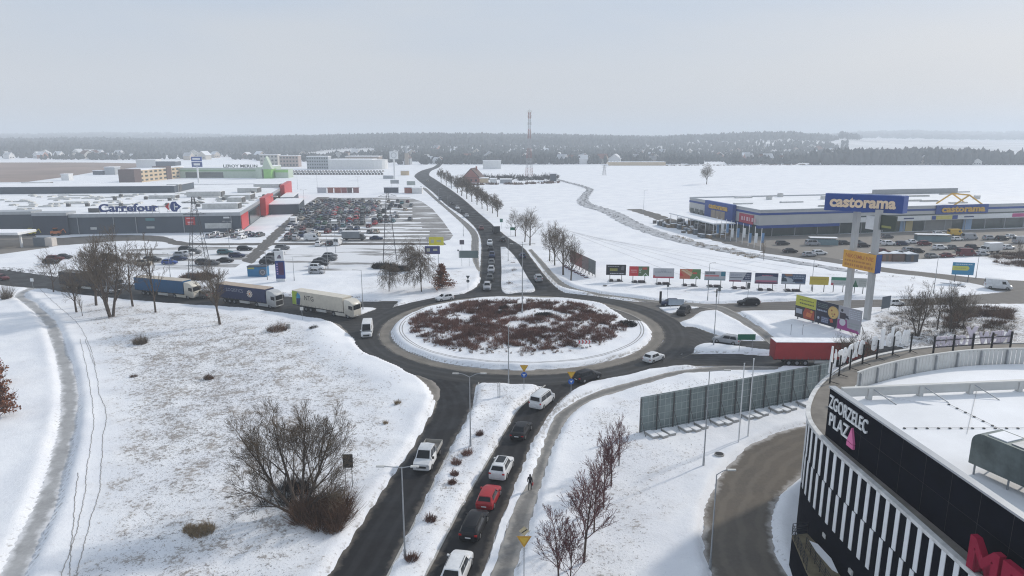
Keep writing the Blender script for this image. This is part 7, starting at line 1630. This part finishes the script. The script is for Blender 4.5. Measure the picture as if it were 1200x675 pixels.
# red and white radio mast
t = thing('radio_mast', 'red and white lattice radio mast on the horizon', 'mast', (*P(620, 208), 0), .3); n = 20; H_ = 57.0; w0, w1 = 5.4, 1.7
cor = lambda k: [(sx*(w0+(w1-w0)*min(1, k/(n*.72)))/2, sy*(w0+(w1-w0)*min(1, k/(n*.72)))/2, H_*k/n) for sx, sy in ((-1,-1),(1,-1),(1,1),(-1,1))]
M_MR, M_MW = C_('mast_red', (.30,.12,.11)), C_('mast_white', (.40,.40,.42))
for k in range(n):
    a, b = cor(k), cor(k+1); mb = MB()
    for c in range(4): d = (c+1) % 4; mb.cyl(a[c], b[c], .14, n=5, caps=False); mb.cyl(a[c], b[d], .06, n=4, caps=False); mb.cyl(a[d], b[c], .06, n=4, caps=False); mb.cyl(b[c], b[d], .06, n=4, caps=False)
    mb.build('mast_section', M_MR if (k//3) % 2 == 0 else M_MW, t)
for z in (38, 46, 52, 56):
    for c in range(3): a = c*2.1; mb = MB(); mb.obox(1.5*math.cos(a), 1.5*math.sin(a), z, z+2.6, .5, .35, a); mb.build('antenna', M_UNIT, t)
mb = MB(); mb.cyl((0,0,57),(0,0,60),.08,n=5); mb.build('spike', M_STEEL, t)
# yard flags of the hardware store
for i, x in enumerate((839, 844.5, 850, 856, 862.5, 869.5, 876.5, 883.5, 891)):
    y = 277+(x-839)*.31; t = thing('banner_flag', 'white banner pole, %s from the left in front of the hardware store yard' % ORD(i+1), 'flag', (*P(x, y), 0), 0, 'banner poles of the hardware store')
    mb = MB(); mb.cyl((0,0,-.1),(0,0,7.2),.09,n=6); mb.build('pole', M_WHITE, t); mb = MB(); mb.box(.1,.95,-.02,.02,1.2+(i % 3)*.6,4.4+(i % 3)*.6); mb.build('banner', M_WHITE if i % 2 else C_('banner_blue', (.12,.24,.42)), t)
# small buildings and trolley shelters in the eastern car park
for x0, x1, y, h, c, nm in ((1022,1033,306.5,2.3,(.30,.20,.11),'tan'),(1034,1045,306.5,2.3,(.20,.11,.075),'reddish brown'),(1046,1060,306.8,2.4,(.12,.075,.06),'dark brown'),(1062,1076,307,2.3,(.06,.07,.085),'dark blue-grey')):
    a, b = P(x0, y), P(x1, y); w = b[0]-a[0]; t = thing('garden_shed', '%s garden shed in the row at the edge of the eastern car park' % nm, 'shed', (a[0]+w/2, a[1]+1.2, 0), 0, 'garden sheds on show')
    mb = MB(); mb.box(-w/2,w/2,-1.1,1.1,0,h); mb.build('wall', mat('shed_'+nm.replace(' ','_').replace('-','_'), c, .8), t); mb = MB(); mb.extr([(-w/2-.1,h),(w/2+.1,h),(0,h+.5)], -1.25, 1.25); mb.build('roof', M_SNOWCAP, t); mb = MB(); mb.box(-.4,.4,-1.13,-1.1,.05,1.9); mb.build('door', C_('shed_door', (.10,.07,.05)), t)
for x, y, L_, lab in ((964,287,9,'trolley shelter with pale roof left of the totem'), (1092,283,11,'trolley shelter with pale roof near the store entrance')):
    t = thing('trolley_shelter', lab, 'shelter', (*P(x, y), 0), R(-8), 'trolley shelters'); mb = MB(); mb.box(-L_/2,L_/2,-1.4,1.4,2.5,2.62); mb.build('roof', M_SNOWCAP, t)
    for s in (-1, 1): mb = MB(); mb.box(-L_/2,L_/2,s*1.35-.03,s*1.35+.03,.1,2.0); mb.build('side_screen', C_('shelter_glass', (.16,.24,.27), .2), t)
    for q in np.linspace(-L_/2+.1, L_/2-.1, 5):
        for s in (-1, 1): mb = MB(); mb.cyl((q, s*1.3, 0),(q, s*1.3, 2.5),.05,n=5); mb.build('post', M_STEEL, t)
# walking person in dark clothes
def person(px, py, rz):
    p = P(px, py); p = (p[0], p[1], .055)
    J = {'pel': (0,0,.95), 'wst': (0,.0,1.12), 'chs': (0,.02,1.35), 'nck': (0,.02,1.52), 'hd0': (0,.03,1.60), 'hd1': (0,.03,1.74),
         'shl': (.19,.01,1.43), 'ell': (.25,-.08,1.16), 'hnl': (.24,.10,.96), 'shr': (-.19,.01,1.43), 'elr': (-.25,.0,1.16), 'hnr': (-.24,-.10,.93),
         'hpl': (.10,0,.90), 'knl': (.11,.14,.50), 'fll': (.11,.05,.08), 'tol': (.12,.24,.05), 'hpr': (-.10,0,.90), 'knr': (-.11,-.04,.49), 'flr': (-.11,-.26,.12), 'tor': (-.12,-.10,.05)}
    rad = {'pel': .17, 'wst': .16, 'chs': .19, 'nck': .07, 'hd0': .09, 'hd1': .10, 'shl': .085, 'ell': .062, 'hnl': .045, 'shr': .085, 'elr': .062, 'hnr': .045, 'hpl': .11, 'knl': .075, 'fll': .055, 'tol': .045, 'hpr': .11, 'knr': .075, 'flr': .055, 'tor': .045}
    E_ = [('pel','wst'),('wst','chs'),('chs','nck'),('nck','hd0'),('hd0','hd1'),('chs','shl'),('shl','ell'),('ell','hnl'),('chs','shr'),('shr','elr'),('elr','hnr'),('pel','hpl'),('hpl','knl'),('knl','fll'),('fll','tol'),('pel','hpr'),('hpr','knr'),('knr','flr'),('flr','tor')]
    ks = list(J); me = bpy.data.meshes.new('body'); me.from_pydata([J[k] for k in ks], [(ks.index(a), ks.index(b)) for a, b in E_], [])
    t = thing('person', 'person in dark coat and trousers walking away on the footpath with a red bag', 'person', p, rz)
    b = obj('body', me, t); md = b.modifiers.new('skin', 'SKIN'); b.modifiers.new('sub', 'SUBSURF').levels = 1; b.modifiers['sub'].render_levels = 1
    for v, k in zip(me.skin_vertices[0].data, ks): v.radius = (rad[k], rad[k]*.85); v.use_root = k == 'pel'
    me.materials.append(C_('dark_clothes', (.016,.015,.018), .85))
    mb = MB(); mb.cyl((0,.03,1.66),(0,.03,1.80),.115,.07,10); mb.build('hat', C_('dark_hat', (.03,.022,.022), .9), t)
    mb = MB(); mb.cyl((0,.09,1.62),(0,.105,1.62),.055,.03,8); mb.build('face', C_('skin', (.45,.28,.21)), t)
    t2 = thing('shopping_bag', 'small red bag in the hand of the walking person', 'bag', (p[0]+.26*math.cos(rz)-.1*math.sin(rz), p[1]+.26*math.sin(rz)+.1*math.cos(rz), .055), rz)
    mb = MB(); mb.box(-.05,.05,-.14,.14,.58,.84); mb.build('bag_body', C_('bag_red', (.35,.03,.03)), t2); mb = MB(); mb.cyl((0,-.08,.84),(0,.0,.97),.012,n=5); mb.cyl((0,.08,.84),(0,.0,.97),.012,n=5); mb.build('handle', M_TRIM, t2)
person(621, 575, R(-15))
# manhole and roadside bits
for x, y, lab in ((842.5, 538, 'round manhole cover in the snow by the curved lamp post'), (709, 336.5, 'flat dark hatch in the snow below the black billboard')):
    t = thing('manhole', lab, 'manhole', G3(x, y)); mb = MB(); mb.cyl((0,0,-.1),(0,0,.18),.55,n=16); mb.build('ring', M_CONC, t); mb = MB(); mb.cyl((0,0,.18),(0,0,.21),.45,n=16); mb.build('cover', M_TRIM, t)
# filling-station yard bits at the far left
t = thing('fuel_canopy', 'white snowy canopy of the filling station at the left edge', 'canopy', (*P(2, 292), 0), 0); mb = MB(); mb.box(-9,6,0,9,4.6,5.3,0); mb.build('roof', M_WHITE, t); mb = MB(); mb.box(-8.9,5.9,.1,8.9,5.3,5.42); mb.build('roof_snow', M_SNOWCAP, t)
for q in (-5, 4): mb = MB(); mb.box(q-.25,q+.25,3.5,4.1,0,4.6); mb.build('column', M_WHITE, t)
t = thing('container', 'grey container with white end in the yard at the far left', 'container', (*P(48, 289), 0), R(-3)); mb = MB(); mb.box(-2.5,1.6,0,2.4,.1,3.0); mb.build('body', C_('grey_container', (.12,.14,.16)), t); mb = MB(); mb.box(1.6,4.0,0,2.4,.1,2.9); mb.build('white_end', C_('cream_container', (.5,.46,.42)), t)
for x, y, c, lab in ((37, 276, (.55,.45,.06), 'yellow digger'), (66, 276, (.50,.15,.05), 'orange machine'), (45, 274, (.03,.10,.35), 'blue loader')):
    t = thing('yard_machine', '%s parked before the slate wall at the far left' % lab, 'machine', (*P(x, y), 0), .3, 'machines in the yard'); m_ = mat('machine_'+lab.split()[0], c, .5)
    mb = MB(); mb.box(-1.6,1.6,-.8,.8,.7,1.7); mb.build('body', m_, t); mb = MB(); mb.box(-.7,.5,-.65,.65,1.7,2.7); mb.build('cab', M_GLASS, t); mb = MB(); mb.box(-.75,.55,-.7,.7,2.7,2.8); mb.build('cab_roof', m_, t)
    for q in (-1, 1):
        for s in (-1, 1): mb = MB(); mb.cyl((q, s*.6, .5),(q, s*.95, .5),.5,n=12); mb.build('wheel', M_TYRE, t)
    mb = MB(); mb.cyl((1.5,0,1.4),(2.6,0,2.4),.15,n=6); mb.cyl((2.6,0,2.4),(3.2,0,.9),.13,n=6); mb.build('boom', m_, t)
# ------------------------------------------------------------------ the built-up background
def frontage(px0, px1, yb, yb2=None):
    a, b = np.array(P(px0, yb)), np.array(P(px1, yb2 or yb)); return a, math.dist(a, b), math.atan2(*(b-a)[::-1])
def block(name, label, px0, px1, yb, h, dep, wall, roof=M_SNOWROOF, yb2=None, cat='building', win=0, group=None, wm=M_GREENG, rows=2):
    a, w, rz = frontage(px0, px1, yb, yb2); t = thing(name, label, cat, (*a, 0), rz, group)
    mb = MB(); mb.box(0, w, 0, dep, 0, h); mb.build('wall', wall, t); mb = MB(); mb.box(-.3, w+.3, -.3, dep+.3, h, h+.5); mb.build('roof', roof, t)
    for r_ in range(rows if win else 0):
        for k in range(win):
            mb = MB(); x = w*(k+.5)/win; hh_ = h/rows; mb.box(x-w/win*.28, x+w/win*.28, -.06, 0, r_*hh_+hh_*.3, r_*hh_+hh_*.75); mb.build('window', wm, t)
    return t, w
t, w = block('garden_store', 'long pale green home-improvement store with dark lettering on its roof edge', 184, 304, 208.5, 8.6, 60, M_GREENW)
sc1 = w/120.
mb = MB(); mb.text('LEROY MERLIN', (263-184)*sc1, (303-184)*sc1, 9.2, 11.8, -.3, 0, .2, .03); mb.build('lettering', C_('letters_dark_green', (.04,.07,.06)), t)
mb = MB(); mb.box(0, w, -.2, 0, 5.8, 7.0); mb.build('green_band', C_('band_green', (.22,.36,.18)), t)
mb = MB(); mb.box((218-184)*sc1, (262-184)*sc1, -.3, 0, .3, 5.0); mb.build('glazing', M_GREENG, t)
for a, b, z in ((304,311,9.5),(313,322,8)): mb = MB(); mb.box((a-184)*sc1, (b-184)*sc1, -8, 6, 0, z); mb.build('entrance_block', M_LGREEN if a > 305 else M_GREENW, t)
mb = MB(); x0_, x1_ = (311-184)*sc1, (323-184)*sc1; xm = (x0_+x1_)/2; mb.add([(x0_,-8.2,8),(x1_,-8.2,8),(xm,-8.2,19),(x0_,-2,8),(x1_,-2,8),(xm,-2,19)], [(0,1,2),(5,4,3),(0,3,4,1),(1,4,5,2),(2,5,3,0)]); mb.build('pointed_gable', M_GREENW, t)
mb = MB(); mb.box((324-184)*sc1, (339-184)*sc1, -2, 12, 0, 7.5); mb.box((324-184)*sc1, (339-184)*sc1, -2.2, -2, 5, 7.2, 1); mb.build('side_wing', [M_GREENW, M_LGREEN], t)
t, w = block('townhouse_row', 'row of beige townhouses with dark end block beyond the hypermarket', 158, 216, 214.5, 9.5, 12, M_BEIGE, yb2=208, win=11, rows=3)
mb = MB(); mb.box(w*.62, w*.72, -.6, 12.2, 0, 11); mb.box(-.5, w*.12, -.6, 12.4, 0, 10.6); o = mb.build('dark_bay', M_ROOFBR, t); o['kind'] = 'stuff'
t = thing('store_totem', 'blue and white store totem on a pale pole before the home-improvement store', 'sign', (*P(233, 214.5), 0)); mb = MB(); mb.cyl((0,0,-.1),(0,0,13),.7,n=8); mb.build('pole', M_WHITE, t); mb = MB(); mb.box(-4,4,-.5,.5,17,20.5); mb.build('blue_panel', M_CBL, t); mb = MB(); mb.box(-4,4,-.5,.5,12.6,16.6); mb.build('dark_panel', M_CBLUE, t)
mb = MB(); mb.box(-3,3,-.56,-.5,18.2,19.4); mb.build('print', M_WHITE, t); mb = MB(); mb.box(-2.4,2.6,-.56,-.5,13.8,15.4); mb.build('print', M_WHITE, t)
t = thing('square_sign', 'tall white square sign on a single pole beyond the car park', 'sign', (*P(462.5, 210), 0)); mb = MB(); mb.cyl((0,0,-.1),(0,0,17.5),.75,n=8); mb.build('pole', M_WHITE, t); mb = MB(); mb.box(-3.6,3.6,-.8,.8,17,23.6); mb.build('panel', M_WHITE, t)
mb = MB(); mb.disc(0,20.3,2.4,-.8,0,.05,20); mb.disc(0,20.3,1.9,-.85,1,.05,20); mb.build('emblem', [C_('emblem_grey', (.40,.41,.42)), M_WHITE], t)
block('office_block', 'grey office block with rows of windows left of the white hall', 360, 385, 198.5, 14, 14, M_GREYW, win=9, rows=4)
t, w = block('white_hall', 'long white hall with rounded end in the distance', 385, 436, 198.5, 10.5, 30, M_WHW)
mb = MB(); mb.cyl((w, 15, 0), (w, 15, 10.5), 15, n=20); mb.build('round_end', M_WHW, t)
block('pale_warehouse', 'low pale warehouse behind the white hall', 405, 444, 195.2, 12, 25, C_('warehouse_brown', (.25,.2,.17)))
block('flat_block', 'reddish flat block in the trees left of the office block', 328, 350, 195.5, 13, 12, C_('flat_pink', (.36,.28,.25)), win=6, rows=3); block('flat_block', 'pale flat block behind the store gable', 305, 326, 194.8, 14, 12, C_('flat_cream', (.44,.42,.38)), win=5, rows=3)
t = thing('church', 'pale church with slender spire among the trees', 'church', (*P(477, 193), 0)); mb = MB(); mb.box(-4,4,0,18,0,8); mb.build('nave', M_GREYW, t); mb = MB(); mb.extr([(-4.5,8),(4.5,8),(0,13)], 0, 18.5); mb.build('roof', M_ROOFBR, t); mb = MB(); mb.box(-2.2,2.2,-4.5,0,0,15); mb.build('tower', C_('church_stone', (.34,.29,.24), .8), t); mb = MB(); mb.cyl((0,-2.2,15),(0,-2.2,27),2.1,.1,8); mb.build('spire', M_GREYW, t)
for px0, px1, yb, h, dep, m_, lab in ((450,467,226,3.4,.5,M_SLATE2,'dark banner wall with yellowish print at the side road'), (474,483,226.5,3.6,4,M_BRICK,'small reddish kiosk at the side road'), (483,494.5,227,3.4,5,M_WHW,'small white sales office at the side road'), (469.5,479,205.5,4,3,M_BEIGE,'long tan stall behind the white field'), (449,461,209.5,2.6,4,M_GREYW,'low grey hut by the white field'),
        (72,81,211.5,5,6,M_WHW,'small white hut behind the slate wall'), (123,135,204.8,7,10,M_GREYW,'pale grey shed at the edge of the brown field'), (109,121,204.8,3.6,8,M_SLATE2,'dark low shed at the edge of the brown field'), (143,153,213.5,4,6,C_('pale_blue_hut',(.30,.42,.50)),'pale blue hut near the townhouses'), (183,206,197.5,8,14,M_SLATE2,'dark flat building behind the townhouses'), (160,183,196.5,9,14,M_WHW,'whitish flat building behind the townhouses')):
    block('small_building', lab, px0, px1, yb, h, dep, m_)
for i, (a, b, c) in enumerate(((372,383,(.46,.47,.50)),(384,391,(.30,.13,.10)),(392,400,(.34,.12,.09)),(400,407,(.28,.10,.10)),(407,413,(.12,.09,.09)),(414,421,(.25,.13,.13)))):
    t, w = block('banner_wall', 'banner wall along the white field, %s panel from the left' % ORD(i+1), a, b-.4, 226, 3.0, .3, mat('banner_c%d' % i, c), mat('banner_c%d' % i, c), group='banner walls', cat='banner')
for x, y, w, h, z0, c, lab in ((463,226.5,5.5,2.4,6.2,M_GREYW,'grey board above the dark banner wall'), (482,226.5,5.5,2.6,5.2,C_('pale_green_board',(.36,.40,.38)),'pale green board above the sales office')):
    plate_sign(x, y, w, h, z0, lab, c, posts=(-2, 2))
# the homestead by the field
t = thing('farmhouse', 'house with steep brown roof and brick gable by the northern road', 'house', (*P(555, 213.5), 0), R(-18))
mb = MB(); mb.box(-7,7,-5,5,0,4.2); mb.build('wall', M_BRICK, t); mb = MB(); mb.extr([(-8,3.8),(8,3.8),(0,11.5)], -5.6, 5.6); mb.build('roof', M_ROOFBR, t); mb = MB(); mb.extr([(-6.4,4.2),(6.4,4.2),(0,10.4)], -5.72, -5.6); mb.build('gable', M_BRICK, t); mb = MB(); mb.box(1.5,2.5,1,2,8.5,12.6); mb.build('chimney', M_BRICK, t)
for q in (-4, 0, 4): mb = MB(); mb.box(q-.8,q+.8,-5.08,-5,1,2.6); mb.build('window', M_GLASS, t)
for px0, px1, yb, h, m_, lab in ((562,572,214.5,3.6,M_BEIGE,'tan outbuilding right of the farmhouse'), (574,582,214.5,3,M_WHW,'white outbuilding second right of the farmhouse'), (586,600,214.8,2.8,M_GREYW,'long grey outbuilding near the mast'), (534,545,219,3.2,C_('tan_barn',(.36,.25,.16)),'tan barn half hidden by the roadside trees'), (566,587,198.0,9,M_WHW,'white house with flat snowy roof at the field edge'), (645,652,212.5,6,M_SLATE2,'dark tall shed at the end of the homestead row')):
    block('outbuilding', lab, px0, px1, yb, h, 9, m_)
scatter_brush([[(540,217.2),(600,216.8),(655,214.6),(655,213.4),(600,215.2),(540,216)]], 160, 2.2, 2.2, 16, 61, M_BRUSH, 'hedgerow', 'dark hedge along the homestead plots', 'hedge', .2, .3)
scatter_brush([[(598,212),(650,211),(655,208),(600,208.5)], [(560,211),(600,211.5),(600,208),(560,208)]], 60, 4, 5, 22, 62, M_BRUSHDK, 'orchard', 'dark orchard trees in the homestead plots', 'trees', .25, .35)
block('farm_wall', 'long tan farm shed with snowy roof on the far edge of the snowfield', 714, 780, 194, 4.2, 12, M_BEIGE)
pylon(708, 205.5, 9.5, 3.2, 'small lattice pylon in the snowfield near the village', .8)
scatter_brush([[(780,194.6),(960,193.4),(960,192.6),(780,193.8)]], 160, 2.5, 1.6, 14, 63, M_BRUSH, 'hedgerow', 'low brown hedgerow on the far edge of the snowfield', 'hedge', .25, .3)
# village houses
hr = random.Random(17); HM = {}
wallc = [(.58,.57,.54), (.5,.46,.40), (.42,.36,.30), (.60,.60,.60), (.33,.17,.13)]; wn = ['white', 'cream', 'tan', 'pale', 'brick']
def house_mesh(k, red):
    if (k, red) not in HM:
        a = MB(); a.box(-5.5,5.5,-4,4,-3,5.0); a.extr([(-5.5,5),(5.5,5),(0,8.8)], -3.98, 3.98, 0)
        r = MB(); r.add([(-6.1,-4.5,4.75),(0,-4.5,9.1),(0,4.5,9.1),(-6.1,4.5,4.75),(6.1,-4.5,4.75),(6.1,4.5,4.75)], [(0,1,2,3),(1,4,5,2),(3,2,1,0),(2,5,4,1)], 0)
        w = MB()
        for q in (-3, 0, 3): w.box(q-.7,q+.7,-4.06,-4,1.2,2.8)
        HM[(k, red)] = (a.mesh('wall', mat('house_%s' % wn[k], wallc[k], .8)), r.mesh('roof', mat('roof_red', (.26,.11,.085), .8) if red else M_SNOWROOF), w.mesh('window_row', M_GLASS))
    return HM[(k, red)]
zones = [(62, 475, 990, 930, 1560, 'in the village beyond the snowfield'), (26, -10, 190, 1130, 1330, 'at the foot of the left forest'), (14, 205, 460, 1010, 1260, 'behind the retail park'), (13, 1065, 1215, 895, 960, 'at the right end of the grove')]
for n_, x0, x1, d0, d1, where in zones:
    lst = sorted((hr.uniform(x0, x1), 1/hr.uniform(1/d1, 1/d0)) for _ in range(n_))
    for i, (px, d) in enumerate(lst):
        k = hr.randrange(5); red = hr.random() < .22; x = (px-600)/800*d*1.0; z = float(hill(np.array([x]), np.array([d]))[0])
        t = thing('village_house', '%s house with %s roof, %s from the left %s' % (wn[k], 'red' if red else 'snowy', ORD(i+1), where), 'house', (x, d, z), hr.choice((0, .3, -.4, 1.57, 1.2)), 'houses ' + where)
        t.scale = [hr.uniform(.9, 1.5)]*3
        a, r, w = house_mesh(k, red); obj('wall', a, t); obj('roof', r, t); o = obj('window_row', w, t); o['kind'] = 'stuff'
sheet('field_far_right', [(965,171),(1040,165.5),(1215,166.5),(1215,179),(1165,184),(960,181)], M_SNOWROOF, .3) if False else None
# ------------------------------------------------------------------ haze
mb = MB(); mb.box(-7900, 7900, -320, 8700, -1.5, 135, 0)
M_HAZE = bpy.data.materials.new('haze_air'); M_HAZE.use_nodes = True; t = M_HAZE.node_tree; t.nodes.clear()
ho = t.nodes.new('ShaderNodeOutputMaterial'); hv = t.nodes.new('ShaderNodeVolumePrincipled')
hv.inputs['Color'].default_value = (0.87, 0.935, 1.0, 1); hv.inputs['Density'].default_value = 0.00040; hv.inputs['Anisotropy'].default_value = 0.0
t.links.new(hv.outputs['Volume'], ho.inputs['Volume'])
meta(mb.build('haze', M_HAZE), 'thin pale winter haze over the whole place', 'haze', kind='stuff')
